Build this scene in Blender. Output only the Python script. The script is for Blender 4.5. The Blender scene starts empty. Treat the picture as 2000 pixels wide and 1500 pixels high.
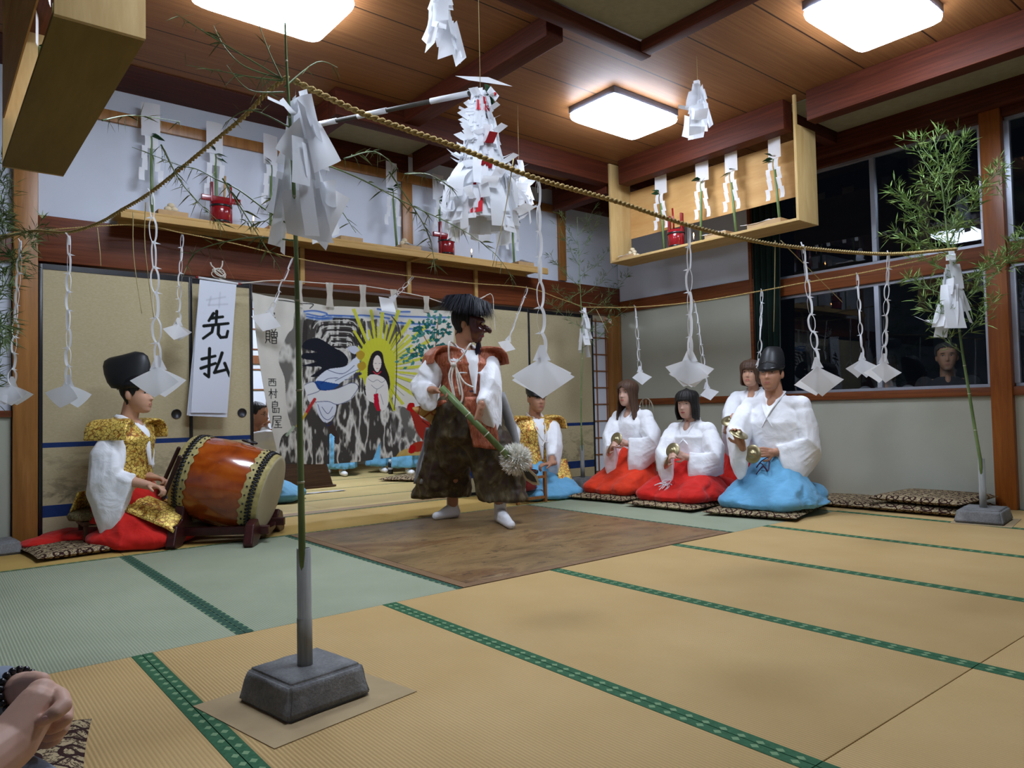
import bpy, bmesh, math, random
import numpy as np
from mathutils import Vector, Matrix, noise as mnoise
pi=math.pi
C=bpy.context.scene.collection
scn=bpy.context.scene
# ------------------------------------------------------------ camera
F_,YAW,PIT,ROL=1433.7,math.radians(39.10),math.radians(2.055),math.radians(-1.231)
CAM=np.array([0,0,.7745])
_fw=np.array([math.sin(YAW),math.cos(YAW),0]);_rt=np.array([math.cos(YAW),-math.sin(YAW),0]);_up=np.array([0,0,1.])
CW=_fw*math.cos(PIT)+_up*math.sin(PIT);_u2=-_fw*math.sin(PIT)+_up*math.cos(PIT)
CR=_rt*math.cos(ROL)+_u2*math.sin(ROL);CU=-_rt*math.sin(ROL)+_u2*math.cos(ROL)
cd=bpy.data.cameras.new('camera');cam=bpy.data.objects.new('camera',cd);C.objects.link(cam)
cd.sensor_width=36;cd.sensor_fit='HORIZONTAL';cd.lens=F_/2000*36;cd.clip_start=.02;cd.clip_end=100
m=Matrix(((CR[0],CU[0],-CW[0],CAM[0]),(CR[1],CU[1],-CW[1],CAM[1]),(CR[2],CU[2],-CW[2],CAM[2]),(0,0,0,1)))
cam.matrix_world=m;scn.camera=cam
# ------------------------------------------------------------ world, exposure
w=bpy.data.worlds.new('night');scn.world=w;w.use_nodes=True
w.node_tree.nodes['Background'].inputs[0].default_value=(.02,.03,.05,1);w.node_tree.nodes['Background'].inputs[1].default_value=.015
scn.view_settings.view_transform='Standard';scn.view_settings.look='None';scn.view_settings.gamma=1
scn.view_settings.use_curve_mapping=False;scn.view_settings.exposure=2.05
LAMP=8.5          # brightness of the ceiling lamps' diffusers
ROOM2=20          # ceiling lamp of the room behind
# ------------------------------------------------------------ node / material helpers
def lin(h):
    r=[int(h[i:i+2],16)/255 for i in (0,2,4)]
    return tuple(c/12.92 if c<=.04045 else ((c+.055)/1.055)**2.4 for c in r)
def c4(c):
    if isinstance(c,str): c=lin(c)
    return (*c[:3],1)
class NT:
    def __init__(s,name,rough=.6,spec=.3,metal=0):
        s.m=bpy.data.materials.new(name);s.m.use_nodes=True;s.t=s.m.node_tree;s.n=s.t.nodes
        s.b=s.n['Principled BSDF'];s.b.inputs['Roughness'].default_value=rough;s.b.inputs['Specular IOR Level'].default_value=spec;s.b.inputs['Metallic'].default_value=metal
        s.tc=None
    def node(s,ty,**k):
        n=s.n.new(ty)
        for a,v in k.items(): setattr(n,a,v)
        return n
    def link(s,a,b): s.t.links.new(a,b)
    def coord(s,scale=(1,1,1),rot=(0,0,0),kind='Object'):
        tc=s.node('ShaderNodeTexCoord');mp=s.node('ShaderNodeMapping')
        mp.inputs['Scale'].default_value=scale;mp.inputs['Rotation'].default_value=rot
        s.link(tc.outputs[kind],mp.inputs[0]);return mp.outputs[0]
    def noise(s,vec,scale=5,detail=4,rough=.55,dist=0):
        n=s.node('ShaderNodeTexNoise');n.inputs['Scale'].default_value=scale;n.inputs['Detail'].default_value=detail;n.inputs['Roughness'].default_value=rough;n.inputs['Distortion'].default_value=dist
        s.link(vec,n.inputs['Vector']);return n.outputs['Fac']
    def voro(s,vec,scale=5,feature='F1',out='Distance'):
        n=s.node('ShaderNodeTexVoronoi',feature=feature);n.inputs['Scale'].default_value=scale;s.link(vec,n.inputs['Vector']);return n.outputs[out]
    def wave(s,vec,scale=5,dist=0,detail=2,dscale=1,dirn='X',prof='SIN',ty='BANDS'):
        n=s.node('ShaderNodeTexWave',wave_type=ty,wave_profile=prof)
        if ty=='BANDS': n.bands_direction=dirn
        n.inputs['Scale'].default_value=scale;n.inputs['Distortion'].default_value=dist;n.inputs['Detail'].default_value=detail;n.inputs['Detail Scale'].default_value=dscale
        s.link(vec,n.inputs['Vector']);return n.outputs['Fac']
    def ramp(s,fac,stops,interp='LINEAR'):
        n=s.node('ShaderNodeValToRGB');r=n.color_ramp;r.interpolation=interp
        r.elements[0].position,r.elements[0].color=stops[0][0],c4(stops[0][1])
        r.elements[1].position,r.elements[1].color=stops[-1][0],c4(stops[-1][1])
        for p,c in stops[1:-1]:
            e=r.elements.new(p);e.color=c4(c)
        s.link(fac,n.inputs[0]);return n.outputs[0]
    def math(s,op,a,b=None,c=None,clamp=False):
        n=s.node('ShaderNodeMath',operation=op,use_clamp=clamp)
        for i,v in enumerate((a,b,c)):
            if v is None: continue
            if isinstance(v,(int,float)): n.inputs[i].default_value=v
            else: s.link(v,n.inputs[i])
        return n.outputs[0]
    def mix(s,f,a,b,mode='MIX'):
        n=s.node('ShaderNodeMix',data_type='RGBA',blend_type=mode)
        for i,v in ((0,f),(6,a),(7,b)):
            if isinstance(v,(int,float)): n.inputs[i].default_value=v
            elif isinstance(v,(tuple,str)): n.inputs[i].default_value=c4(v)
            else: s.link(v,n.inputs[i])
        return n.outputs[2]
    def sep(s,vec):
        n=s.node('ShaderNodeSeparateXYZ');s.link(vec,n.inputs[0]);return n.outputs
    def col(s,v):
        if isinstance(v,(tuple,str)): s.b.inputs['Base Color'].default_value=c4(v)
        else: s.link(v,s.b.inputs['Base Color'])
        return s
    def bump(s,h,strength=.3,dist=.01):
        n=s.node('ShaderNodeBump');n.inputs['Strength'].default_value=strength;n.inputs['Distance'].default_value=dist
        s.link(h,n.inputs['Height']);s.link(n.outputs[0],s.b.inputs['Normal']);return s
def flat(name,c,rough=.6,spec=.3,metal=0,var=.12,nscale=14,bump=0,sheen=0):
    t=NT(name,rough,spec,metal);c=lin(c) if isinstance(c,str) else c
    v=t.coord();n=t.noise(v,nscale,4)
    t.col(t.ramp(n,[(.3,tuple(x*(1-var) for x in c)),(.7,tuple(min(1,x*(1+var)) for x in c))]))
    if bump: t.bump(n,bump,.01)
    if sheen: t.b.inputs['Sheen Weight'].default_value=sheen
    return t.m
def wood(name,a,b,axis='X',scale=2.5,rough=.5,spec=.3,stretch=14,knots=False):
    t=NT(name,rough,spec)
    sc={'X':(1,stretch,stretch),'Y':(stretch,1,stretch),'Z':(stretch,stretch,1)}[axis]
    v=t.coord(sc);n=t.noise(v,scale,6,.6,.6);n2=t.noise(v,scale*7,3)
    f=t.math('ADD',t.math('MULTIPLY',n,.8),t.math('MULTIPLY',n2,.2))
    col=t.ramp(f,[(.32,a),(.52,tuple((x+y)/2 for x,y in zip(lin(a),lin(b)))),(.68,b)])
    if knots:
        k=t.voro(t.coord(),2.6);kk=t.math('LESS_THAN',k,.045);col=t.mix(t.math('MULTIPLY',kk,.6),col,'5a3a1c')
    t.col(col);t.bump(f,.08,.01);return t.m
def cloth(name,c,rough=.85,weave=900,fold=.25,fscale=7,var=.06,dark=None):
    t=NT(name,rough,.15);c=lin(c) if isinstance(c,str) else c
    v=t.coord();n=t.noise(v,fscale,3,.5,1.2);w2=t.noise(v,weave/6,2)
    t.col(t.ramp(n,[(.3,tuple(x*(1-var) for x in c)),(.7,tuple(min(1,x*(1+var)) for x in c))]))
    h=t.math('ADD',t.math('MULTIPLY',n,1),t.math('MULTIPLY',w2,.03));t.bump(h,fold,.03)
    t.b.inputs['Sheen Weight'].default_value=.15
    return t.m
# ------------------------------------------------------------ mesh helpers
def V3(p): return Vector((float(p[0]),float(p[1]),float(p[2])))
class MB:
    def __init__(s): s.v=[];s.f=[];s.mi=[];s.sm=[]
    def add(s,vs,fs,mi=0,smooth=True,M=None):
        o=len(s.v)
        for p in vs:
            p=V3(p)
            if M is not None: p=M@p
            s.v.append(p)
        for f in fs: s.f.append([i+o for i in f]);s.mi.append(mi);s.sm.append(smooth)
        return s
    def box(s,lo,hi,mi=0,bev=0,M=None):
        x0,y0,z0=lo;x1,y1,z1=hi
        if bev<=0:
            vs=[(x0,y0,z0),(x1,y0,z0),(x1,y1,z0),(x0,y1,z0),(x0,y0,z1),(x1,y0,z1),(x1,y1,z1),(x0,y1,z1)]
            return s.add(vs,[(3,2,1,0),(4,5,6,7),(0,1,5,4),(1,2,6,5),(2,3,7,6),(3,0,4,7)],mi,False,M)
        bm=bmesh.new();bmesh.ops.create_cube(bm,size=1)
        for v in bm.verts: v.co=Vector(((x0+x1)/2+v.co.x*(x1-x0),(y0+y1)/2+v.co.y*(y1-y0),(z0+z1)/2+v.co.z*(z1-z0)))
        bmesh.ops.bevel(bm,geom=list(bm.edges),offset=bev,segments=2,affect='EDGES',profile=.6)
        s.bm(bm,mi,True,M);return s
    def bm(s,bm,mi=0,smooth=True,M=None):
        bm.verts.index_update();s.add([v.co for v in bm.verts],[[v.index for v in f.verts] for f in bm.faces],mi,smooth,M);bm.free();return s
    def tube(s,pts,r,n=8,mi=0,cap=True,smooth=True,M=None,flat=None):
        pts=[V3(p) for p in pts];k=len(pts)
        if isinstance(r,(int,float)): r=[r]*k
        vs=[];fs=[];up=None
        for i,p in enumerate(pts):
            t=(pts[min(i+1,k-1)]-pts[max(i-1,0)])
            t=t.normalized() if t.length>1e-9 else Vector((0,0,1))
            if up is None: up=t.orthogonal().normalized()
            u=(up-t*up.dot(t))
            u=u.normalized() if u.length>1e-6 else t.orthogonal().normalized()
            up=u;w=t.cross(u)
            for j in range(n):
                a=2*pi*j/n;vs.append(p+u*(r[i]*math.cos(a))+w*(r[i]*math.sin(a)*(flat or 1)))
        for i in range(k-1):
            for j in range(n): fs.append((i*n+j,i*n+(j+1)%n,(i+1)*n+(j+1)%n,(i+1)*n+j))
        if cap: fs.append(tuple(range(n))[::-1]);fs.append(tuple((k-1)*n+j for j in range(n)))
        return s.add(vs,fs,mi,smooth,M)
    def loft(s,secs,n=32,mi=0,fold=0,kf=9,ph=0,sq=1,cap=True,M=None,smooth=True):
        """secs: (center, u, v[, foldscale]) closed rings p=c+u*cos+v*sin"""
        vs=[];fs=[];k=len(secs)
        for i,sc in enumerate(secs):
            c,u,v=V3(sc[0]),V3(sc[1]),V3(sc[2]);fa=fold*(sc[3] if len(sc)>3 else 1)
            for j in range(n):
                a=2*pi*j/n;ca,sa=math.cos(a),math.sin(a)
                if sq!=1: ca=math.copysign(abs(ca)**sq,ca);sa=math.copysign(abs(sa)**sq,sa)
                g=1+fa*(math.sin(kf*a+ph+i*.35)+.5*math.sin((kf*2.3//1)*a+ph*2-i*.3))
                vs.append(c+(u*ca+v*sa)*g)
        for i in range(k-1):
            for j in range(n): fs.append((i*n+j,i*n+(j+1)%n,(i+1)*n+(j+1)%n,(i+1)*n+j))
        if cap: fs.append(tuple(range(n))[::-1]);fs.append(tuple((k-1)*n+j for j in range(n)))
        return s.add(vs,fs,mi,smooth,M)
    def lathe(s,prof,n=24,mi=0,M=None,cap=True,smooth=True):
        return s.loft([((0,0,z),(max(r,1e-4),0,0),(0,max(r,1e-4),0)) for r,z in prof],n,mi,cap=cap,M=M,smooth=smooth)
    def ell(s,c,r,mi=0,M=None,seg=16,rings=10,R=None):
        bm=bmesh.new();bmesh.ops.create_uvsphere(bm,u_segments=seg,v_segments=rings,radius=1)
        Rm=R.to_3x3() if R is not None else Matrix.Identity(3)
        for v in bm.verts: v.co=Rm@Vector((v.co.x*r[0],v.co.y*r[1],v.co.z*r[2]))+V3(c)
        return s.bm(bm,mi,True,M)
    def cap(s,a,b,ra,rb,mi=0,n=12,M=None):
        a,b=V3(a),V3(b);d=b-a;L=d.length
        if L<1e-6: return s.ell(a,(ra,ra,ra),mi,M)
        t=d/L;pts=[];rs=[]
        for i in range(5): q=-pi/2+i*pi/8;pts.append(a+t*(ra*math.sin(q)));rs.append(max(ra*math.cos(q),ra*.02))
        for i in range(5): q=i*pi/8;pts.append(b+t*(rb*math.sin(q)));rs.append(max(rb*math.cos(q),rb*.02))
        return s.tube(pts,rs,n,mi,M=M)
    def prism(s,poly,z0,z1,mi=0,M=None):
        n=len(poly);vs=[(x,y,z0) for x,y in poly]+[(x,y,z1) for x,y in poly]
        return s.add(vs,[tuple(range(n))[::-1],tuple(range(n,2*n))]+[(i,(i+1)%n,n+(i+1)%n,n+i) for i in range(n)],mi,False,M)
    def quad(s,a,b,c,d,mi=0,M=None,smooth=False): return s.add([a,b,c,d],[(0,1,2,3)],mi,smooth,M)
    def sheet(s,fn,nu,nv,mi=0,M=None,smooth=True):
        vs=[fn(i/nu,j/nv) for j in range(nv+1) for i in range(nu+1)]
        return s.add(vs,[(j*(nu+1)+i,j*(nu+1)+i+1,(j+1)*(nu+1)+i+1,(j+1)*(nu+1)+i) for j in range(nv) for i in range(nu)],mi,smooth,M)
    def build(s,name,mats,parent=None,solid=0,sub=0,remesh=0,smoothit=0,bevel=0):
        me=bpy.data.meshes.new(name)
        if parent is not None and not KEEP[0]:
            q_=parent;lc=Vector((0,0,0))
            while q_ is not None: lc=lc+q_.location;q_=q_.parent
            inv=Matrix.Translation(-lc)
            me.from_pydata([inv@v for v in s.v],[],s.f)
        else: me.from_pydata(s.v,[],s.f)
        if not isinstance(mats,(list,tuple)): mats=[mats]
        for mm in mats: me.materials.append(mm)
        me.polygons.foreach_set('material_index',s.mi);me.polygons.foreach_set('use_smooth',s.sm);me.update()
        o=bpy.data.objects.new(name,me);C.objects.link(o)
        if parent is not None: o.parent=parent
        if remesh:
            md=o.modifiers.new('remesh','REMESH');md.mode='VOXEL';md.voxel_size=remesh;md.use_smooth_shade=True
        if smoothit:
            md=o.modifiers.new('smooth','SMOOTH');md.iterations=smoothit;md.factor=.5
        if solid:
            md=o.modifiers.new('solid','SOLIDIFY');md.thickness=solid;md.offset=0
        if sub:
            md=o.modifiers.new('sub','SUBSURF');md.levels=sub;md.render_levels=sub
        if bevel:
            md=o.modifiers.new('bevel','BEVEL');md.width=bevel;md.segments=2;md.limit_method='ANGLE'
        return o
KEEP=[False]   # meshes are given in world coordinates; roots carry only a location
def thing(name,label,cat,loc=(0,0,0),group=None):
    o=bpy.data.objects.new(name,None);C.objects.link(o);o.location=loc;o.empty_display_size=.05
    o['label']=label;o['category']=cat
    if group:o['group']=group
    return o
def tag(o,label,cat,group=None):
    o['label']=label;o['category']=cat
    if group:o['group']=group
    return o
def struct(o): o['kind']='structure';return o
def copy_tree(o,loc,rotz=None,label=None):
    r=o.copy();C.objects.link(r);r.location=loc
    if rotz is not None: r.rotation_euler=(0,0,rotz)
    if label:r['label']=label
    def rec(a,b):
        for ch in list(a.children):
            c=ch.copy();C.objects.link(c);c.parent=b;rec(ch,c)
    kids=list(o.children);rec(o,r);return r
def ray(x,y): return CW+(x-1000)/F_*CR-(y-750)/F_*CU
def onZ(x,y,z=0): d=ray(x,y);t=(z-CAM[2])/d[2];return Vector(CAM+t*d)
def onY(x,y,Y): d=ray(x,y);t=(Y-CAM[1])/d[1];return Vector(CAM+t*d)
def onX(x,y,X): d=ray(x,y);t=(X-CAM[0])/d[0];return Vector(CAM+t*d)
def RZ(a): return Matrix.Rotation(a,4,'Z')
def T(p): return Matrix.Translation(V3(p))
YW=5.52;XR=6.035;ZC=3.03
# ------------------------------------------------------------ materials
mPlasterW=flat('white_plaster',(.62,.66,.74),.9,.1,var=.03,nscale=3)
mPlasterG=flat('greige_plaster',(.43,.435,.355),.92,.1,var=.04,nscale=3,bump=.05)
mBeige=flat('beige_ceiling_panel',(.30,.27,.17),.9,.1,var=.08,nscale=20)
mBeam=wood('dark_red_beam_wood','401a0e','622e1a','Y',2,.6,.2,30)
mBeamX=wood('dark_red_beam_wood_across','3a180c','5a2816','X',2,.6,.2,30)
mRail=wood('rail_wood','542610','7c4020','X',2,.42,.3,30)
mRailY=wood('rail_wood_side','5e3014','8a4c24','Y',2,.45,.3,30)
mPost=wood('post_wood','8a5a28','b07a40','Z',1.6,.35,.4)
mPostR=wood('post_wood_red','7c3e12','a86224','Z',1.6,.35,.4)
mBlack=flat('black_lacquer',(.012,.012,.014),.25,.5,var=.1)
mAlu=flat('brushed_aluminium',(.42,.45,.52),.35,.5,.6,var=.06)
mShoji=NT('shoji_paper',.9,.1).col((.72,.77,.86)).m
mLamp=bpy.data.materials.new('lit_lamp_diffuser');mLamp.use_nodes=True
_n=mLamp.node_tree.nodes;_b=_n['Principled BSDF'];_b.inputs['Base Color'].default_value=(.9,.9,.9,1);_b.inputs['Emission Color'].default_value=(.82,.93,1.12,1);_b.inputs['Emission Strength'].default_value=LAMP
mNavy=flat('navy_band',(.012,.035,.14),.6,.2,var=.15,nscale=30)
# ceiling boards
t=NT('ceiling_boards',.55,.3);v=t.coord()
sx=t.sep(v);g=t.math('FRACT',t.math('DIVIDE',t.math('SUBTRACT',sx[1],.445),.4535))
gr=t.math('LESS_THAN',t.math('ABSOLUTE',t.math('SUBTRACT',g,.5)),.5-.011)
n=t.noise(t.coord((1,45,1)),2.2,5,.55,.3)
t.col(t.mix(gr,'2a160e',t.ramp(n,[(.3,'7a4e2c'),(.5,'865832'),(.7,'92643a')])));mCeil=t.m
# fusuma paper with painted landscape between two navy bands (bands are faces of their own)
t=NT('fusuma_paper',.85,.1);v=t.coord();s_=t.sep(v)
base=t.ramp(t.noise(t.coord((1,1,3)),60,3),[(.35,(.46,.385,.225)),(.65,(.51,.435,.27))])
zz=s_[2]
inb=t.math('MULTIPLY',t.math('GREATER_THAN',zz,.24),t.math('LESS_THAN',zz,.56))
fade=t.math('MULTIPLY',t.math('SUBTRACT',.56,zz),3.2,clamp=True)
nn=t.noise(t.coord((2.2,1,5)),2.6,7,.68,.4)
ink=t.math('MULTIPLY',t.math('MULTIPLY',t.math('GREATER_THAN',nn,.5),inb),t.math('MULTIPLY',t.math('SUBTRACT',nn,.44),5,clamp=True))
ink=t.math('MULTIPLY',ink,t.math('ADD',.25,t.math('MULTIPLY',fade,.6)))
t.col(t.mix(ink,base,(.10,.095,.06)));mFusuma=t.m
# tatami
def tatami(name,a,b,axis,nm):
    t=NT(name,.75,.2)
    v=t.coord();k=66 if axis=='X' else 66
    wv=t.wave(v,k/6.2832*3.1416*.96,0,0,1,axis)
    n1=t.noise(v,2.2,3);n2=t.noise(t.coord((60,8,1) if axis=='Y' else (8,60,1)),9,3)
    c=t.ramp(n1,[(.3,a),(.7,b)]);c=t.mix(t.math('MULTIPLY',n2,.35),c,tuple(x*.72 for x in lin(a)))
    c=t.mix(t.math('MULTIPLY',t.math('POWER',t.math('SUBTRACT',1,wv),3),.3),c,tuple(x*.45 for x in lin(a)))
    t.col(c);t.bump(wv,.35,.004);return t.m
mTatY=tatami('tatami_yellow_rush','bf9f68','caab76','X','y')
mTatG=tatami('tatami_green_rush','98a086','a5ab92','X','g')
mTatB=tatami('tatami_aged_rush','b0904c','c0a05e','Y','b')
mTatR=tatami('tatami_pale_rush','c0a86e','cdb880','Y','r')
def hem(name,ax,a,b):
    t=NT(name,.8,.2);s_=t.sep(t.coord())
    U,Vv=(s_[1],s_[0]) if ax=='Y' else (s_[0],s_[1])
    fu=t.math('SUBTRACT',t.math('FRACT',t.math('DIVIDE',U,.05)),.5);fv=t.math('SUBTRACT',t.math('FRACT',t.math('DIVIDE',Vv,.033)),.5)
    d=t.math('ADD',t.math('MULTIPLY',t.math('ABSOLUTE',fu),2.0),t.math('MULTIPLY',t.math('ABSOLUTE',fv),1.6))
    f=t.math('LESS_THAN',d,.48)
    t.col(t.mix(t.math('MULTIPLY',f,.7),t.ramp(t.noise(t.coord(),90,2),[(.3,a),(.7,b)]),'88a47a'));return t.m
mHemY=hem('green_hem_cloth','Y','2c5638','376646');mHemX=hem('green_hem_cloth_across','X','46583a','586c48');mHemD=hem('dark_green_hem_cloth','Y','28463a','355645')
# stained dancing board
t=NT('stained_dance_board',.42,.4);v=t.coord((1,2.2,1))
n1=t.noise(v,1.4,6,.62,.6);n2=t.noise(t.coord((6,30,1)),1.5,5,.65);n3=t.noise(v,9,5,.75)
c=t.ramp(n1,[(.3,'584428'),(.5,'8c7048'),(.62,'6c4c2c'),(.78,'b09a70')])
c=t.mix(t.math('MULTIPLY',t.math('GREATER_THAN',n2,.62),.45),c,'4a3020');c=t.mix(t.math('MULTIPLY',t.math('GREATER_THAN',n3,.60),.6),c,'33241a')
t.col(c);mDance=t.m
mDanceEdge=wood('dance_board_edge','6e5238','8e7050','Y',3,.55)
# glass
mGlass=bpy.data.materials.new('window_glass');mGlass.use_nodes=True
_t=mGlass.node_tree;_t.nodes.remove(_t.nodes['Principled BSDF']);_o=_t.nodes['Material Output']
_g=_t.nodes.new('ShaderNodeBsdfGlossy');_g.inputs['Roughness'].default_value=.01;_g.inputs[0].default_value=(.9,.95,1,1)
_tr=_t.nodes.new('ShaderNodeBsdfTransparent');_tr.inputs[0].default_value=(.8,.85,.85,1);_fr=_t.nodes.new('ShaderNodeFresnel');_fr.inputs[0].default_value=1.5
_mx=_t.nodes.new('ShaderNodeMixShader');_t.links.new(_fr.outputs[0],_mx.inputs[0]);_t.links.new(_tr.outputs[0],_mx.inputs[1]);_t.links.new(_g.outputs[0],_mx.inputs[2]);_t.links.new(_mx.outputs[0],_o.inputs[0])
# ------------------------------------------------------------ room shell
def sbox(name,lo,hi,mat,bev=0): return struct(MB().box(lo,hi,0,bev).build(name,mat))
sbox('floor',(-2.2,-2.6,-.12),(6.1,5.47,-.03),flat('floor_base',(.2,.15,.09)))
c_=MB().box((-2.2,-2.6,ZC),(XR+.2,YW+.15,ZC+.1));struct(c_.build('ceiling',mCeil))
# beige ceiling panels (thin boards under the planks)
k=1
def trim(lo,hi,mat,bev=0):
    global k
    o=sbox('trim_%d'%k,lo,hi,mat,bev);k+=1;return o
trim((5.09,-2.6,ZC-.012),(5.98,2.93,ZC-.002),mBeige)
trim((2.42,4.73,ZC-.012),(3.32,YW-.005,ZC-.002),mBeige)
trim((5.09,4.72,ZC-.012),(5.98,YW-.005,ZC-.002),mBeige)
trim((1.6,-1.2,ZC-.03),(3.42,2.87,ZC-.02),mBeige)
# beams
trim((2.77,3.03,2.90),(2.90,4.60,ZC+.0),mBeam,.004)
trim((4.96,-2.6,2.81),(5.08,2.68,ZC),mBeam,.004)
trim((4.96,2.86,2.81),(5.08,4.50,ZC),mBeam,.004)
trim((4.96,4.66,2.77),(5.08,YW-.12,ZC),mBeam,.004)
trim((5.085,2.94,2.93),(5.94,3.03,ZC),mBeamX,.003)
trim((2.23,4.60,2.84),(4.95,4.72,ZC),mBeamX,.004)
trim((2.26,4.73,2.86),(2.38,YW-.12,ZC),mBeam,.004)
trim((3.33,4.73,2.86),(3.43,YW-.12,ZC),mBeam,.004)
trim((.44,-2.6,2.81),(.56,2.66,ZC),mBeam,.004)
trim((.44,2.86,2.81),(.56,4.50,ZC),mBeam,.004)
trim((5.085,4.62,2.86),(5.94,4.70,ZC),mBeamX,.003)
# frame of the hanging central ceiling panel
trim((1.5,2.88,2.93),(3.50,2.96,2.998),mBeamX,.004)
trim((3.40,-1.2,2.93),(3.48,2.875,2.998),mBeam,.004)
# back wall
wl='wall_back'
W=MB()
W.box((-2.2,YW,1.94),(XR+.2,YW+.1,ZC));W.box((-2.2,YW,.0),(.46,YW+.1,1.78))
struct(W.build(wl,mPlasterW))
trim((5.085,YW-.12,2.87),(XR-.125,YW-.004,ZC-.003),mBeamX,.004)
trim((2.385,YW-.06,2.872),(3.325,YW-.004,ZC-.003),mBeamX,.004)
trim((-2.2,YW-.44,ZC-.012),(2.255,YW-.004,ZC-.002),mBeamX)
trim((3.435,YW-.30,ZC-.012),(4.955,YW-.004,ZC-.002),mBeamX)
# dark wainscot part of the left bit
trim((-2.2,YW-.012,.0),(.455,YW-.002,.80),mPlasterG)
trim((-2.2,YW-.03,.80),(.46,YW-.002,.84),mRail)
# horizontal beam over the sliding doors, upper rail, posts
trim((.60,YW-.035,1.79),(XR-.02,YW+.098,2.087),mRail,.004)
trim((-2.2,YW-.03,1.77),(.465,YW-.002,1.92),mRail,.003)
trim((.8,YW-.025,2.79),(5.12,YW-.003,2.868),mPost,.002)
trim((.465,YW-.05,.0),(.597,YW+.09,ZC-.17),mPost,.004)
trim((3.28,YW-.028,2.10),(3.38,YW-.003,2.79),mPost,.002)
trim((5.125,YW-.035,2.10),(5.22,YW-.003,2.868),mPost,.003)
# threshold
trim((.47,YW-.045,-.03),(XR-.12,YW+.10,.002),wood('threshold_wood','7c6038','94774a','X',2,.5))
# corner post + door head right of fusuma
trim((5.88,YW-.03,.0),(XR-.01,YW+.09,1.785),mPost,.003)
# right wall
W=MB()
W.box((XR,-2.6,.0),(XR+.1,YW+.1,.805));W.box((XR,3.84,.805),(XR+.1,YW+.1,ZC));W.box((XR,-2.6,2.83),(XR+.1,3.84,ZC))
struct(W.build('wall_right',mPlasterG))
trim((XR-.012,3.85,1.945),(XR-.002,YW-.01,2.87),mPlasterW)
trim((XR-.03,-2.6,.805),(XR+.1,YW-.01,.868),mRailY,.003)
trim((XR-.032,3.80,1.82),(XR-.002,YW-.04,1.94),mRailY,.003)
trim((XR-.02,-2.6,1.745),(XR+.09,3.80,1.895),mRailY,.003)
trim((XR-.12,-2.6,2.86),(XR-.002,YW-.125,ZC-.003),mBeam,.004)
trim((XR-.03,-2.6,2.80),(XR+.09,3.84,2.86),mBeam,.003)
trim((XR-.05,1.79,-.0),(XR+.1,1.925,2.86),mPostR,.004)
trim((XR-.04,3.83,-.0),(XR-.003,3.86,2.86),mRailY,.002)
# windows
def window(n,y0,y1,z0,z1,divs):
    o=MB();f=.022
    o.box((XR+.02,y0,z0),(XR+.06,y1,z0+f));o.box((XR+.02,y0,z1-f),(XR+.06,y1,z1))
    for y in [y0+f/2,y1-f/2]+divs: o.box((XR+.015,y-.018,z0+f+.001),(XR+.055,y+.018,z1-f-.001))
    fr=struct(o.build('window_%d'%n,mAlu))
    g=MB().quad((XR+.04,y0,z0),(XR+.04,y1,z0),(XR+.04,y1,z1),(XR+.04,y0,z1));gg=g.build('pane',mGlass);gg.parent=fr
window(1,1.93,3.82,.870,1.743,[2.73])
window(2,1.93,3.82,1.90,2.80,[2.73])
window(3,-2.6,1.785,.870,1.743,[.9])
window(4,-2.6,1.785,1.90,2.80,[.9])
# walls behind the camera
sbox('wall_left',(-2.3,-2.6,0),(-2.2,YW+.1,ZC),mPlasterW);sbox('wall_front',(-2.3,-2.7,0),(XR+.1,-2.6,ZC),mPlasterW)
# ------------------------------------------------------------ second room beyond the sliding doors
mR2wall=flat('back_room_wall',(.34,.30,.22),.9,.1,var=.05,nscale=4)
sbox('floor',(1.0,YW+.11,-.12),(6.6,10.3,-.032),flat('floor_base2',(.2,.15,.09)))
sbox('wall_far_back',(1.0,10.2,0),(6.6,10.3,2.5),mR2wall);sbox('wall_far_left',(.9,YW+.15,0),(1.0,10.3,2.5),mR2wall);sbox('wall_far_right',(6.6,YW+.15,0),(6.7,10.3,2.5),mR2wall)
sbox('ceiling',(.9,YW+.16,2.5),(6.7,10.3,2.6),mCeil)
trim((1.0,10.12,1.90),(6.6,10.199,2.08),mRail);trim((1.0,10.13,1.60),(6.6,10.199,1.66),mRail)
# ------------------------------------------------------------ ceiling lamps
def lamp(x0,y0,x1,y1,label):
    cx,cy=(x0+x1)/2,(y0+y1)/2;r=thing('ceiling_lamp',label,'lamp',(cx,cy,ZC),'square ceiling lamps')
    fr=MB();fr.box((x0,y0,ZC-.052),(x1,y1,ZC-.001),0,.006);fr.build('frame',flat('lamp_frame',(.16,.17,.22),.4,.4),r)
    d=MB();secs=[]
    a,b=(x1-x0)/2,(y1-y0)/2
    for z,q in ((-.05,1.0),(-.058,1.02),(-.075,1.03),(-.095,1.01),(-.108,.95),(-.113,.85)):
        secs.append(((cx,cy,ZC+z),(a*q*1.0,0,0),(0,b*q,0)))
    # squarish rings
    n=48
    vs=[];fs=[]
    for c,u,v_ in secs:
        for j in range(n):
            ang=2*pi*j/n;ca,sa=math.cos(ang),math.sin(ang);p=.16
            vs.append((c[0]+u[0]*math.copysign(abs(ca)**p,ca) ,c[1]+v_[1]*math.copysign(abs(sa)**p,sa),c[2]))
    for i in range(len(secs)-1):
        for j in range(n): fs.append((i*n+j,(i+1)*n+j,(i+1)*n+(j+1)%n,i*n+(j+1)%n))
    fs.append(tuple((len(secs)-1)*n+j for j in range(n))[::-1])
    d.add(vs,fs);d.build('diffuser',mLamp,r)
lamp(3.77,3.44,4.48,3.90,'lit square ceiling lamp wholly in view above the dancer')
lamp(3.84,1.60,4.52,2.08,'lit square ceiling lamp cut by the top edge at the right')
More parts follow.
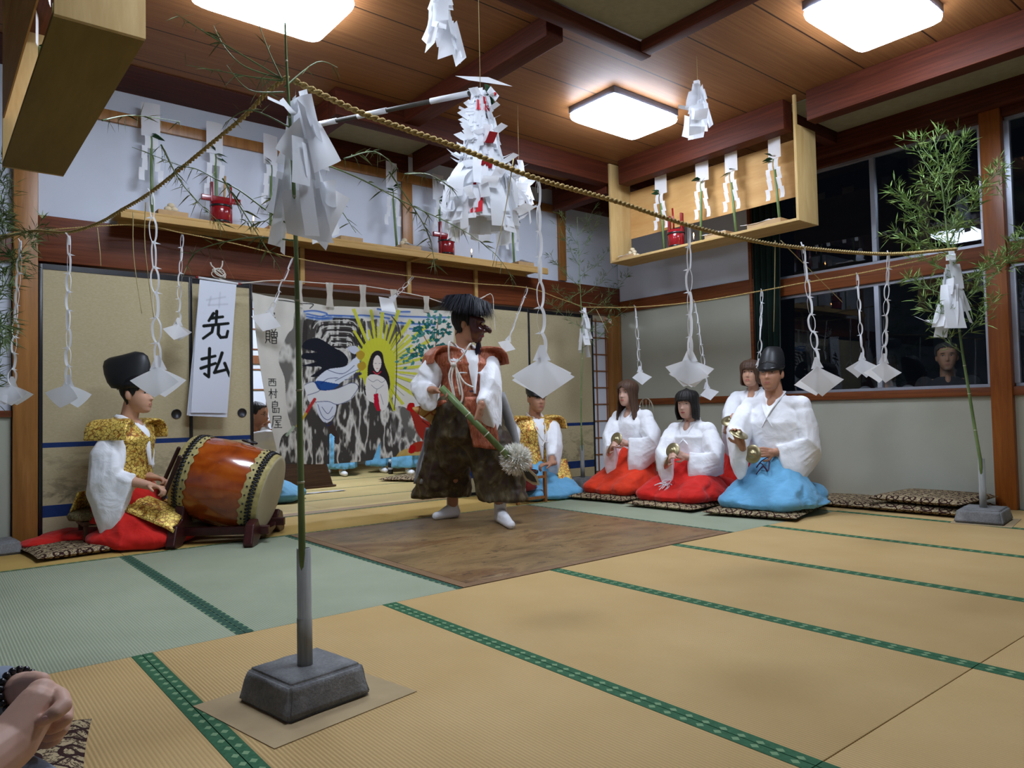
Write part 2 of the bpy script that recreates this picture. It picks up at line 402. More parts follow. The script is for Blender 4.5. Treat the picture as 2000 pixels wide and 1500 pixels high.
lamp(1.10,3.46,1.80,3.95,'lit square ceiling lamp cut by the top edge at the left, above the tall bamboo')
lamp(1.0,1.45,1.68,1.92,'lit square ceiling lamp nearest above the camera')
# far room lamp
r=thing('ceiling_lamp','round ceiling lamp in the far room behind the painted cloth','lamp',(3.4,7.4,2.5))
mL2=mLamp.copy();mL2.name='lit_lamp_far';mL2.node_tree.nodes['Principled BSDF'].inputs['Emission Strength'].default_value=ROOM2
MB().lathe([(.30,2.499),(.30,2.46),(.27,2.43),(.1,2.415)],28,M=T((3.4,7.4,0))).build('diffuser',mL2,r)
# ------------------------------------------------------------ tatami
random.seed(3)
def mat_(x0,y0,x1,y1,mat,hems,label,z=0,hm=None):
    e=.0013;r=thing('tatami_mat',label,'tatami mat',((x0+x1)/2,(y0+y1)/2,z-.03),'tatami mats')
    hx0=.03 if 'L' in hems else 0;hx1=.03 if 'R' in hems else 0;hy0=.03 if 'D' in hems else 0;hy1=.03 if 'U' in hems else 0
    MB().box((x0+e+hx0,y0+e+hy0,z-.03),(x1-e-hx1,y1-e-hy1,z),0,.002).build('woven_top',mat,r)
    if hx0: MB().box((x0+e,y0+e,z-.03),(x0+hx0+e,y1-e,z+.0006),0).build('hem',hm or mHemY,r)
    if hx1: MB().box((x1-hx1-e,y0+e,z-.03),(x1-e,y1-e,z+.0006),0).build('hem',hm or mHemY,r)
    if hy0: MB().box((x0+e,y0+e,z-.03),(x1-e,y0+hy0+e,z+.0006),0).build('hem',hm or mHemX,r)
    if hy1: MB().box((x0+e,y1-hy1-e,z-.03),(x1-e,y1-e,z+.0006),0).build('hem',hm or mHemX,r)
XS=[-.33,.58,1.5,2.41,3.325,4.235,5.145,6.03]
nm=['at the lower left beneath the clasped hands','carrying the front concrete block','directly before the left half of the dance board','touching the near right corner of the dance board','in line with the kneeling man','with the stacked cushions at its far end','against the right wall under the right concrete block']
for i in range(7):
    mat_(XS[i],.843,XS[i+1],2.67,mTatY,'LR','long yellow tatami mat '+nm[i])
nn_=['at the lower left, nearest of its column','nearest of the column of the front block','cut by the bottom edge at the right','at the lower right corner']
for i in range(1,7):
    mat_(XS[i],-.98,XS[i+1],.843,mTatY,'LR','yellow tatami mat of the nearest row, %s from the left'%['first','second','third','fourth','fifth','sixth'][i-1])
mat_(-.95,2.67,-.03,4.61,mTatG,'LR','green tatami mat at the far left edge of the picture',hm=mHemD)
mat_(-.03,2.67,.92,4.61,mTatG,'LR','green tatami mat at the left, in front of the drummer',hm=mHemD)
mat_(.92,2.67,1.87,4.61,mTatG,'LR','green tatami mat between the drum and the dance board',hm=mHemD)
mat_(3.87,2.67,4.80,4.61,mTatG,'L','green tatami mat right of the dance board, before the kneeling women',hm=mHemD)
mat_(4.80,2.67,5.12,4.61,mTatG,'','green tatami strip under the cushions of the kneeling row')
mat_(5.12,2.67,6.03,4.61,mTatY,'L','yellow tatami mat along the right wall behind the kneeling row')
bx=[-2.0,-.9,.92,2.74,4.56,6.03]
bl=['far left before the plaster wall','under the drummer before the left sliding doors','behind the dancer before the painted cloth','under the gold-vested man before the right sliding doors','in the far right corner behind the kneeling woman']
for i in range(5): mat_(bx[i],4.61,bx[i+1],5.47,mTatB,'DU','aged yellow tatami mat '+bl[i])
rl=['nearest the threshold','one row beyond','two rows beyond','three rows beyond','at the far end']
for j,(a,b) in enumerate(((5.63,6.30),(6.30,7.14),(7.14,8.05),(8.05,9.1),(9.1,10.19))):
    for i,(x0,x1) in enumerate(((1.02,2.6),(2.6,4.4),(4.4,6.58))):
        mat_(x0,a,x1,b,mTatR,'U','pale tatami mat in the far room, %s, %s'%(['left','middle','right'][i],rl[j]),hm=mHemX)
# dance board
r=thing('dance_board','stained brown wooden dance board under the masked dancer','board',(2.87,3.64,-.03))
MB().box((1.93,2.73,-.03),(3.81,4.56,.003),0,.002).build('top_board',mDance,r)
e=MB();e.box((1.875,2.675,-.03),(3.865,2.728,.002));e.box((1.875,2.729,-.03),(1.928,4.605,.002));e.box((3.812,2.729,-.03),(3.865,4.605,.002));e.box((1.929,4.562,-.03),(3.811,4.605,.002));e.build('edge_strip',mDanceEdge,r)
# ------------------------------------------------------------ sliding doors
def fusuma(x0,x1,y,label,pull=None,hem_=True):
    r=thing('fusuma_door',label,'sliding door',((x0+x1)/2,y,.003),'fusuma sliding doors')
    p=MB();z0,z1=.03,1.74;b=.024
    segs=[(z0,.16,0),(.16,.235,1),(.235,.60,0),(.60,.632,1),(.632,z1,0)]
    for a,c,mi in segs: p.box((x0+b,y-.012,a),(x1-b,y+.012,c),mi)
    p.build('paper_panel',[mFusuma,mNavy],r)
    f=MB();f.box((x0,y-.017,.003),(x0+b,y+.017,1.775),0,.003);f.box((x1-b,y-.017,.003),(x1,y+.017,1.775),0,.003)
    f.box((x0+b,y-.016,.003),(x1-b,y+.016,.0295));f.box((x0+b,y-.016,1.7405),(x1-b,y+.016,1.775));f.build('frame',mBlack,r)
    if pull:
        h=MB();M=T((pull,y-.0125,.80))@Matrix.Rotation(pi/2,4,'X')
        h.lathe([(.034,0),(.034,.004),(.028,.003),(.027,-.001),(.004,-.001)],24,M=M);h.build('finger_pull',flat('dark_bronze',(.05,.05,.055),.4,.5,.6),r)
fusuma(.60,1.53,YW-.018,'fusuma sliding door behind the drummer, leftmost of the set',1.42)
fusuma(1.46,1.975,YW+.02,'fusuma sliding door partly behind the white calligraphy scroll',1.89)
fusuma(3.75,4.70,YW-.018,'fusuma sliding door behind the dancer and the gold-vested man')
fusuma(4.66,5.62,YW+.02,'fusuma sliding door behind the far bamboo, rightmost of the set')
# shoji between fusuma and corner
r=thing('shoji_door','white paper shoji door in the far right corner','shoji door',(5.75,YW+.06,.003))
MB().box((5.55,YW+.055,.05),(5.88,YW+.062,1.72)).build('paper',mShoji,r)
f=MB()
mSh=wood('shoji_frame','7a4a2c','9a6238','Z',3)
for x in (5.56,5.71,5.86): f.box((x-.006,YW+.045,.03),(x+.006,YW+.068,1.75))
for i in range(10): z=.1+i*.18;f.box((5.55,YW+.046,z-.006),(5.88,YW+.067,z+.006))
f.build('lattice',mSh,r)
# shoji in the far room seen left of the painted cloth
r=thing('shoji_door','white shoji screen in the far room behind the flute player','shoji door',(2.3,9.05,0))
MB().box((1.9,9.05,.05),(3.7,9.06,2.2)).build('paper',mShoji,r)
f=MB()
for i in range(7): x=1.9+i*.3;f.box((x-.008,9.03,.0),(x+.008,9.05,2.2))
for i in range(9): z=.1+i*.25;f.box((1.9,9.032,z-.007),(3.7,9.049,z+.007))
f.box((1.9,9.02,1.42),(3.7,9.05,1.52));f.build('lattice',mSh,r)
# ------------------------------------------------------------ helpers for placing by sight line
def onD(px,py,P):
    d=ray(px,py);k=float(np.dot(np.array(P)-CAM,CW));return Vector(CAM+d*(k/float(np.dot(d,CW))))
def onPl(px,py,A,B):
    n=np.array([-(B[1]-A[1]),B[0]-A[0],0.]);d=ray(px,py);t=np.dot(np.array([A[0],A[1],0])-CAM,n)/np.dot(d,n);return Vector(CAM+t*d)
def smooth(pts,k=6):
    pts=[V3(p) for p in pts];out=[]
    for i in range(len(pts)-1):
        p0=pts[max(i-1,0)];p1=pts[i];p2=pts[i+1];p3=pts[min(i+2,len(pts)-1)]
        for j in range(k):
            t=j/k;out.append(.5*((2*p1)+(p2-p0)*t+(2*p0-5*p1+4*p2-p3)*t*t+(3*p1-p0-3*p2+p3)*t**3))
    out.append(pts[-1]);return out
mPine=wood('pale_pine_board','b09058','cdb07c','Z',1.5,.6,.2,8,True);mPineX=wood('pale_pine_board_x','a88850','c8a974','Y',1.5,.6,.2,8,True);mPineS=wood('pale_pine_shelf','a8854c','c4a068','X',1.5,.6,.2,8)
mPly=wood('birch_plywood','b98a50','d0a66c','Y',1.6,.6,.2,5)
mPaper=NT('white_paper',.85,.15).col((.94,.95,.97)).m
_p=mPaper.node_tree;_pb=_p.nodes['Principled BSDF'];_tr=_p.nodes.new('ShaderNodeBsdfTranslucent');_tr.inputs[0].default_value=(.9,.92,.95,1);_mx=_p.nodes.new('ShaderNodeMixShader');_mx.inputs[0].default_value=.42
_p.links.new(_pb.outputs[0],_mx.inputs[1]);_p.links.new(_tr.outputs[0],_mx.inputs[2]);_p.links.new(_mx.outputs[0],_p.nodes['Material Output'].inputs[0])
mRedPaper=flat('red_paper',(.55,.02,.03),.7,.2)
t=NT('straw_rope',.85,.15);v=t.coord();t.col(t.ramp(t.noise(v,160,4,.7),[(.3,'6e5730'),(.55,'b49a62'),(.75,'d8c48e')]));mRope=t.m
mStraw=flat('single_straw',(.50,.40,.19),.8,.2)
mCord=flat('white_cord',(.66,.62,.54),.8,.2)
mCon=NT('grey_concrete',.9,.15);v=mCon.coord();a=mCon.noise(v,9,6,.7);b=mCon.noise(v,120,4,.7);mCon.col(mCon.ramp(mCon.math('ADD',mCon.math('MULTIPLY',a,.6),mCon.math('MULTIPLY',b,.4)),[(.35,(.13,.13,.13)),(.52,(.21,.21,.208)),(.7,(.32,.32,.31))]));mCon.bump(b,.6,.006);mCon=mCon.m
t=NT('grey_pipe',.75,.2);v=t.coord((14,14,1));t.col(t.ramp(t.noise(v,3,5,.7),[(.3,(.20,.20,.185)),(.7,(.40,.40,.37))]));mPipe=t.m
mCard=flat('cardboard',(.40,.30,.17),.9,.1,var=.06)
t=NT('bamboo_stalk',.4,.4);v=t.coord((1,1,.3));t.col(t.ramp(t.noise(v,14,4),[(.3,'51693a'),(.7,'7f9660')]));mBam=t.m
mBamNode=flat('bamboo_node',(.40,.42,.28),.6,.3)
def leafmat(n,a,b):
    t=NT(n,.6,.25);t.col(t.ramp(t.noise(t.coord(),22,3),[(.35,a),(.65,b)]));return t.m
mLeafR=leafmat('bamboo_leaf_bright','5c8040','9ab068');mLeafD=leafmat('bamboo_leaf_dull','46603a','7c8a58');mLeafF=leafmat('bamboo_leaf_dark','2c4424','98a572')
mSak=leafmat('glossy_dark_leaf','14301a','2c5530')
# ------------------------------------------------------------ concrete blocks with bamboo
F0=(.832,1.949);R0=(5.32,1.78);BR0=(5.0,5.1);BL0=(.34,5.28)
def block(cx,cy,rot,w,d,h,label,pipe_top,lab2,cardm=None,cardlab=None):
    M=T((cx,cy,0.0025 if cardm else .0))@RZ(rot);r=thing('concrete_block',label,'block',(cx,cy,0),'concrete foot blocks')
    b=MB();a=.5
    bm=bmesh.new();bmesh.ops.create_cube(bm,size=1)
    for v in bm.verts:
        top=v.co.z>0;q=.86 if top else 1
        v.co=Vector((v.co.x*w*q,v.co.y*d*q,h if top else 0))
    bmesh.ops.bevel(bm,geom=list(bm.edges),offset=.009,segments=3,affect='EDGES');bmesh.ops.subdivide_edges(bm,edges=list(bm.edges),cuts=5,use_grid_fill=True)
    for v in bm.verts:
        n=mnoise.noise(v.co*28)*.0035
        if v.co.z>.004: v.co+=v.co.normalized()*n
    b.bm(bm,0,True,M);b.build('block',mCon,r)
    if cardm: tag(MB().box((-cardm[0]/2,-cardm[1]/2,.0008),(cardm[0]/2,cardm[1]/2,.0024),0,0,T((cx+cardm[2],cy+cardm[3],0))@RZ(rot+cardm[4])).build('cardboard_sheet',mCard),cardlab,'cardboard')
    p=thing('grey_pipe',lab2,'pipe',(cx,cy,h),'grey pipes holding bamboo')
    ri=.0155;ro=.0195;prof=[(ri,h+.03),(ri,pipe_top-.001),(ri+.001,pipe_top),(ro,pipe_top-.001),(ro,h+.13),(ro+.0012,h+.129),(ro+.0012,h+.0015),(ri,h+.0015)]
    MB().lathe(prof,24,M=T((cx,cy,0)),cap=True).build('tube',mPipe,p)
block(*F0,math.radians(9),.262,.256,.088,'weathered grey concrete block nearest the camera on a cardboard sheet',.408,'grey pipe standing on the nearest concrete block',(.44,.40,-.0,-.01,.02),'brown cardboard sheet under the nearest concrete block')
block(*R0,math.radians(8),.36,.27,.084,'grey concrete block at the right edge before the brown post',.402,'grey pipe on the concrete block at the right edge',(.42,.33,0,-.01,.03),'thin cardboard sheet under the right concrete block')
block(*BR0,math.radians(5),.30,.26,.115,'dark concrete block in the far corner behind the gold-vested man',.421,'slim grey pipe on the far corner concrete block')
block(*BL0,math.radians(5),.30,.26,.077,'concrete block cut by the left edge beside the brown post',.40,'grey pipe outside the left edge holding a leafy bamboo')
def leaf(b,p,d,L,w,mi=0,curl=.3):
    d=d.normalized();s=d.cross(Vector((0,0,1)));s=s.normalized() if s.length>1e-3 else Vector((1,0,0))
    s=(s*math.cos(random.uniform(-.9,.9))+d.cross(s)*random.uniform(-.8,.8)).normalized()
    q=p+d*L*.5+Vector((0,0,-curl*L*.12));e=p+d*L+Vector((0,0,-curl*L*.5))
    b.add([p,p+d*L*.25+s*w,q+s*w*.9,e,q-s*w*.9,p+d*L*.25-s*w],[(0,1,2,3),(0,3,4,5)],mi,True)
def twig(b,pts,r0,r1): 
    pts=smooth(pts,5);n=len(pts);b.tube(pts,[r0+(r1-r0)*i/(n-1) for i in range(n)],5);return pts
def bamboo(label,base,trunk,r0,r1,branches,leafm,leafL,leafW,dens,group,up=.5,nodes=9,sub=None):
    root=thing('bamboo_stalk',label,'bamboo',(base[0],base[1],.1),group)
    tp=smooth([onD(x,y,(base[0],base[1],0)) for x,y in trunk],8);tp[0]=Vector((base[0],base[1],tp[0].z-.15))
    n=len(tp);st=MB();rr=[r0+(r1-r0)*(i/(n-1)) for i in range(n)];st.tube(tp,rr,10)
    for i in range(1,nodes):
        j=int(n*i/nodes);d=(tp[min(j+1,n-1)]-tp[j-1]).normalized();st.tube([tp[j]-d*.003,tp[j],tp[j]+d*.003],[rr[j]*1.02,rr[j]*1.22,rr[j]*1.02],10,1)
    st.build('stalk',[mBam,mBamNode],root)
    tw=MB();lf=MB()
    for br in branches:
        pl=br[0];dz=br[1] if len(br)>1 else 0;de=br[2] if len(br)>2 else dens
        P=[]
        for i,(x,y) in enumerate(pl):
            q=onD(x,y,(base[0],base[1],0));f=i/max(1,len(pl)-1);P.append(q+Vector(CW)*dz*f)
        P=twig(tw,P,r1*.8+.0008,.0008);Lt=sum((P[i+1]-P[i]).length for i in range(len(P)-1))
        for _ in range(int(Lt*de)):
            f=random.random()**.7;i=min(int(f*(len(P)-1)),len(P)-2);p=P[i].lerp(P[i+1],random.random());d=(P[i+1]-P[i]).normalized()
            if sub:
                sd=(d*random.uniform(.2,1)+Vector((random.gauss(0,1),random.gauss(0,1),random.gauss(up*.6,.7)))*.75).normalized();sl=random.uniform(.3,1)*sub
                tw.tube([p,p+sd*sl],[.0009,.0005],3,0,False);nl=random.randint(2,4)
                for k in range(nl):
                    dd=(sd+Vector((random.gauss(0,.5),random.gauss(0,.5),random.gauss(up*.3,.4)))).normalized();leaf(lf,p+sd*sl*random.uniform(.4,1),dd,leafL*random.uniform(.6,1.2),leafW,0,.3)
            else:
                dd=(d*.5+Vector((random.gauss(0,.7),random.gauss(0,.7),random.gauss(up,.6)))).normalized();leaf(lf,p,dd,leafL*random.uniform(.5,1.2),leafW,0,random.uniform(0,.9))
    tw.build('twigs',mBam,root);lf.build('foliage',leafm,root);return root
random.seed(11)
G='bamboo poles at the corners of the rope square'
rb=[]
tr=[(1916,905),(1903,830),(1890,750),(1880,690),(1868,600),(1856,520),(1848,440),(1838,350),(1822,255)]
for (x,y,dx,dy,dz) in [(1880,690,-35,-50,.1),(1876,660,45,-70,-.1),(1872,630,-70,-40,0),(1868,600,70,-70,.1),(1864,580,-60,-45,.2),(1862,560,130,-90,-.05),(1857,530,-50,-40,.1),(1856,520,40,-90,.2),(1853,495,-105,-40,0),(1851,480,-60,-80,.15),(1849,455,75,-105,-.1),(1848,440,-85,-75,.1),(1846,425,30,-110,.1),(1844,400,-60,-50,-.1),(1842,380,50,-110,.05),(1840,365,-30,-80,.1),(1836,340,25,-70,0),(1832,320,-25,-60,.1),(1826,285,15,-30,0),(1848,445,60,-10,.15),(1845,410,70,-60,-.2)]:
    rb.append(([(x,y),(x+dx*.5,y+dy*.42),(x+dx,y+dy)],dz))
rb.append(([(1870,600),(1930,545),(1970,500),(2005,462)],-.1))
bamboo('tall bamboo at the right with bushy bright green leaves',R0,tr,.0105,.003,rb,mLeafR,.078,.0036,105,G,.7,9,.10)
tr=[(1137,880),(1135,800),(1137,700),(1137,640),(1133,560),(1130,490),(1127,425)]
rb=[]
for (x,y,dx,dy,dz) in [(1137,680,60,-45,.0),(1137,655,85,-50,-.1),(1136,640,-60,-50,.1),(1136,620,90,-80,0),(1135,600,-55,-40,.1),(1134,580,65,-60,.1),(1134,560,-60,-60,0),(1133,540,75,-70,-.1),(1132,520,-40,-80,0),(1131,500,40,-80,.1),(1130,480,-35,-60,0),(1129,460,30,-50,0),(1134,570,-40,30,0),(1135,590,60,10,0)]:
    rb.append(([(x,y),(x+dx*.5,y+dy*.42),(x+dx,y+dy)],dz))
bamboo('slender bamboo in the far right corner with wispy leaves',BR0,tr,.008,.002,rb,mLeafD,.075,.0024,50,G,.5,9,.08)
tr=[(-14,1000),(-12,850),(-12,700),(-12,560),(-14,470),(-20,380),(-30,250)]
rb=[([(-12,600),(50,560),(110,520),(185,478)],-.5),([(-12,560),(40,470),(70,440)],-.3),([(-12,700),(40,670),(90,655),(140,648)],-.6),([(-12,640),(30,600),(80,575)],-.4),([(-12,480),(20,430),(60,385)],-.2),([(-14,740),(10,690),(40,640)],-.3),([(-14,820),(5,760),(20,700)],-.2),([(-14,420),(10,360),(30,330)],-.1)]
bamboo('leafy bamboo at the left edge, only its branches in view',BL0,tr,.009,.003,rb,mLeafD,.085,.0030,110,G,.1,9,.09)
tr=[(590,1085),(588,960),(585,800),(582,650),(578,480),(572,330),(564,200),(559,110),(557,45)]
rb=[([(553,155),(470,120),(420,70),(388,15)],.1,40),([(550,158),(470,130),(400,100),(300,65)],.2,40),([(552,158),(525,100),(500,32)],.0,40),([(556,170),(600,90),(625,70)],.2,20),([(556,180),(500,190),(470,158)],-.1,30),
 ([(575,300),(665,308),(760,335),(880,370),(960,410),(1012,470)],.9,44),([(566,440),(501,397),(435,349),(371,315),(315,283),(261,263),(200,235),(110,195)],.4,50),([(570,440),(520,395),(470,400),(400,385)],.3,70),([(672,310),(700,240),(722,225)],.5,60),([(790,340),(815,280),(850,255)],.6,50),
 ([(568,250),(490,215),(440,240)],.0,30),([(578,400),(560,350),(530,330)],.1,40),([(575,420),(500,360),(460,330),(430,330)],.5,60),([(435,349),(420,400),(400,440)],.6,50),([(315,283),(250,300),(235,330)],.7,80),([(578,470),(470,455),(350,470),(300,500)],.2,60),([(760,335),(800,390),(790,430)],.8,50),([(578,330),(640,380),(680,440)],.1,50),([(553,155),(400,55),(310,-10)],.1,30),([(200,235),(170,160),(190,110)],.5,40)]
bamboo('bare green bamboo pole of the foreground with sparse curled leaves',F0,tr,.0098,.0022,rb,mLeafF,.050,.0010,70,G,-.3,7)
# ------------------------------------------------------------ straw ropes
def rope(name,label,pts,r,group,pitch=.045,mat=None,strands=2):
    P=smooth(pts,14);L=[0]
    for i in range(len(P)-1): L.append(L[-1]+(P[i+1]-P[i]).length)
    tot=L[-1];n=int(tot/(pitch/7));b=MB()
    def at(s):
        for i in range(len(L)-1):
            if L[i+1]>=s: return P[i].lerp(P[i+1],(s-L[i])/max(1e-9,L[i+1]-L[i])),(P[i+1]-P[i]).normalized()
        return P[-1],(P[-1]-P[-2]).normalized()
    cs=[at(tot*i/n) for i in range(n+1)]
    for s in range(strands):
        Q=[]
        for i,(p,d) in enumerate(cs):
            u=d.cross(Vector((0,0,1))).normalized();w_=u.cross(d);a=2*pi*(tot*i/n/pitch)+2*pi*s/strands;Q.append(p+(u*math.cos(a)+w_*math.sin(a))*r*.5)
        b.tube(Q,r*.55,5)
    for _ in range(int(tot*26)):
        p,d=at(random.random()*tot);q=(Vector((random.gauss(0,1),random.gauss(0,1),random.gauss(0,1)))+d*.8).normalized()
        b.tube([p+q*r*.6,p+q*(r+random.uniform(.004,.014))],[.0006,.0003],3,0,False)
    o=b.build(name,mat or mRope);return tag(o,label,'rope',group)
fr=[(575,158),(700,218),(800,255),(900,290),(1050,349),(1200,392),(1345,440),(1460,468),(1567,484),(1735,496),(1868,486)]
fr3=[onPl(x,y,F0,R0) for x,y in fr]
rope('straw_rope','thick twisted straw rope from the nearest bamboo to the right bamboo',fr3,.0100,'straw ropes of the square')
lr3=[onPl(x,y,F0,BL0) for x,y in [(562,150),(520,182),(480,225),(420,275),(300,372),(235,412),(190,437),(130,454),(60,452),(-8,470)]]
rope('straw_rope','twisted straw rope from the nearest bamboo back to the left edge',lr3,.0075,'straw ropes of the square')
BRt=onD(1140,600,(BR0[0],BR0[1],0));
br3=[onPl(x,y,BL0,BR0) for x,y in [(-8,462),(60,452),(262,439),(355,455),(455,475),(572,503),(700,525),(808,540),(920,553),(1030,562),(1090,582),(1141,600)]]
rope('straw_rope','thin straw rope of the far side, before the shelf beam',br3,.0045,'straw ropes of the square',.03)
rr3=[onPl(x,y,BR0,R0) for x,y in [(1141,600),(1240,600),(1355,590),(1488,568),(1567,553),(1675,535),(1800,508),(1868,488)]]
rope('straw_rope','thin straw rope along the right side from the far corner',rr3,.0055,'straw ropes of the square',.03)
# loose straws
for i,(a,b_,A,B,lab) in enumerate([([(260,415),(261,500),(277,612)],0,F0,BL0,'single straw hanging left of the pair under the left rope'),([(285,395),(283,480),(300,620)],0,F0,BL0,'single straw hanging right of the pair under the left rope'),([(190,445),(195,490),(197,520)],0,F0,BL0,'short straw hanging above the fusuma frame at the left'),([(1514,470),(1513,560),(1511,648)],0,F0,R0,'long straw hanging straight before the green curtain'),([(1525,470),(1590,535),(1645,590)],0,F0,R0,'stiff straw slanting right under the front rope'),([(1003,310),(985,420),(962,520)],0,F0,R0,'straw slanting over the big paper tower'),([(1165,605),(1188,650)],0,BR0,R0,'short straw at the far corner bamboo')]):
    pts=smooth([onPl(x,y,A,B) for x,y in a],5);n=len(pts)
    tag(MB().tube(pts,[.0022-.0012*j/n for j in range(n)],5).build('straw',mStraw),lab,'straw','loose straws')
# ------------------------------------------------------------ paper streamers
def ribbon(b,pts,w,side,mi=0,tw=0):
    vs=[];n=len(pts)
    for i,p in enumerate(pts):
        s=side(i/(n-1)) if callable(side) else side
        ww=w(i/(n-1)) if callable(w) else w
        vs+=[p-s*ww/2,p+s*ww/2]
    b.add(vs,[(2*i,2*i+1,2*i+3,2*i+2) for i in range(n-1)],mi,True)
def streamer(top,bot,fan,label,rot=0,nlink=None,sheets=3):
    fan*=.93
    """chain of folded paper loops from top to bot, ending in a fan of square sheets of side fan"""
    r=thing('paper_streamer',label,'paper streamer',tuple(top),'paper streamers on the ropes')
    d=bot-top;L=d.length;d=d/L
    u=Vector((CR[0],CR[1],0)).normalized();u=Matrix.Rotation(rot,3,'Z')@u;w_=u.cross(d).normalized();u=d.cross(w_)
    chain=MB();cl=L-fan*1.414*.70 if fan else L;n=nlink or max(4,int(cl/.085));ll=cl/n
    # small top leaf hooked over the rope
    ribbon(chain,[top+Vector((-.012,0,.012)),top+d*.01,top+d*ll*.5],.012,w_)
    for i in range(n):
        a=top+d*ll*i;e=top+d*ll*(i+1);m_=random.uniform(.6,1.2);t_=random.uniform(-.8,.8)+.5*(i%2)
        uu=(u*math.cos(t_)+w_*math.sin(t_));ww=d.cross(uu)
        op=(.009+.006*i/n)*m_
        for sg in (-1,1):
            pts=[a+uu*sg*.003,a+d*ll*.3+uu*sg*op,a+d*ll*.75+uu*sg*op*.9,e+uu*sg*.004]
            ribbon(chain,smooth(pts,3),.010+.006*i/n,ww*.8+uu*.5*sg)
        k=(uu*random.choice((-1,1))+d*.15)
        chain.add([e-uu*.008,e+d*.006,e+k*.026+d*.002,e+d*-.005],[(0,1,2,3)],0,True)
    chain.build('folded_chain',mPaper,r)
    if fan:
        c=top+d*cl
        fb=MB()
        # neck: flaring strips
        ribbon(fb,[c-d*.045,c+d*.01],lambda t:.014+.05*t,u)
        for k in range(sheets):
            ang=random.uniform(-.08,.08)+(k-(sheets-1)/2)*.16;q=random.uniform(-.15,.15)
            uu=u*math.cos(q)+w_*math.sin(q)
            dd=(d*math.cos(ang)+uu*math.sin(ang));pu=(uu*math.cos(ang)-d*math.sin(ang))
            o=c+w_*(.004*k)
            # square hung by a corner, gently folded along its diagonal
            def fn(s,t,o=o,dd=dd,pu=pu,k=k):
                x=(s-t)*fan*.7071;y=(s+t)*fan*.7071
                return o+dd*(y*.70-.10*abs(x)*(1-y/fan/1.5))+pu*x*1.06+w_*(abs(x)*.22*(1 if k%2 else -1)+.30*y*(1 if k%2 else -.6)+.006*math.sin(x*40))
            fb.sheet(fn,6,6)
        fb.build('paper_fan',mPaper,r)
    return r
random.seed(5)
def st(top,bot,A,B,fan,label,rot=0,sheets=3,dz=0):
    P=onPl(*top,A,B);D=float(np.dot(np.array(P)-CAM,CW));Q=onD(bot[0],bot[1],P);streamer(P,Q,fan,label,rot,sheets=sheets)
st((1050,352),(1060,778),F0,R0,.155,'paper streamer with the largest folded fan, hanging before the gold-vested man',.1,2)
st((1345,438),(1348,757),F0,R0,.13,'paper streamer with a stacked diamond fan, above the short-haired kneeling woman',-.2,3)
st((1567,478),(1603,774),F0,R0,.16,'paper streamer with wide fan just right of the kneeling man in the black cap',.1,2)
st((1735,494),(1724,748),F0,R0,.13,'paper streamer with rounded fan before the window mullion',.1,2)
st((296,375),(311,776),F0,BL0,.122,'paper streamer with a big fan touching the drummer\'s cap brim',.1,2)
st((135,460),(133,797),F0,BL0,.118,'paper streamer with a tent-like fan left of the drummer',-.2,2)
st((41,470),(20,792),F0,BL0,.12,'paper streamer at the far left edge before the plaster wall',.1,3)
st((356,458),(346,665),BL0,BR0,.12,'short blurred paper streamer left of the calligraphy scroll',.3,2)
st((572,504),(512,646),BL0,BR0,.16,'paper streamer blown left over the painted cloth corner',.2,1)
st((808,540),(745,606),BL0,BR0,.14,'small paper streamer blown flat over the top of the painted sun',.2,1)
st((1030,562),(984,688),BL0,BR0,.13,'paper streamer swinging left beside the masked dancer',.2,1)
st((1240,598),(1252,752),BR0,R0,.14,'thin paper streamer with heart-like fan over the long-haired woman',.3,1)
st((1356,588),(1384,782),BR0,R0,.12,'thin paper streamer half hidden behind the stacked diamond one',.2,1)
st((1488,567),(1482,725),BR0,R0,.06,'thin paper streamer ending at the kneeling man\'s black cap',.2,1)
st((1674,536),(1686,738),BR0,R0,.15,'paper streamer with pleated fan just left of the window mullion',.2,2)
def bunch(name,label,top,h,w0,w1,n,sw,sl,red=0,group=None,hang=None,seed=1,part='paper_strips'):
    random.seed(seed);r=thing(name,label,'paper ornament',tuple(top),group);b=MB()
    for i in range(n):
        f=(i+random.random())/n;z=-f*h*.8;rad=w0+(w1-w0)*f;a=random.random()*2*pi
        o=top+Vector((math.cos(a)*rad*.75,math.sin(a)*rad*.75,z));out=Vector((math.cos(a),math.sin(a),0));tan=Vector((-math.sin(a),math.cos(a),0))
        tan=(tan*math.cos(.6)+out*random.uniform(-.5,.5)).normalized();L=sl*random.uniform(.6,1.3)*(.6+.6*f);wd=sw*random.uniform(.6,1.2)*(.6+.6*f)
        fl=random.uniform(.1,.7);tilt=random.uniform(-.4,.4)
        pts=[o,o+out*L*fl*.25+Vector((0,0,-L*.5)),o+out*L*fl*.5+tan*tilt*L*.3+Vector((0,0,-L))]
        if random.random()<.12: pts[2]=o+out*L*.7+Vector((0,0,-L*.25))
        ribbon(b,smooth(pts,3),wd,tan,1 if random.random()<red else 0)
    b.build(part,[mPaper,mRedPaper],r)
    if hang:
        MB().tube([top+Vector((0,0,-.02)),V3(hang)],.0015,5).build('string',mStraw,r)
    return r
P=onZ(862,2,2.74);bunch('hanging_paper_bunch','white paper bunch hanging from the ceiling at the top centre edge',P+Vector((0,0,.10)),.32,.02,.07,26,.09,.14,0,'paper bunches hanging from the ceiling',(P.x,P.y,ZC),3)
P=onD(1362,155,(3.9,2.83,2.9));bunch('hanging_paper_bunch','white paper bunch hanging from the ceiling right of the middle lamp',P,.30,.02,.075,26,.085,.13,0,'paper bunches hanging from the ceiling',(P.x,P.y,ZC),4)
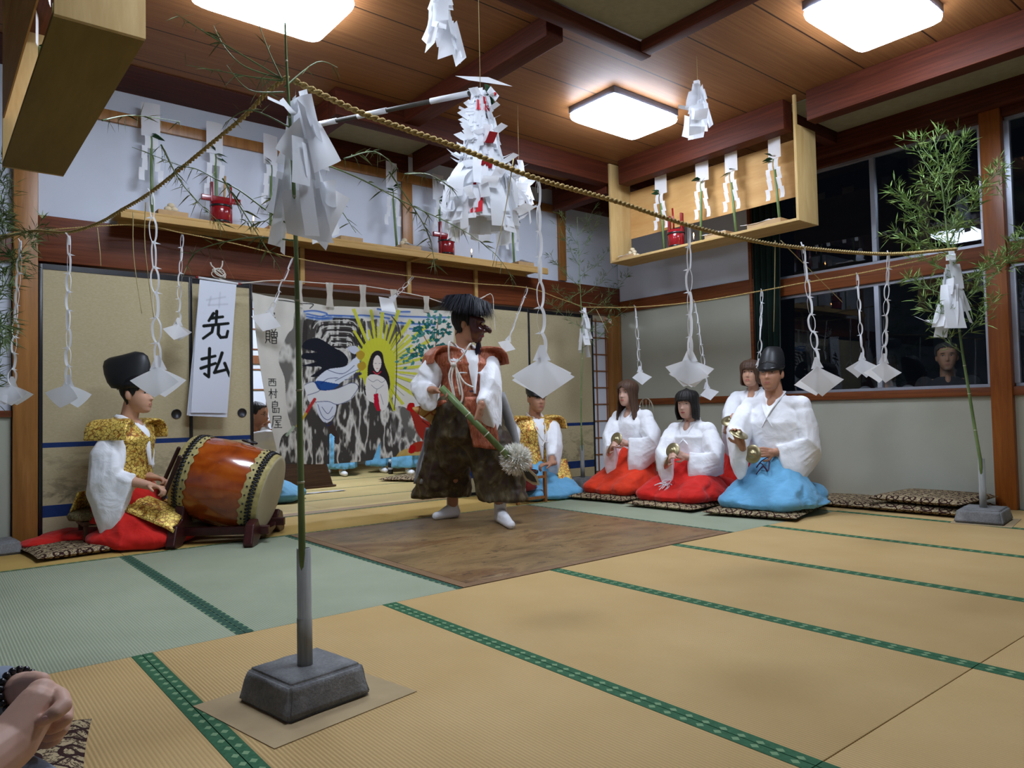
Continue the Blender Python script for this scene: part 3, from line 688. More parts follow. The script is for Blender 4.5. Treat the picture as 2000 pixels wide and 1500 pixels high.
P=onD(1013,312,(3.7,3.9,2.4));bunch('hanging_paper_bunch','small white paper bunch hanging just right of the big paper tower',P,.28,.015,.08,26,.07,.13,0,'paper bunches hanging from the ceiling',(P.x,P.y,ZC),5)
# big tower of paper
P=onD(938,172,(2.1,2.75,2.3))
tw=bunch('paper_tower','tall tiered white paper tower with red slips hanging over the dancer',P,.70,.03,.165,430,.066,.115,.025,None,(P.x,P.y,ZC),7)
b=MB();random.seed(8)
for i in range(46):
    a=2*pi*i/23+random.uniform(-.2,.2);low=i>22;out=Vector((math.cos(a),math.sin(a),0));tan=Vector((-math.sin(a),math.cos(a),0));tan=(tan+out*random.uniform(-.5,.5)).normalized();o=P+out*(.10 if not low else .13)+Vector((0,0,-.37-(.14 if low else random.random()*.08)))
    L=random.uniform(.12,.22);f=random.uniform(.2,1.0) if not low else random.uniform(-.1,.35)
    ribbon(b,smooth([o,o+out*L*f*.6+Vector((0,0,-L*.4)),o+out*L*f*.75+tan*random.uniform(-.03,.03)+Vector((0,0,-L))],4),random.uniform(.05,.085),tan)
b.build('wide_skirt_sheets',mPaper,tw)
b=MB();c=P+Vector((.02,0,.045));u=Vector((CR[0],CR[1],0))
b.add([c-u*.07+Vector((0,0,.0)),c+u*.14+Vector((0,0,-.035)),c+u*.10+Vector((-.05,.06,.02)),c-u*.06+Vector((-.05,.06,.03))],[(0,1,2,3)]);b.build('top_sheet',mPaper,tw)
b=MB();random.seed(2)
for i in range(7): leaf(b,P+u*.02+Vector((0,0,.02-.012*i)),(u*random.uniform(.6,1)+Vector((0,0,-random.uniform(.6,1.4)))),.075,.014)
b.build('dark_leaves',mSak,tw)
b=MB();c=P+u*.06+Vector((0,0,-.03));b.box((-.03,-.002,-.02),(.03,.002,.02),0,0,T(c)@Matrix.Rotation(.6,4,'Y'))
for q in (-.012,.01): b.ell(c+u*q,(.008,.008,.008),1)
b.build('tag_card',[mPaper,mRedPaper],tw)
# striped pole carrying it
A=onD(622,243,(1.9,3.4,2.4));B_=onD(918,182,(2.1,2.75,2.3));r=thing('striped_pole','dark pole with white paper wraps reaching to the paper tower','pole',tuple(B_))
MB().tube([A,B_],.011,10).build('pole',flat('dark_bark_pole',(.06,.055,.045),.6,.3),r)
for f0,f1 in ((.0,.13),(.28,.475),(.76,.99)):
    MB().tube([A.lerp(B_,f0),A.lerp(B_,f1)],.0145,12,cap=True).build('paper_wrap',mPaper,r)
# tassels on the poles
P=onD(571,158,(F0[0],F0[1],0));bunch('paper_tassel','big crumpled paper tassel of long sheets on the nearest bamboo pole',P+Vector((.02,0,0)),.34,.012,.055,26,.055,.16,0,'paper tassels on the bamboo poles',None,9)
b=MB();u=Vector((CR[0],CR[1],0)).normalized()
def sq(px,dz,rot):
    pts=[onD(x,y,(F0[0],F0[1],0))+Vector(CW)*dz for x,y in px];cen=sum(pts,Vector())/4
    def fn(s,t): 
        p=pts[0].lerp(pts[1],s).lerp(pts[3].lerp(pts[2],s),t);return p+Vector(CW)*(.02*math.sin(s*2.6+rot)+.015*math.cos(t*3+rot))
    b.sheet(fn,7,7)
sq([(552,372),(625,368),(658,480),(570,462)],-.03,0);sq([(590,330),(684,388),(640,492),(580,430)],.0,1);sq([(600,352),(655,350),(660,455),(600,470)],.03,2);sq([(560,200),(610,185),(640,330),(590,320)],.02,3);sq([(548,300),(590,235),(600,300),(585,325)],-.02,4);sq([(585,200),(625,240),(665,312),(620,345)],-.01,5)
rt_=thing('paper_tassel','pair of large hanging sheets below the tassel on the nearest pole','paper ornament',tuple(onD(600,330,(F0[0],F0[1],0))),'paper tassels on the bamboo poles');b.build('wide_sheets',mPaper,rt_)
P=onD(1856,488,(R0[0],R0[1],0));bunch('paper_tassel','crumpled white paper tassel on the right bamboo before the window',P,.52,.01,.085,22,.10,.17,0,'paper tassels on the bamboo poles',None,12)
P=onD(1141,600,(BR0[0],BR0[1],0));bunch('paper_tassel','small crumpled paper tassel on the far corner bamboo',P,.42,.008,.065,16,.07,.13,0,'paper tassels on the bamboo poles',None,13)
# ------------------------------------------------------------ offering shelves
def project(P):
    d=np.asarray(P)-CAM;z=d@CW;return 1000+F_*(d@CR)/z,750-F_*(d@CU)/z
mRedLac=flat('red_lacquer',(.22,.008,.011),.18,.6,var=.15);mBlkLac=mBlack
mTray=flat('thin_wood_tray',(.42,.27,.13),.7,.2,var=.1);mBun=flat('pale_bun',(.60,.50,.33),.7,.25,var=.12,nscale=40)
mFlame=bpy.data.materials.new('candle_flame');mFlame.use_nodes=True;_b=mFlame.node_tree.nodes['Principled BSDF'];_b.inputs['Emission Color'].default_value=(1,.42,.12,1);_b.inputs['Emission Strength'].default_value=9
mWax=flat('candle_wax',(.7,.6,.45),.5,.4)
def stick(pos,side,label,group,seed,h=.62,wdir=Vector((0,1,0)),out=Vector((-1,0,0))):
    random.seed(seed);r=thing('paper_wand',label,'offering wand',tuple(pos),group);p=V3(pos);lean=wdir*random.uniform(-.04,.04)
    top=p+Vector((0,0,h*.86))+lean
    MB().tube([p,p.lerp(top,.5),top],[.011,.010,.008],8).build('bamboo_stick',mBam,r)
    b=MB();o=top+Vector((0,0,.12))-out*.012;w_=.058;hh=.115
    b.sheet(lambda s,t:o+wdir*((s-.5)*2*w_)+Vector((0,0,(t-.5)*2*hh))-out*(.012*math.sin(s*3+seed)),4,4);b.build('paper_plate',mPaper,r)
    b=MB()
    for sg in (-1,1):
        q=top+wdir*sg*.012+out*.006;x=0
        for k in range(4):
            q2=q+Vector((0,0,-.075))+wdir*sg*(.012 if k%2 else .004);cx=wdir*sg*(.012+.016*(k%2))
            b.sheet(lambda s,t:q+cx+wdir*((s-.5)*.036)+Vector((0,0,-t*.085))+out*(.012*math.sin(t*3+k)),2,3);q=q2
    b.build('zigzag_strips',mPaper,r)
    b=MB()
    for k in range(2+seed%2):
        d=(wdir*random.choice((-.8,.9,1))+Vector((0,0,random.uniform(-.3,.9)))+out*.3);leaf(b,top+Vector((0,0,.02-.02*k))+out*.012,d,.085,.021,0,.5)
    b.build('leaves',mSak,r);return r
def tray(pos,w,d,rot,label,kind,seed,group='offering trays'):
    random.seed(seed);r=thing('offering_tray',label,'tray',tuple(pos),group);M=T(pos)@RZ(rot)
    b=MB();b.box((-w/2,-d/2,.001),(w/2,d/2,.006),0,0,M)
    for lo,hi in (((-w/2,-d/2,.006),(w/2,-d/2+.006,.035)),((-w/2,d/2-.006,.006),(w/2,d/2,.035)),((-w/2,-d/2+.007,.006),(-w/2+.006,d/2-.007,.035)),((w/2-.006,-d/2+.007,.006),(w/2,d/2-.007,.035))): b.box(lo,hi,0,0,M)
    b.build('tray',mTray,r)
    if kind=='paper' or kind=='both':
        b=MB();b.sheet(lambda s,t:M@Vector(((s-.2)*w*.9,(t-.5)*d*1.1,.036+.03*abs(s-.5)+.01*math.sin(5*t))),5,5);b.build('white_sheet',mPaper,r)
    if kind in('buns','both'):
        lay=[(i,j,0) for i in range(3) for j in range(2)]+[(.5,.5,1),(1.5,.5,1),(1,.5,1.8)]
        for n_,(i,j,k) in enumerate(lay):
            q=M@Vector(((i-1)*.040-(0.0 if kind=='buns' else .03),(j-.5)*.040,.028+k*.031))
            tag(MB().ell(q,(.025,.022,.019),0,seg=12,rings=8).build('bun',mBun),['bun at the front left of the heap, ','bun at the back left of the heap, ','bun front middle of the heap, ','bun back middle of the heap, ','bun front right of the heap, ','bun back right of the heap, ','bun on the second layer, left, ','bun on the second layer, right, ','topmost bun of the heap, '][n_]+label,'bun','buns on the trays')
    return r
def bucket(pos,label,bar=False,rot=0,h=.16):
    r=thing('lacquer_bucket',label,'bucket',tuple(pos),'red lacquer buckets');M=T(pos)@RZ(rot)
    MB().lathe([(.055,.001),(.058,.004),(.066,h*.5),(.074,h),(.069,h),(.060,h*.5),(.052,.01),(.001,.01)],28,M=M).build('tub',mRedLac,r);tb_=r.children[0] if r.children else r
    for z,q in ((.015,.0605),(h*.78,.072)): MB().lathe([(q,z),(q+.004,z+.002),(q+.004,z+.014),(q,z+.016)],28,M=M,cap=False).build('black_hoop',mBlkLac,tb_)
    for s in (-1,1): MB().box((s*.066-.007,-.018,.02),(s*.066+.007,.018,h+.14),0,.003,M).build('handle_board',mRedLac,r)
    if bar: MB().box((-.135,-.012,h+.005),(.135,.012,h+.045),0,.003,M).build('cross_bar',mRedLac,r)
    MB().lathe([(.001,h-.02),(.05,h-.02),(.02,h+.012),(.001,h+.014)],16,M=M).build('lid',mBlkLac,r)
    MB().tube([M@Vector((.02,0,h)),M@Vector((.03,0,h+.2))],.008,8).build('ladle_stick',mRedLac if not bar else mTray,r);return r
def candle(pos,label,lit=True):
    r=thing('candle',label,'candle',tuple(pos),'small candles');M=T(pos)
    MB().lathe([(.016,.001),(.016,.006),(.005,.012),(.005,.03),(.010,.034),(.001,.035)],12,M=M).build('holder',mBlack,r)
    wx_=MB().lathe([(.0055,.036),(.0055,.06),(.001,.061)],10,M=M).build('wax',mWax,r)
    MB().lathe([(.001,.062),(.005,.07),(.0045,.078),(.001,.094)],10,M=M).build('flame',mFlame,wx_)
# right shelf box
SZ=2.12
mPineD=wood('darker_olive_board','7c6638','8c7442','Y',1.5,.7,.1,8,True)  # darker variant of the pine board wood, for the left shelf box only
def shelfbox(x0,x1,y0,y1,label,mir=False):
    r=thing('hanging_shelf',label,'hanging shelf',((x0+x1)/2,(y0+y1)/2,SZ),'hanging shelf boxes')
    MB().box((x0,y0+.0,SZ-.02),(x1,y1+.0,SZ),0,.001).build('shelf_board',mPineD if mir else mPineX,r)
    MB().box((x0,y0-.021,SZ-.02),(x1,y0-.001,2.805),0,.001).build('end_board',mPine,r)
    MB().box((x0,y0-.0209,2.8055),(x0+.022,y0-.0011,3.02)).build('end_board_top',mPine,r)
    MB().box((x0,y1+.001,SZ-.02),(x1,y1+.021,3.02),0,.001).build('end_board',mPine,r)
    xx=(x1-.008,x1-.001) if not mir else (x0+.001,x0+.008)
    MB().box((xx[0],y0+.001,2.355),(xx[1],y1-.001,2.795)).build('plywood_back',mPly,r)
shelfbox(4.93,5.205,2.77,4.58,'open pine shelf box hanging by the windows with red bucket')
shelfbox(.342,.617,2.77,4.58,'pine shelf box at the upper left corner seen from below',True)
for i,(px,py,lab) in enumerate([(1298,486,'paper wand at the far end of the window shelf, behind the red bucket'),(1368,463,'paper wand with two leaves, second from the far end of the window shelf'),(1438,445,'paper wand before bare plywood, third from the far end of the window shelf'),(1523,418,'paper wand nearest the near end board of the window shelf')]):
    q=onX(px,py,5.09);stick((5.09,q.y,SZ+.001),1,lab,'paper wands on the window shelf',20+i,.62+.0*i,Vector((0,1,0)))
q=onX(1318,478,5.02);bucket((5.04,q.y,SZ),'red lacquer bucket with black hoop on the window shelf',False,1.57)
q=onX(1355,468,5.0);candle((5.0,q.y,SZ),'lit candle beside the red bucket on the window shelf')
q=onX(1232,495,5.04);tray((5.03,q.y,SZ),.16,.12,1.57,'far end of window shelf','both',1)
q=onX(1405,450,5.0);tray((5.0,q.y,SZ),.2,.12,1.57,'tray under the white sheet in mid window shelf','paper',2)
q=onX(1500,430,5.0);tray((5.0,q.y,SZ),.28,.13,1.57,'tray at the near end of the window shelf','paper',3)
for i,(y,lab) in enumerate([(3.0,'wand stem nearest in the left hanging box'),(3.35,'second wand stem in the left hanging box'),(3.8,'third wand stem in the left hanging box'),(4.25,'farthest wand stem in the left hanging box')]):
    stick((.47,y,SZ+.001),1,lab,'paper wands in the left box',30+i,.60,Vector((0,1,0)),Vector((1,0,0)))
# long shelf on the back wall
r=thing('wall_shelf','long pine shelf on brackets along the back wall above the sliding doors','shelf',(2.85,5.35,2.1))
MB().box((1.015,5.20,2.113),(4.70,5.505,2.13),0,.002).build('shelf_board',mPineS,r)
MB().box((1.015,5.195,2.070),(4.70,5.215,2.112),0,.002).build('front_batten',mPineS,r)
MB().box((1.05,5.47,2.088),(4.66,5.505,2.112)).build('rear_batten',mPineS,r)
for x in (1.25,3.33): MB().box((x,5.216,2.09),(x+.035,5.50,2.1125)).build('bracket',mPineS,r)
for x in (2.33,3.30,4.02):
    tag(MB().box((x,5.46,1.80 if x<4 else 1.79),(x+.035,5.484,2.087),0,.001).build('support_strip',mPineS),{2.33:'pale wooden strip on the beam above the painted cloth\'s left',3.3:'pale wooden strip on the beam above the painted cloth\'s right',4.02:'pale wooden strip on the beam right of the dancer\'s hair'}[x],'strip','wooden strips on the beam')
for i,(px,lab,hh) in enumerate([(297,'paper wand at the left end of the back wall shelf',.66),(424,'paper wand rising behind the red bucket of the back wall shelf',.62),(528,'paper wand right of the left candle on the back wall shelf',.62),(775,'paper wand left of the post on the back wall shelf',.62),(860,'paper wand by the second red bucket on the back wall shelf',.60),(1003,'paper wand near the right end of the back wall shelf',.56)]):
    q=onY(px,440,5.38);stick((q.x,5.38,2.131),1,lab,'paper wands on the back wall shelf',40+i,hh,Vector((1,0,0)),Vector((0,-1,0)))
q=onY(432,425,5.30);bucket((q.x,5.30,2.131),'red lacquer bucket with cross bar on the left of the back wall shelf',True,0)
q=onY(872,480,5.30);bucket((q.x,5.30,2.131),'red lacquer bucket behind the paper tower on the back wall shelf',True,0)
q=onY(495,430,5.27);candle((q.x,5.27,2.131),'lit candle right of the left bucket on the back wall shelf')
q=onY(921,490,5.27);candle((q.x,5.27,2.131),'candle under the big paper tower on the back wall shelf')
for px,lab,kd,sd in ((334,'tray at left end of back shelf','buns',4),(545,'tray right of the left candle on the back wall shelf','none',5),(680,'tray in the middle of the back wall shelf','none',6),(795,'tray by the post on back shelf','both',7),(1018,'tray at the right end of the back wall shelf','paper',8)):
    q=onY(px,450,5.29);tray((q.x,5.285,2.131),.19,.12,0,lab,kd,sd)
# ------------------------------------------------------------ painted surfaces
class Paint:
    def __init__(s,X,Y,base): s.X=X;s.Y=Y;s.c=np.tile(np.array(base,float),(len(X),1));s.rng=np.random.RandomState(4)
    def blend(s,m,col,a=1.0):
        m=(m*a)[:,None];s.c=s.c*(1-m)+np.array(lin(col) if isinstance(col,str) else col)*m
    def inside(s,poly):
        X,Y=s.X,s.Y;r=np.zeros(len(X),bool);n=len(poly)
        for i in range(n):
            x0,y0=poly[i];x1,y1=poly[(i+1)%n]
            if y0==y1: continue
            c=((y0>Y)!=(y1>Y))&(X<(x1-x0)*(Y-y0)/(y1-y0)+x0);r^=c
        return r
    def sm(s,poly,k=5):
        n=len(poly);o=[]
        for i in range(n):
            p0,p1,p2,p3=[np.array(poly[(i+j-1)%n],float) for j in range(4)]
            for j in range(k):
                t=j/k;o.append(.5*((2*p1)+(p2-p0)*t+(2*p0-5*p1+4*p2-p3)*t*t+(3*p1-p0-3*p2+p3)*t**3))
        return o
    def fill(s,poly,col,a=1,smooth=True): s.blend(s.inside(s.sm(poly) if smooth else poly).astype(float),col,a)
    def dist(s,pts):
        d=np.full(len(s.X),1e9);q=np.zeros(len(s.X));n=len(pts)-1
        for i in range(n):
            (x0,y0),(x1,y1)=pts[i],pts[i+1];dx,dy=x1-x0,y1-y0;L=dx*dx+dy*dy+1e-9
            t=np.clip(((s.X-x0)*dx+(s.Y-y0)*dy)/L,0,1);e=np.hypot(s.X-x0-t*dx,s.Y-y0-t*dy);m=e<d;d[m]=e[m];q[m]=((i+t)/n)[m]
        return d,q
    def stroke(s,pts,w,col,a=1,soft=.6,sm=True,taper=0):
        if sm and len(pts)>2:
            P=[V3((x,y,0)) for x,y in pts];P=smooth(P,5);pts=[(p.x,p.y) for p in P]
        d,q=s.dist(pts);ww=w/2*(1-taper*q);s.blend(np.clip((ww-d)/soft+.5,0,1),col,a)
    def noise(s,sc,oct=4,seed=0,sx=1,sy=1):
        r=np.random.RandomState(seed);X=s.X*sc*sx;Y=s.Y*sc*sy;o=np.zeros(len(X));am=1;tot=0
        for k in range(oct):
            g=r.rand(64,64);xi=np.floor(X).astype(int);yi=np.floor(Y).astype(int);fx=X-xi;fy=Y-yi;fx=fx*fx*(3-2*fx);fy=fy*fy*(3-2*fy)
            a=g[xi%64,yi%64];b=g[(xi+1)%64,yi%64];c=g[xi%64,(yi+1)%64];d=g[(xi+1)%64,(yi+1)%64]
            o+=am*((a*(1-fx)+b*fx)*(1-fy)+(c*(1-fx)+d*fx)*fy);tot+=am;am*=.5;X=X*2.03+7;Y=Y*2.03+3
        return o/tot
KJ={'saki':[[(.38,.08),(.22,.34)],[(.30,.25),(.74,.2)],[(.04,.53),(.96,.44)],[(.5,.0),(.5,.48)],[(.40,.5),(.36,.75),(.04,.98)],[(.60,.48),(.60,.82),(.70,.95),(.92,.93),(.96,.72)]],
'harai':[[(.04,.34),(.46,.24)],[(.27,.0),(.28,.92),(.14,.82)],[(.02,.64),(.48,.48)],[(.68,.14),(.60,.42),(.46,.78)],[(.46,.78),(.86,.68)],[(.78,.48),(.97,.9)]],
'zou':[[(.08,.1),(.38,.1),(.38,.7),(.08,.7),(.08,.1)],[(.08,.3),(.38,.3)],[(.08,.5),(.38,.5)],[(.15,.72),(.03,.95)],[(.3,.72),(.42,.92)],[(.55,.02),(.62,.15)],[(.85,.0),(.75,.15)],[(.5,.2),(.95,.2),(.95,.52),(.5,.52),(.5,.2)],[(.72,.2),(.72,.52)],[(.5,.36),(.95,.36)],[(.56,.6),(.9,.6),(.9,.98),(.56,.98),(.56,.6)],[(.56,.79),(.9,.79)]],
'nishi':[[(.05,.08),(.95,.08)],[(.1,.35),(.9,.35),(.9,.95),(.1,.95),(.1,.35)],[(.38,.08),(.36,.4),(.28,.65)],[(.6,.08),(.6,.55),(.75,.62)]],
'mura':[[(.02,.3),(.45,.28)],[(.25,.02),(.25,.98)],[(.24,.32),(.03,.7)],[(.27,.32),(.45,.6)],[(.5,.32),(.98,.3)],[(.8,.05),(.8,.9),(.68,.85)],[(.6,.5),(.68,.66)]],
'shima':[[(.5,.0),(.4,.1)],[(.2,.1),(.75,.1),(.75,.42),(.2,.42),(.2,.1)],[(.2,.26),(.75,.26)],[(.2,.42),(.2,.57),(.95,.57)],[(.92,.57),(.9,.92),(.78,.9)],[(.25,.66),(.25,.9),(.65,.9),(.65,.68)],[(.45,.62),(.45,.9)]],
'ya':[[(.15,.08),(.9,.08),(.9,.28),(.15,.28)],[(.15,.08),(.12,.7),(.02,.95)],[(.3,.42),(.9,.42)],[(.55,.42),(.4,.58),(.8,.56)],[(.6,.62),(.6,.95)],[(.35,.75),(.85,.75)],[(.25,.96),(.97,.96)]],
'ki':[[(.5,.0),(.5,.1)],[(.1,.25),(.1,.12),(.9,.12),(.88,.25)],[(.25,.28),(.75,.28)],[(.5,.2),(.3,.42)],[(.05,.5),(.95,.5)],[(.2,.6),(.6,.6),(.6,.8),(.2,.8),(.2,.6)],[(.8,.5),(.8,.95),(.65,.9)]]}
def kanji(pt,name,x0,y0,x1,y1,w,col,lean=0,a=1,taper=.25):
    for stk in KJ[name]: pt.stroke([(x0+(x1-x0)*u+lean*v,y0+(y1-y0)*v) for u,v in stk],w,col,a,sm=False,taper=taper)
def painted(b,name,verts,cols,parent,solid=0,base=None):
    o=b.build(name,base,parent)
    at=o.data.color_attributes.new('paint','FLOAT_COLOR','POINT');a=np.ones((len(cols),4),np.float32);a[:,:3]=cols;at.data.foreach_set('color',a.ravel())
    return o
mPaint=NT('painted_cloth',.9,.1);_a=mPaint.node('ShaderNodeAttribute',attribute_name='paint');mPaint.link(_a.outputs['Color'],mPaint.b.inputs['Base Color']);mPaint.bump(mPaint.noise(mPaint.coord(),500,2),.1,.002);mPaint=mPaint.m
# painted banner
NX,NY=470,390;BY=5.43
topc=[(493,571),(520,577),(560,584),(610,592),(650,598),(700,600),(760,600),(820,604),(885,608)]
botc=[(546,906),(580,906),(620,907),(655,906),(700,902),(760,894),(800,890),(850,889),(884,888)]
lefc=[(0,0),(.25,10/53*1.0),(.5,.42),(.8,.8),(1,1)]
def interp(cv,t):
    f=t*(len(cv)-1);i=min(int(f),len(cv)-2);f-=i;return np.array(cv[i])*(1-f)+np.array(cv[i+1])*f
vs=np.zeros(((NX+1)*(NY+1),3));pxy=np.zeros(((NX+1)*(NY+1),2))
jj,ii=np.meshgrid(np.arange(NY+1)/NY,np.arange(NX+1)/NX,indexing='ij')
tp=np.array([interp(topc,i/NX) for i in range(NX+1)]);bt=np.array([interp(botc,i/NX) for i in range(NX+1)])
w_=jj[...,None];pp=tp[None]*(1-w_)+bt[None]*w_
pp[...,0]-= (6*np.sin(pi*jj)*(1-ii)**3)
PXs=pp[...,0].ravel();PYs=pp[...,1].ravel()
D=CW[None]+((PXs-1000)/F_)[:,None]*CR[None]-((PYs-750)/F_)[:,None]*CU[None];tt=(BY-CAM[1])/D[:,1];P3=CAM[None]+D*tt[:,None]
P3[:,1]+=.010*np.sin(ii.ravel()*17+jj.ravel()*2)+.006*np.sin(ii.ravel()*41+1+jj.ravel()*3)+.01*np.sin(jj.ravel()*4+ii.ravel()*6)
pt=Paint(PXs,PYs,(.60,.575,.50));n1=pt.noise(.05,5,1);n2=pt.noise(.11,5,2);n3=pt.noise(.03,4,3)
pt.c*=(.93+.14*n1)[:,None]
def inkzone(poly,seed,sc=.055,amt=1,sx=1,sy=1,warm=0):
    m=pt.inside(pt.sm(poly)).astype(float);a=pt.noise(sc*.75,4,seed,sx*1.35,sy*.6);b=pt.noise(sc*.4,3,seed+9,sx*1.2,sy*.7)
    v=np.abs(np.sin((a*2.6+b*1.0)*pi+pt.noise(.02,2,seed+3)*2))          # contour bands
    dk=np.clip((v-.34)/.38,0,1);wsh=np.clip(1-v/.3,0,1)
    pt.blend(m*.55,(.30,.285,.26),amt);pt.blend(m*dk,(.022,.017,.014),.97*amt);pt.blend(m*wsh,(.66,.64,.58),.85*amt)
inkzone([(590,600),(602,625),(598,680),(592,700),(585,770),(588,830),(575,850),(560,800),(556,740),(545,700),(560,655),(572,640),(575,610)],11,.03,.75)
inkzone([(592,640),(600,622),(625,616),(655,620),(700,622),(712,632),(714,700),(714,775),(740,770),(770,800),(790,850),(796,880),(770,893),(700,903),(600,908),(556,908),(545,880),(552,850),(575,842),(590,850),(590,740)],5,.052,.95,1.1,.75)
inkzone([(640,618),(690,618),(712,628),(745,622),(790,630),(795,650),(770,690),(770,790),(800,850),(830,880),(800,888),(776,893),(760,800),(740,760),(712,760),(712,650)],6,.05,.85,1.2,.8)
inkzone([(770,800),(792,795),(812,820),(812,850),(795,885),(775,880),(765,840)],8,.04,.8);inkzone([(815,830),(835,815),(850,850),(830,870),(815,862)],9,.05,.7)
for k,(x,w) in enumerate([(700,3),(706,2.5),(711,2)]): pt.stroke([(x,640),(x+1,700),(x,765)],w,(.03,.025,.02))
for k in range(6): # overhanging ledges
    y=622+k*11;pt.stroke([(610+k*9,y+16),(618+k*9,y+3),(650,y),(690-k*2,y+2),(700-k*3,y+12),(702-k*3,y+40)],3.2,(.03,.025,.025));pt.stroke([(612+k*9,y+19),(622+k*9,y+7),(650,y+4),(686-k*2,y+6),(695-k*3,y+16)],1.5,(.6,.58,.52))
# clouds
for L_ in ([(595,608),(615,607),(640,612),(628,618),(600,613)],[(600,618),(625,622),(650,620)],[(640,615),(690,618),(705,616),(760,622)],[(740,612),(790,618),(870,620)],[(760,628),(800,632),(850,634)],[(800,642),(840,646)],[(735,604),(760,608),(800,609)]):
    pt.stroke(L_,3.4,'3c64a8',.9);pt.stroke([(x,y+3) for x,y in L_],3,'9fb9d8',.5)
pt.stroke([(545,586),(590,592),(612,594),(606,602)],2,(.03,.03,.03))
# sun rays
cx,cy=737,722
pt.fill([(cx-22,cy+40),(cx-34,cy-10),(cx-28,cy-48),(cx,cy-62),(cx+26,cy-46),(cx+36,cy-5),(cx+32,cy+50),(cx+5,cy+70)],(.50,.50,.035))
for i,(a,L_,w) in enumerate([(-112,128,7),(-104,80,5),(-97,118,6),(-91,84,4),(-86,112,8),(-78,90,5),(-70,124,8),(-62,84,4),(-56,118,8),(-48,92,5),(-42,128,9),(-35,84,5),(-29,126,8),(-21,88,5),(-14,96,6),(-4,104,7),(6,90,5),(18,108,8),(34,92,7),(52,86,6),(66,88,7),(-122,90,5),(-132,60,6),(-150,45,6),(176,44,6),(158,40,6)]):
    r_=math.radians(a);dx,dy=math.cos(r_),math.sin(r_);px_,py_=-dy,dx;pt.fill([(cx-px_*2,cy-py_*2),(cx+px_*2,cy+py_*2),(cx+dx*L_+px_*w/2,cy+dy*L_+py_*w/2),(cx+dx*L_-px_*w/2,cy+dy*L_-py_*w/2)],(.52,.52,.04),.95,False)
for a in range(-60,70,11):
    r_=math.radians(a+4);pt.stroke([(cx+46*math.cos(r_),cy+46*math.sin(r_)),(cx+74*math.cos(r_),cy+74*math.sin(r_))],1.2,(.10,.10,.02),.7)
pt.stroke([(774,640),(776,700),(775,770),(772,800)],2.2,(.03,.03,.02),.9);pt.stroke([(765,618),(778,635),(784,660)],2.5,(.03,.03,.02),.9)
# seated lady
pt.fill([(711,770),(716,740),(717,715),(724,692),(735,685),(745,691),(750,712),(760,735),(762,756),(752,775),(735,780)],(.02,.016,.016))
pt.fill([(716,778),(713,745),(722,732),(740,734),(754,745),(760,770),(757,792),(746,802),(735,790)],(.66,.63,.58))
pt.fill([(727,712),(729,700),(735,694),(741,700),(743,712),(739,723),(735,727),(730,722)],(.68,.61,.54));pt.stroke([(730,710),(733,710)],.9,(.1,.1,.1));pt.stroke([(738,710),(741,710)],.9,(.1,.1,.1));pt.stroke([(733.5,720),(736.5,720)],1,(.4,.03,.03))
pt.stroke([(728,726),(735,731),(742,726)],2.2,(.45,.03,.05));pt.fill([(729,770),(737,768),(740,790),(742,802),(736,803),(730,790)],(.45,.008,.03),1,False)
for q in ([(718,740),(727,746),(735,742),(744,747),(752,742)],[(724,752),(735,760),(748,752)],[(735,760),(733,770)],[(742,770),(748,790)]): pt.stroke(q,.9,(.12,.14,.2))
# dancing figure seen from behind
pt.fill([(592,672),(600,664),(618,660),(636,667),(655,680),(670,690),(678,703),(674,716),(660,722),(640,722),(630,732),(606,736),(628,718),(604,716),(590,714),(618,706),(590,700),(594,690),(620,688),(592,680)],(.014,.015,.022))
pt.fill([(640,722),(672,716),(690,700),(700,702),(698,722),(672,742),(655,752),(626,750),(616,742)],(.60,.64,.70));pt.fill([(617,744),(650,748),(662,752),(640,764),(620,758)],'254a86');pt.fill([(594,752),(612,746),(624,762),(655,760),(684,748),(698,756),(684,780),(660,790),(640,784),(606,786),(598,770)],(.63,.63,.62))
pt.fill([(618,786),(655,788),(652,815),(636,826),(622,812)],(.60,.62,.68));pt.fill([(640,828),(650,826),(664,858),(660,868),(650,858)],(.05,.035,.03))
for q in ([(594,752),(612,746),(624,762),(600,772)],[(624,762),(655,760),(684,748),(698,756),(684,778)],[(606,786),(640,784),(660,790),(684,780)],[(620,790),(628,812),(640,820),(652,812)],[(640,722),(668,730),(690,714)],[(655,744),(676,732),(698,722)],[(690,700),(700,690),(704,706)],[(672,742),(690,738),(702,724)],[(634,824),(640,832),(650,824)],[(626,750),(640,740),(660,738)],[(628,795),(640,808),(650,795)]): pt.stroke(q,1.3,'1c2f66',.9)
pt.fill([(676,680),(692,676),(700,684),(690,692)],(.50,.52,.60));pt.fill([(694,690),(704,685),(711,692),(706,702),(697,701)],'a88a2c');pt.fill([(696,712),(708,706),(714,716),(706,724),(698,720)],'a88a2c')
pt.stroke([(614,780),(596,808)],6,(.42,.03,.03),sm=False);pt.stroke([(596,808),(578,832)],5,'b89a2a',sm=False)
pt.stroke([(572,834),(560,850)],5,(.35,.45,.30),.8,sm=False)
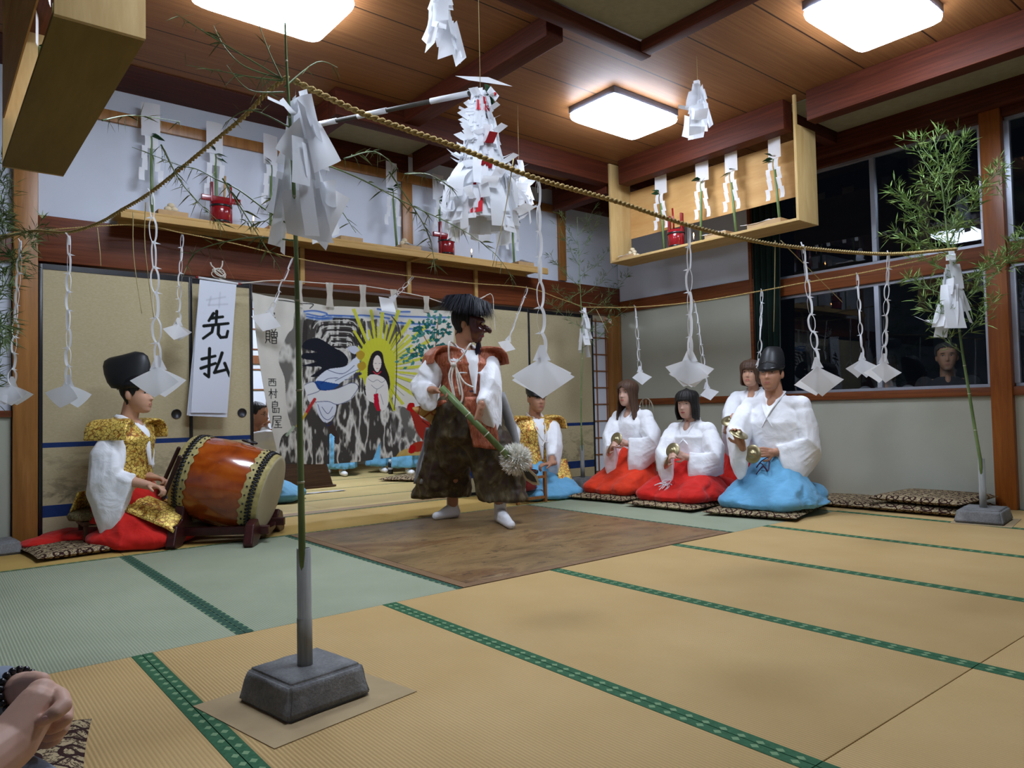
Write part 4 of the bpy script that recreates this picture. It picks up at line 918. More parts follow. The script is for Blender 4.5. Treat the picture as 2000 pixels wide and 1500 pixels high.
# tree with leaves
for q in ([(850,700),(852,660),(856,620)],[(850,690),(830,660),(822,640)],[(852,670),(868,650),(874,630)],[(835,700),(820,690),(800,690)]): pt.stroke(q,2,'8a6038')
rs=np.random.RandomState(7)
for k in range(150):
    b0=[(854,625),(866,648),(845,650),(828,662),(836,684),(812,688),(802,702),(858,680),(820,640)][k%9];x=b0[0]+rs.randn()*9;y=b0[1]+rs.randn()*9;a=rs.rand()*pi*2;Lf=10.5;dx,dy=math.cos(a)*Lf,math.sin(a)*Lf
    pt.fill([(x,y),(x+dx*.5-dy*.28,y+dy*.5+dx*.28),(x+dx,y+dy),(x+dx*.5+dy*.28,y+dy*.5-dx*.28)],(.015,.10,.09) if k%3 else (.05,.20,.17),1,False)
# white robe of the right figure, hens, sand
pt.fill([(818,760),(850,745),(884,740),(884,800),(840,820),(812,800)],(.56,.56,.54))
for x in range(822,884,7): pt.stroke([(x+8,748),(x,806)],1.3,(.06,.07,.08))
pt.fill([(776,893),(792,878),(830,872),(884,868),(884,890),(800,892)],'b89a50',.9)
pt.fill([(800,795),(808,790),(814,800),(826,818),(850,830),(848,850),(832,862),(816,846),(806,815)],'8e2a1e');pt.fill([(797,800),(800,788),(810,788),(810,804)],'a81414');pt.fill([(803,880),(808,866),(830,862),(840,872),(820,882)],'98331e');pt.fill([(800,884),(803,870),(812,872),(810,884)],'a81414');pt.stroke([(826,822),(842,836),(840,850)],2,'5a1612')
# writing
kanji(pt,'ki',521,608,540,632,1.9,(.02,.02,.02));kanji(pt,'zou',519,643,544,671,2.1,(.015,.015,.015));kanji(pt,'nishi',525,739,541,754,1.9,(.015,.015,.015));kanji(pt,'mura',526,759,543,779,1.9,(.015,.015,.015));kanji(pt,'shima',529,783,547,808,1.9,(.015,.015,.015));kanji(pt,'ya',531,811,551,836,1.9,(.015,.015,.015))
banner=thing('painted_cloth','large ink painted cloth of dancing figure and sun rays hanging between the sliding doors','banner',(2.85,BY,1.0))
gap=((PXs>643)&(PXs<654.5)&(PYs>846+abs(PXs-646)*.8))|((PXs>727)&(PXs<744)&(PYs>858+(744-PXs)*2.5)&(PYs<910))
gp=gap.reshape(NY+1,NX+1)
idx=np.arange((NX+1)*(NY+1)).reshape(NY+1,NX+1)
q=np.stack([idx[:-1,:-1],idx[1:,:-1],idx[1:,1:],idx[:-1,1:]],-1).reshape(-1,4);keep=~(gp[:-1,:-1]&gp[1:,1:]).ravel();q=q[keep]
me=bpy.data.meshes.new('cloth_sheet');P3l=P3-np.array([2.85,BY,1.0]);me.from_pydata(P3l.tolist(),[],q.tolist());me.materials.append(mPaint);me.polygons.foreach_set('use_smooth',[True]*len(me.polygons))
at=me.color_attributes.new('paint','FLOAT_COLOR','POINT');a=np.ones((len(pt.c),4),np.float32);a[:,:3]=np.clip(pt.c,0,1);at.data.foreach_set('color',a.ravel())
o=bpy.data.objects.new('cloth_sheet',me);C.objects.link(o);o.parent=banner;md=o.modifiers.new('solid','SOLIDIFY');md.thickness=.0015
cordp=[(428,545),(466,553),(530,548),(583,550),(641,554),(705,558),(770,568),(830,580),(875,592),(935,584),(952,575)]
cord3=smooth([onY(x,y,BY-.005) for x,y in cordp],8);tag(MB().tube(cord3,.0042,6).build('clothes_line',mCord),'white cord carrying the painted cloth across the door opening','cord')
mLoop=cloth('off_white_loop','b4ada0')
for x,y0,y1 in ((583,550,592),(643,554,600),(708,558,602),(768,567,604),(832,580,610)):
    b=MB();p=onY(x,y0,BY-.006);q=onY(x+1,y1,BY-.006);b.sheet(lambda s,t:p.lerp(q,t)+Vector(((s-.5)*(.045+.02*abs(t-.5)*2),-.004+.003*math.sin(s*6),.008*(1-t))),4,6);b.build('hanging_loop',mLoop,banner)
# cord knot and ring at the scroll
r=thing('cord_knot','knotted white cord on the beam above the scroll','cord',tuple(onY(425,540,5.40)))
random.seed(4);b=MB();c=onY(427,536,5.43)
for k in range(4): b.tube([c+Vector((.05*math.cos(a+k)*(1-.1*k),-.008*k,.028*math.sin(a*1)+.004*k)) for a in np.linspace(0,2*pi,18)],.0042,6,0,False)
b.tube(smooth([c+Vector((-.01,0,.03)),c+Vector((-.05,-.01,.055)),c+Vector((-.06,-.01,.08))],5),.005,6);b.tube(smooth([c+Vector((0,0,.03)),c+Vector((.02,-.01,.06)),c+Vector((.025,-.01,.10))],5),.005,6);b.build('cord_coil',mCord,r)
# loops of cord right of the dancer
r=thing('cord_knot','loose end of white cord hooked right of the dancer\'s hair','cord',tuple(onY(955,578,5.40)))
MB().tube(smooth([onY(x,y,5.43) for x,y in [(938,583),(952,576),(958,574),(963,582),(964,605),(967,645)]],6),.0042,6).build('cord_end',mCord,r)
# scroll
SY=5.36;scr=thing('calligraphy_scroll','white hanging scroll with black brush writing left of the painted cloth','scroll',tuple(onY(425,545,SY)))
def sheet_px(c4_,n1,n2,off,nm,par,paintfn=None,amp=.01):
    P=[];pxs=[];pys=[]
    for j in range(n2+1):
        for i in range(n1+1):
            s,t=i/n1,j/n2;x=(c4_[0][0]*(1-s)+c4_[1][0]*s)*(1-t)+(c4_[3][0]*(1-s)+c4_[2][0]*s)*t;y=(c4_[0][1]*(1-s)+c4_[1][1]*s)*(1-t)+(c4_[3][1]*(1-s)+c4_[2][1]*s)*t
            q=onY(x,y,SY+off);q.y+=amp*math.sin(t*5+s*2)*t;P.append(q);pxs.append(x);pys.append(y)
    p=Paint(np.array(pxs),np.array(pys),(.62,.65,.72))
    if paintfn: paintfn(p)
    b=MB();b.add(P,[(j*(n1+1)+i,(j+1)*(n1+1)+i,(j+1)*(n1+1)+i+1,j*(n1+1)+i+1) for j in range(n2) for i in range(n1)])
    return painted(b,nm,P,p.c,par,base=mPaint)
def pw(p):
    kanji(p,'saki',398,608,449,662,6.6,(.012,.014,.012),-3,1,.15);kanji(p,'harai',393,681,453,741,6.6,(.012,.014,.012),-3,1,.15)
    p.stroke([(412,580),(408,596)],3,(.25,.27,.32),.4,soft=3);p.stroke([(404,586),(440,580)],3,(.25,.27,.32),.35,soft=3);p.stroke([(408,596),(444,594)],3,(.25,.27,.32),.35,soft=3);p.stroke([(430,572),(428,600)],3,(.25,.27,.32),.3,soft=3)
sheet_px([(390,546),(462,556),(442,807),(372,806)],110,300,0,'written_sheet',scr,pw)
sheet_px([(390,547),(461,557),(444,815),(368,812)],10,40,.012,'back_sheet',scr);sheet_px([(391,548),(460,557),(436,816),(364,811)],10,40,.024,'back_sheet',scr)
a,b_=onY(382,541,SY),onY(470,555,SY);rl_=MB().tube([a.lerp(b_,.06),a.lerp(b_,.94)],.008,10).build('roller',mPaper,scr)
MB().tube([a,a.lerp(b_,.055)],.009,8).build('roller_end',mRedLac,rl_);MB().tube([a.lerp(b_,.945),b_],.009,8).build('roller_end',mRedLac,rl_)
k_=onY(422,478,5.45);MB().tube([a.lerp(b_,.05),k_,a.lerp(b_,.9)],.0012,5).build('hanging_string',flat('brown_string',(.25,.12,.06)),scr)
# green curtain
b=MB()
b.sheet(lambda s,t:Vector((XR-.055+.028*math.sin(s*30)-.0*t,3.80-s*(.29-.05*t),2.26-t*1.5)),70,10);b.sheet(lambda s,t:Vector((XR-.055+.028*math.sin(s*30),3.80-s*.29,2.845-t*.585)),70,2)
tag(b.build('dark_green_curtain',cloth('dark_green_cloth',(.004,.018,.012),fold=.1),None,solid=.003),'dark green curtain gathered at the left end of the windows','curtain')
# wall switch
tag(MB().box((.30,YW-.022,.20),(.372,YW-.0125,.34),0,.003).build('wall_outlet',flat('outlet_plastic',(.35,.36,.27),.5)),'pale wall outlet plate low at the left edge','outlet')
# ------------------------------------------------------------ cushions
t=NT('patterned_cushion_cloth',.9,.1);v=t.coord((1,1,1));s_=t.sep(v)
def tri(x,p): return t.math('ABSOLUTE',t.math('SUBTRACT',t.math('FRACT',t.math('DIVIDE',x,p)),.5))
a_=tri(s_[0],.115);b_2=tri(s_[1],.115);h_=tri(s_[2],.05)
e=t.math('ADD',t.math('MULTIPLY',a_,a_),t.math('MULTIPLY',b_2,b_2));r1=t.math('ABSOLUTE',t.math('SUBTRACT',t.math('SQRT',e),.33));l1=t.math('LESS_THAN',r1,.05)
l2=t.math('LESS_THAN',t.math('ABSOLUTE',t.math('SUBTRACT',a_,b_2)),.045);l3=t.math('LESS_THAN',t.math('SQRT',e),.10);nz=t.math('GREATER_THAN',t.noise(t.coord(),75,3,.6,1.5),.53)
f=t.math('MAXIMUM',t.math('MAXIMUM',l1,l2),t.math('MAXIMUM',l3,t.math('MULTIPLY',nz,.9)),clamp=True)
t.col(t.mix(f,'ad9b78','35201e'));mCush=t.m
def cushion(c,w,d,rot,h,label,z=0,seed=0):
    random.seed(seed);bm=bmesh.new();bmesh.ops.create_grid(bm,x_segments=16,y_segments=16,size=1)
    M=RZ(rot);vs=[];fs=[];N=18
    def P(i,j,s):
        x=-1+2*i/N;y=-1+2*j/N;e=max(0,(1-x**6))*max(0,(1-y**6));hh=h*.5*(e**.45)*(.82+.18*math.cos(x*1.2)*math.cos(y*1.2))+mnoise.noise(Vector((x*2+seed,y*2,s)))*.003*e
        q=1-.05*((1-abs(x)))*0;px=x*w/2*(1-.035*(1-y*y));py=y*d/2*(1-.035*(1-x*x));return M@Vector((px,py,0))+Vector((c[0],c[1],z+h*.5+s*hh))
    b=MB();b.sheet(lambda s,t_:P(s*N,t_*N,1),N,N);b.sheet(lambda s,t_:P(N-s*N,t_*N,-1),N,N);bm.free()
    return tag(b.build('floor_cushion',mCush),label,'cushion','patterned floor cushions')
# ------------------------------------------------------------ drum
mDrum=NT('orange_brown_lacquer',.18,.6);v=mDrum.coord((1,1,1));w1=mDrum.wave(v,4.5,6,3,1.6,'Z');n_=mDrum.noise(v,5,4,.6,.8)
mDrum.col(mDrum.ramp(mDrum.math('ADD',mDrum.math('MULTIPLY',w1,.12),mDrum.math('MULTIPLY',n_,.88)),[(.3,'7a300c'),(.5,'98420f'),(.75,'b0581a')]));mDrum.b.inputs['Coat Weight'].default_value=.6;mDrum=mDrum.m
mSkin=flat('drum_skin',(.46,.40,.26),.6,.2,var=.08,nscale=5);mHide=flat('yellow_hide_rim',(.40,.33,.13),.6,.3,var=.25,nscale=30);mDarkW=wood('dark_red_stand_wood','2a0f10','4a1f1c','X',3,.35,.4)
DC=onD(447,944,(1.52,4.80,0));ax=(Vector(CR)*math.cos(-.02)*math.cos(.245)-Vector(CU)*math.sin(.245)*math.cos(-.02)-Vector(CW)*math.sin(-.02)).normalized()
uu=ax.orthogonal().normalized();Rm=Matrix((ax.cross(Vector((0,0,1))).normalized(),ax.cross(ax.cross(Vector((0,0,1)))).normalized()*-1,ax)).transposed();MD=T(DC)@Rm.to_4x4()
HL=.272;RB=.268;RH=.236
dr=thing('barrel_drum','large orange lacquered barrel drum with laced cream skins on a dark stand','drum',(DC.x,DC.y,.0))
prof=[(RH-.004,-HL)]+[(RH+(RB-RH)*(1-(z/HL)**2),z) for z in np.linspace(-HL,HL,21)]+[(RH-.004,HL)]
MB().lathe(prof,64,M=MD).build('barrel',mDrum,dr)
for s in (-1,1):
    # hide wrapped over the rim with ragged edge
    b=MB();N=120;rows=[(HL+.004,.0),(HL+.006,RH-.02),(HL+.002,RH+.006),(HL-.045,RH+.013),(HL-.095,RH+.0165)]
    vs=[];fs=[]
    for k,(z,rr) in enumerate(rows):
        for j in range(N):
            a=2*pi*j/N;zz=z
            if k==4: zz=z-.012*abs(math.sin(a*11))-.006*math.sin(a*29)
            r_=rr if k<3 else RH+(RB-RH)*(1-(zz/HL)**2)+.005
            vs.append(MD@Vector((r_*math.cos(a),r_*math.sin(a),zz*s)))
    for k in range(4):
        for j in range(N): fs.append((k*N+j,k*N+(j+1)%N,(k+1)*N+(j+1)%N,(k+1)*N+j))
    b.add(vs,fs);b.mi=[0 if i<2*N else 1 for i in range(len(b.f))];hd_=b.build('skin_head',[mSkin,mHide],dr)
    b=MB();N=66
    for j in range(N):
        a=2*pi*j/N;a2=a+pi/N;z1=(HL-.028)*s;z2=(HL-.064)*s;r1=RH+.016;r2=RH+(RB-RH)*(1-((HL-.064)/HL)**2)+.010
        p=MD@Vector((r1*math.cos(a),r1*math.sin(a),z1));q=MD@Vector((r2*math.cos(a2),r2*math.sin(a2),z2));p2=MD@Vector((r1*math.cos(a+2*pi/N),r1*math.sin(a+2*pi/N),z1))
        b.tube([p,q],.0052,5);b.tube([q,p2],.0052,5)
    b.build('black_lacing',mBlack,hd_)
    for j in range(30):
        a=2*pi*j/30;z=HL-.083;r_=RH+(RB-RH)*(1-(z/HL)**2)+.006;MB().ell(MD@Vector((r_*math.cos(a),r_*math.sin(a),z*s)),(.0065,.0065,.0065),seg=8,rings=6).build('rim_stud',mBlack,hd_)
top=(Vector((0,0,1))-ax*ax.z).normalized();c=DC+top*(RB+.012)+ax*.06
MB().tube([c+ax*.045*math.cos(a)+ax.cross(top)*.03*math.sin(a)+top*.006 for a in np.linspace(0,2*pi,20)],.007,8,0,False).build('iron_ring',mBlack,dr)
sd=thing('drum_stand','dark red wooden drum stand under the barrel drum','stand',(DC.x,DC.y,0));hx=Vector((ax.x,ax.y,0)).normalized();hy=Vector((-hx.y,hx.x,0))
for s in (-1,1):
    o_=Vector((DC.x,DC.y,0))+hx*(.225*s);low=DC.z+ax.z*.225*s-RB*.965;b=MB()
    prof=[(-.33,0),(-.24,0),(-.15,.055),(.15,.055),(.24,0),(.33,0),(.345,.02),(.30,.13),(.22,.155),(.20,max(.10,low+.09)),(.12,low+.02),(0,low-.005),(-.12,low+.02),(-.20,max(.10,low+.09)),(-.22,.155),(-.30,.13),(-.345,.02)]
    M=Matrix(((hy.x,0,hx.x,o_.x),(hy.y,0,hx.y,o_.y),(0,1,0,.001),(0,0,0,1)))
    b.prism(prof,-.028,.028,0,M);b.build('cradle',mDarkW,sd,bevel=.008)
for s in (-1,1):
    o_=Vector((DC.x,DC.y,0))+hy*(.17*s);M=Matrix(((hx.x,hy.x,0,o_.x),(hx.y,hy.y,0,o_.y),(0,0,1,0),(0,0,0,1)));MB().box((-.30,-.02,.055),(.30,.02,.105),0,.004,M).build('rail',mDarkW,sd)
# ------------------------------------------------------------ small things
q=onZ(602,955);tag(MB().loft([((q.x,q.y+.15,.003),(.33,0,0),(0,.17,0)),((q.x,q.y+.15,.02),(.33,0,0),(0,.17,0)),((q.x,q.y+.15,.021),(.30,0,0),(0,.15,0)),((q.x,q.y+.15,.40),(.20,0,0),(0,.10,0))],32,sq=.25,smooth=False).build('wooden_pedestal',wood('brown_pedestal_wood','3a281c','5c4230','X',3)),'brown tapered wooden pedestal standing in the far room beside the drum','pedestal')
q=onZ(625,962);tag(MB().sheet(lambda s,t:Vector((q.x+(s-.5)*.5,q.y-.02+(t-.5)*.10,.004+.004*abs(math.sin(s*9+t*4)))),16,5).build('white_cloth',cloth('crumpled_white_cloth','b8b4ac')),'crumpled white cloth lying before the brown pedestal','cloth')
q=onZ(763,926);b=thing('drink_bottle','small black bottle standing on the far room floor','bottle',(q.x,q.y,0));MB().lathe([(.03,.001),(.032,.01),(.032,.13),(.026,.15),(.018,.155)],20,M=T((q.x,q.y,0))).build('body',mBlack,b);MB().lathe([(.02,.156),(.021,.158),(.021,.185),(.018,.187)],16,M=T((q.x,q.y,0))).build('cap',mPaper,b);MB().lathe([(.0328,.06),(.0328,.085)],20,M=T((q.x,q.y,0)),cap=False).build('label_band',flat('grey_label',(.4,.4,.42)),b)
q=onZ(800,940);cushion((q.x+.15,q.y+.15),.60,.60,.5,.05,'round-edged cushion on the far room floor under a white-socked foot',.001,9)
# ------------------------------------------------------------ people
def skinm(n,c,lipc=None):
    t=NT(n,.5,.35);c=lin(c);nn=t.noise(t.coord(),18,4)
    t.col(t.ramp(nn,[(.3,tuple(x*.88 for x in c)),(.7,c)]));t.b.inputs['Subsurface Weight'].default_value=.06;t.b.inputs['Subsurface Radius'].default_value=(.02,.008,.004);return t.m
sk1=skinm('skin_light','cc9c80');sk2=skinm('skin_tan','b8866a');sk3=skinm('skin_fair','d3a893')
mHairB=NT('black_hair',.55,.3);_v=mHairB.coord((60,60,3));mHairB.col(mHairB.ramp(mHairB.noise(_v,3,3),[(.3,(.006,.005,.005)),(.7,(.022,.018,.016))]));mHairB.bump(mHairB.noise(_v,3,3),.5,.004);mHairB=mHairB.m
mHairBr=NT('brown_hair',.55,.3);_v=mHairBr.coord((60,60,3));mHairBr.col(mHairBr.ramp(mHairBr.noise(_v,3,3),[(.3,(.045,.022,.013)),(.7,(.12,.065,.04))]));mHairBr.bump(mHairBr.noise(_v,3,3),.5,.004);mHairBr=mHairBr.m
mEyeW=flat('eye_white',(.55,.52,.50),.3,.4);mEyeD=flat('dark_iris',(.012,.008,.006),.15,.6);mLip=flat('lip',(.36,.11,.09),.5,.3);mLipR=flat('rosy_lip',(.42,.09,.09),.45,.3)
mWhite=cloth('white_kimono_cloth','f0f1f4',.85,900,.28,9,.03);mRed=cloth('red_hakama_cloth',(.62,.018,.012),.75,900,.35,8,.12);mRedV=cloth('vermilion_hakama_cloth',(.72,.045,.012),.75,900,.35,8,.12);mBlue=cloth('light_blue_hakama_cloth',(.15,.40,.62),.75,900,.35,8,.08)
def brocade(name,base,line,gold,sc=26,metal=.3,rough=.42):
    t=NT(name,rough,.5,metal);v=t.coord();n=t.noise(v,sc*.45,3,.5,1.4)
    vd=t.node('ShaderNodeTexVoronoi',feature='DISTANCE_TO_EDGE');vd.inputs['Scale'].default_value=sc;t.link(v,vd.inputs['Vector'])
    e=t.math('LESS_THAN',vd.outputs['Distance'],.06);f=t.voro(v,sc*.36);ring=t.math('LESS_THAN',t.math('ABSOLUTE',t.math('SUBTRACT',f,.16)),.035);core=t.math('LESS_THAN',f,.06)
    c=t.ramp(n,[(.35,base),(.5,gold),(.62,gold),(.72,base)]);c=t.mix(t.math('MULTIPLY',e,.85),c,line);c=t.mix(t.math('MULTIPLY',ring,.6),c,tuple(min(1,x*1.3) for x in gold));c=t.mix(core,c,(.45,.12,.05))
    t.col(c);t.bump(t.noise(v,sc*2.2,3),.5,.004);return t.m
mGold=brocade('gold_brocade',(.45,.17,.02),(.13,.04,.012),(.85,.62,.13),44);mGold2=brocade('gold_scale_brocade',(.62,.17,.02),(.16,.03,.01),(.88,.62,.14),38)
t=NT('orange_brocade',.5,.4,.15);v=t.coord((1,1,.45));n=t.noise(v,26,5,.65,2.2);t.col(t.ramp(n,[(.3,(.16,.035,.015)),(.46,(.36,.085,.035)),(.6,(.46,.16,.08)),(.75,(.62,.34,.22))]));t.bump(n,.5,.006);mOrange=t.m
t=NT('olive_purple_brocade',.55,.35);v=t.coord((1,1,.6));n=t.noise(v,6,5,.62,2.0);n2=t.noise(v,30,3);t.col(t.ramp(t.math('ADD',t.math('MULTIPLY',n,.8),t.math('MULTIPLY',n2,.2)),[(.34,(.055,.018,.035)),(.45,(.05,.033,.02)),(.55,(.075,.055,.025)),(.64,(.15,.115,.055)),(.74,(.055,.02,.04))]));t.bump(n2,.3,.004);mOlive=t.m
mBrass=flat('brass',(.40,.34,.19),.38,.5,.85,var=.15,nscale=20);mCapB=flat('black_cap_gauze',(.012,.013,.014),.45,.4);mStick=wood('dark_drumstick','24120e','3c1e18','Z',4,.4)
CL=bpy.data.textures.new('fold_clouds','CLOUDS');CL.noise_scale=.13;CL.noise_depth=2
CLS=bpy.data.textures.new('pleat_clouds','CLOUDS');CLS.noise_scale=.075;CLS.noise_depth=1
CL2=bpy.data.textures.new('fine_fold_clouds','CLOUDS');CL2.noise_scale=.06;CL2.noise_depth=2
def disp(o,tex,st):
    md=o.modifiers.new('folds','DISPLACE');md.texture=tex;md.strength=st;md.mid_level=.5;md.texture_coords='LOCAL';return o
HT=[(-.118,.070,.045,.012),(-.112,.085,.010,.028),(-.10,.092,-.02,.041),(-.08,.095,-.035,.052),(-.06,.096,-.045,.060),(-.03,.094,-.065,.067),(0,.090,-.085,.072),(.02,.092,-.092,.075),(.04,.095,-.096,.0765),(.06,.090,-.096,.076),(.08,.078,-.088,.070),(.10,.052,-.065,.053),(.112,.025,-.035,.030),(.118,.005,-.01,.008)]
def hp(z):
    z=max(-.118,min(.118,z))
    for i in range(len(HT)-1):
        if HT[i+1][0]>=z:
            t=(z-HT[i][0])/(HT[i+1][0]-HT[i][0]);t=t*t*(3-2*t)*.3+t*.7;return [HT[i][k]*(1-t)+HT[i+1][k]*t for k in (1,2,3)]
    return HT[-1][1:]
def g_(x,s): return math.exp(-(x/s)**2)
def bumps(x,z):
    nz=0
    if z>-.030: nz=max(0,1-(z+.030)/.055)**1.1
    else: nz=g_(z+.030,.009)
    y=.021*g_(x,.010)*nz+.009*g_(x,.017)*g_(z+.035,.008)
    y-=.008*g_(abs(x)-.031,.015)*g_(z-.006,.012);y+=.003*g_(z-.026,.010)*g_(abs(x)-.028,.022)
    y+=.0055*g_(x,.021)*(g_(z+.059,.005)+g_(z+.070,.006))-.003*g_(x,.02)*g_(z+.0645,.0025)-.003*g_(x,.03)*g_(z+.083,.007)
    y+=.004*g_(abs(x)-.040,.02)*g_(z+.03,.022);return y
def faceY(x,z):
    F,B,w=hp(z);yc=(F+B)/2;q=max(0,1-(x/w)**2);return yc+(F-yc)*q**.425+bumps(x,z)
def head(b,M,s=1):
    N=72;R=44;vs=[];fs=[]
    for i in range(R+1):
        z=-.118+.236*(.5-.5*math.cos(pi*i/R));F,B,w=hp(z);yc=(F+B)/2
        for j in range(N):
            a=2*pi*j/N;x=w*math.sin(a);c=math.cos(a)
            y=yc+((F-yc)*abs(c)**.85 if c>0 else -(yc-B)*abs(c)**.95)+(bumps(x,z) if c>.15 else 0)
            vs.append(M@(Vector((x,y,z))*s))
    for i in range(R):
        for j in range(N): fs.append((i*N+j,(i+1)*N+j,(i+1)*N+(j+1)%N,i*N+(j+1)%N))
    fs.append(tuple(range(N)));fs.append(tuple(R*N+j for j in range(N))[::-1]);b.add(vs,fs)
    for sg in (-1,1): b.ell(M@Vector((sg*.074*s,-.004*s,-.006*s)),(.011*s,.018*s,.031*s),R=M.to_3x3()@Matrix.Rotation(sg*.35,3,'Z'),seg=12,rings=10)
def facefeat(root,M,s=1,lip=mLip,brow=mHairB,closed=.0,nod=0):
    for sg in (-1,1):
        def pt_(x,z,o): return M@(Vector((x,faceY(x,z)+o,z))*s)
        b=MB();n=9;ex=.031*sg;ez=.006
        def alm(hw,ht,hb,o,mi,cx=ex,cz=ez,tilt=.05):
            vs=[];
            for i in range(n):
                u=-1+2*i/(n-1);x=cx+u*hw;tz=cz+tilt*(u*sg)*hw;vs.append(pt_(x,tz+ht*(1-u*u),o));vs.append(pt_(x,tz-hb*(1-u*u),o))
            b.add(vs,[(2*i,2*i+1,2*i+3,2*i+2) for i in range(n-1)],mi,True)
        op=1-closed;alm(.0135,.0042*op,.0036*op,.0028,0);alm(.0052,.0040*op+.0005,.0036*op,.0034,1,ex+.001)
        alm(.0150,.0062*op+.0012,-.0036*op-.0004,.0032,1);b.build('eye',[mEyeW,mEyeD],root)
        b=MB();alm(.0185,.0028,.0028,.0022,0,sg*.033,.0265,-.06);b.build('eyebrow',brow,root)
    b=MB();n=11;vs=[]
    for i in range(n):
        u=-1+2*i/(n-1);x=u*.0205;vs+=[M@(Vector((x,faceY(x,-.0645)+.0018,-.0645+.0068*(1-u*u)*(1-.25*g_(u,.25))))*s),M@(Vector((x,faceY(x,-.0645)+.0022,-.0645))*s),M@(Vector((x,faceY(x,-.0645)+.0018,-.0645-.0078*(1-u*u)))*s)]
    b.add(vs,[(3*i,3*i+1,3*i+4,3*i+3) for i in range(n-1)]+[(3*i+1,3*i+2,3*i+5,3*i+4) for i in range(n-1)]);b.build('lips',lip,root)
def hair(root,M,style,mat,s=1,seed=0,name='hair',thin=False):
    N=96;R=26;vs=[];fs=[];random.seed(seed)
    def zb(a):
        A=abs(math.degrees((a+pi)%(2*pi)-pi))
        def L(st):
            for i in range(len(st)-1):
                if st[i+1][0]>=A: t=(A-st[i][0])/(st[i+1][0]-st[i][0]);t=t*t*(3-2*t);return st[i][1]*(1-t)+st[i+1][1]*t
            return st[-1][1]
        if style=='short': return L([(0,.078),(35,.070),(58,.02),(78,-.012),(88,.018),(104,.02),(118,-.06),(180,-.085)])
        if style=='crop': return L([(0,.082),(35,.075),(58,.05),(78,.01),(95,.028),(115,-.05),(180,-.07)])
        if style=='bob': return L([(0,.030),(28,.034),(44,.015),(54,-.115),(70,-.135),(180,-.15)])
        if style=='bob2': return L([(0,.024),(25,.028),(42,.0),(56,-.085),(75,-.10),(180,-.125)])
        if style=='long': return L([(0,.060),(15,.050),(35,.018),(50,-.05),(60,-.24),(80,-.27),(105,-.20),(180,-.26)])
    th=(.004 if thin else .013) if style in('short','crop') else .017
    for j in range(N):
        a=2*pi*j/N;zt=zb(a)+(random.uniform(-.004,.004) if style!='bob' else random.uniform(-.002,.002));z0=.118+th*.8
        for i in range(R+1):
            t=i/R;z=z0+(zt-z0)*(1-math.cos(t*pi/2)**1.0 if False else t**.85)
            F,B,w=hp(min(z*.93,.118) if z>0 else z);
            if z<-.02 and style in('bob','bob2','long'): Fb,Bb,wb=hp(-.005);F=max(F,Fb);B=min(B,Bb+.0);w=max(w,wb)
            if z<-.02 and style in('short','crop'): F,B,w=hp(max(z,-.06));B=min(B,-.055)
            yc=(F+B)/2;c=math.cos(a);sn=math.sin(a);hh=th*(1+.12*math.sin(a*23+seed))
            if style=='long' and z<-.08:
                k=min(1,(-.08-z)/.12);hh+=.012*k*(.4+abs(sn)); 
            if style=='bob' : hh+=.010*g_(z+.05,.06)
            rr=0 if i==0 else 1
            q=min(1,t*5.5)**.5
            x=(w*rr+hh*q)*sn*(q if z>.112 else 1);y=yc+((F-yc)*rr*(q if z>.112 else 1)+hh*q)*c if c>0 else yc-((yc-B)*rr*(q if z>.112 else 1)+hh*q)*abs(c)
            vs.append(M@(Vector((x,y,z))*s))
    for j in range(N):
        for i in range(R): fs.append((j*(R+1)+i,((j+1)%N)*(R+1)+i,((j+1)%N)*(R+1)+i+1,j*(R+1)+i+1))
    b=MB();b.add(vs,fs);o=b.build(name,mat,root);md=o.modifiers.new('solid','SOLIDIFY');md.thickness=(.003 if thin else .011)*s;md.offset=-1;return o
def hand(b,W,d,n,side,curl=.9,s=1,spread=1.0,thumb=.5):
    W=V3(W);d=V3(d).normalized();n=V3(n);n=(n-d*n.dot(d)).normalized();sx=d.cross(n).normalized()*side   # sx points to thumb side
    for k in range(4): b.cap(W-d*.01*s+sx*(.0045*(1.5-k)*2.0)*s,W+d*.080*s+sx*(.0185*(1.5-k))*s,.0150*s,.0118*s,n=10)
    b.cap(W-d*.03*s,W+d*.03*s,.025*s,.022*s)
    for k,(L,q) in enumerate(zip((.066,.076,.070,.054),(1.0,.98,1.03,1.12))):
        p=W+d*.086*s+sx*(.0198*(1.5-k)*spread)*s;cu=curl*q;dd=d
        for i,(f,r0,r1) in enumerate(((.45,.0098,.0090),(.30,.0090,.0080),(.25,.0080,.0068))):
            an=cu*(.55 if i==0 else .85);dd=(dd*math.cos(an)+n*math.sin(an)).normalized();nn_=n
            n2=(n*math.cos(an)-d*math.sin(an)) if i==0 else n
            q2=p+dd*L*f*s;b.cap(p,q2,r0*s,r1*s,n=8);p=q2
            # next bend is relative to this finger's own plane
            base=dd;n_l=(n-base*n.dot(base))
            n=n_l.normalized() if n_l.length>.05 else (-d)
        n=(V3(n)*0+nn0(d,sx,side)) if False else n_saved(n,W,d,sx,side)
    t0=W+d*.018*s+sx*.022*s;n=d.cross(sx)*(-side) if False else n
    tn=sx.cross(d)*side if False else (d.cross(sx)*-1*side)
    nrm=d.cross(sx);nrm=nrm*(1 if nrm.dot(V3(hand.n0))>0 else -1)
    t1=t0+(d*.55+sx*.75+nrm*thumb*.5).normalized()*.042*s;t2=t1+(d*.85+sx*.15+nrm*thumb).normalized()*.034*s
    b.cap(t0,t1,.0135*s,.0115*s,n=10);b.cap(t1,t2,.0112*s,.0085*s,n=10)
def n_saved(n,W,d,sx,side): return V3(hand.n0)
_hand=hand
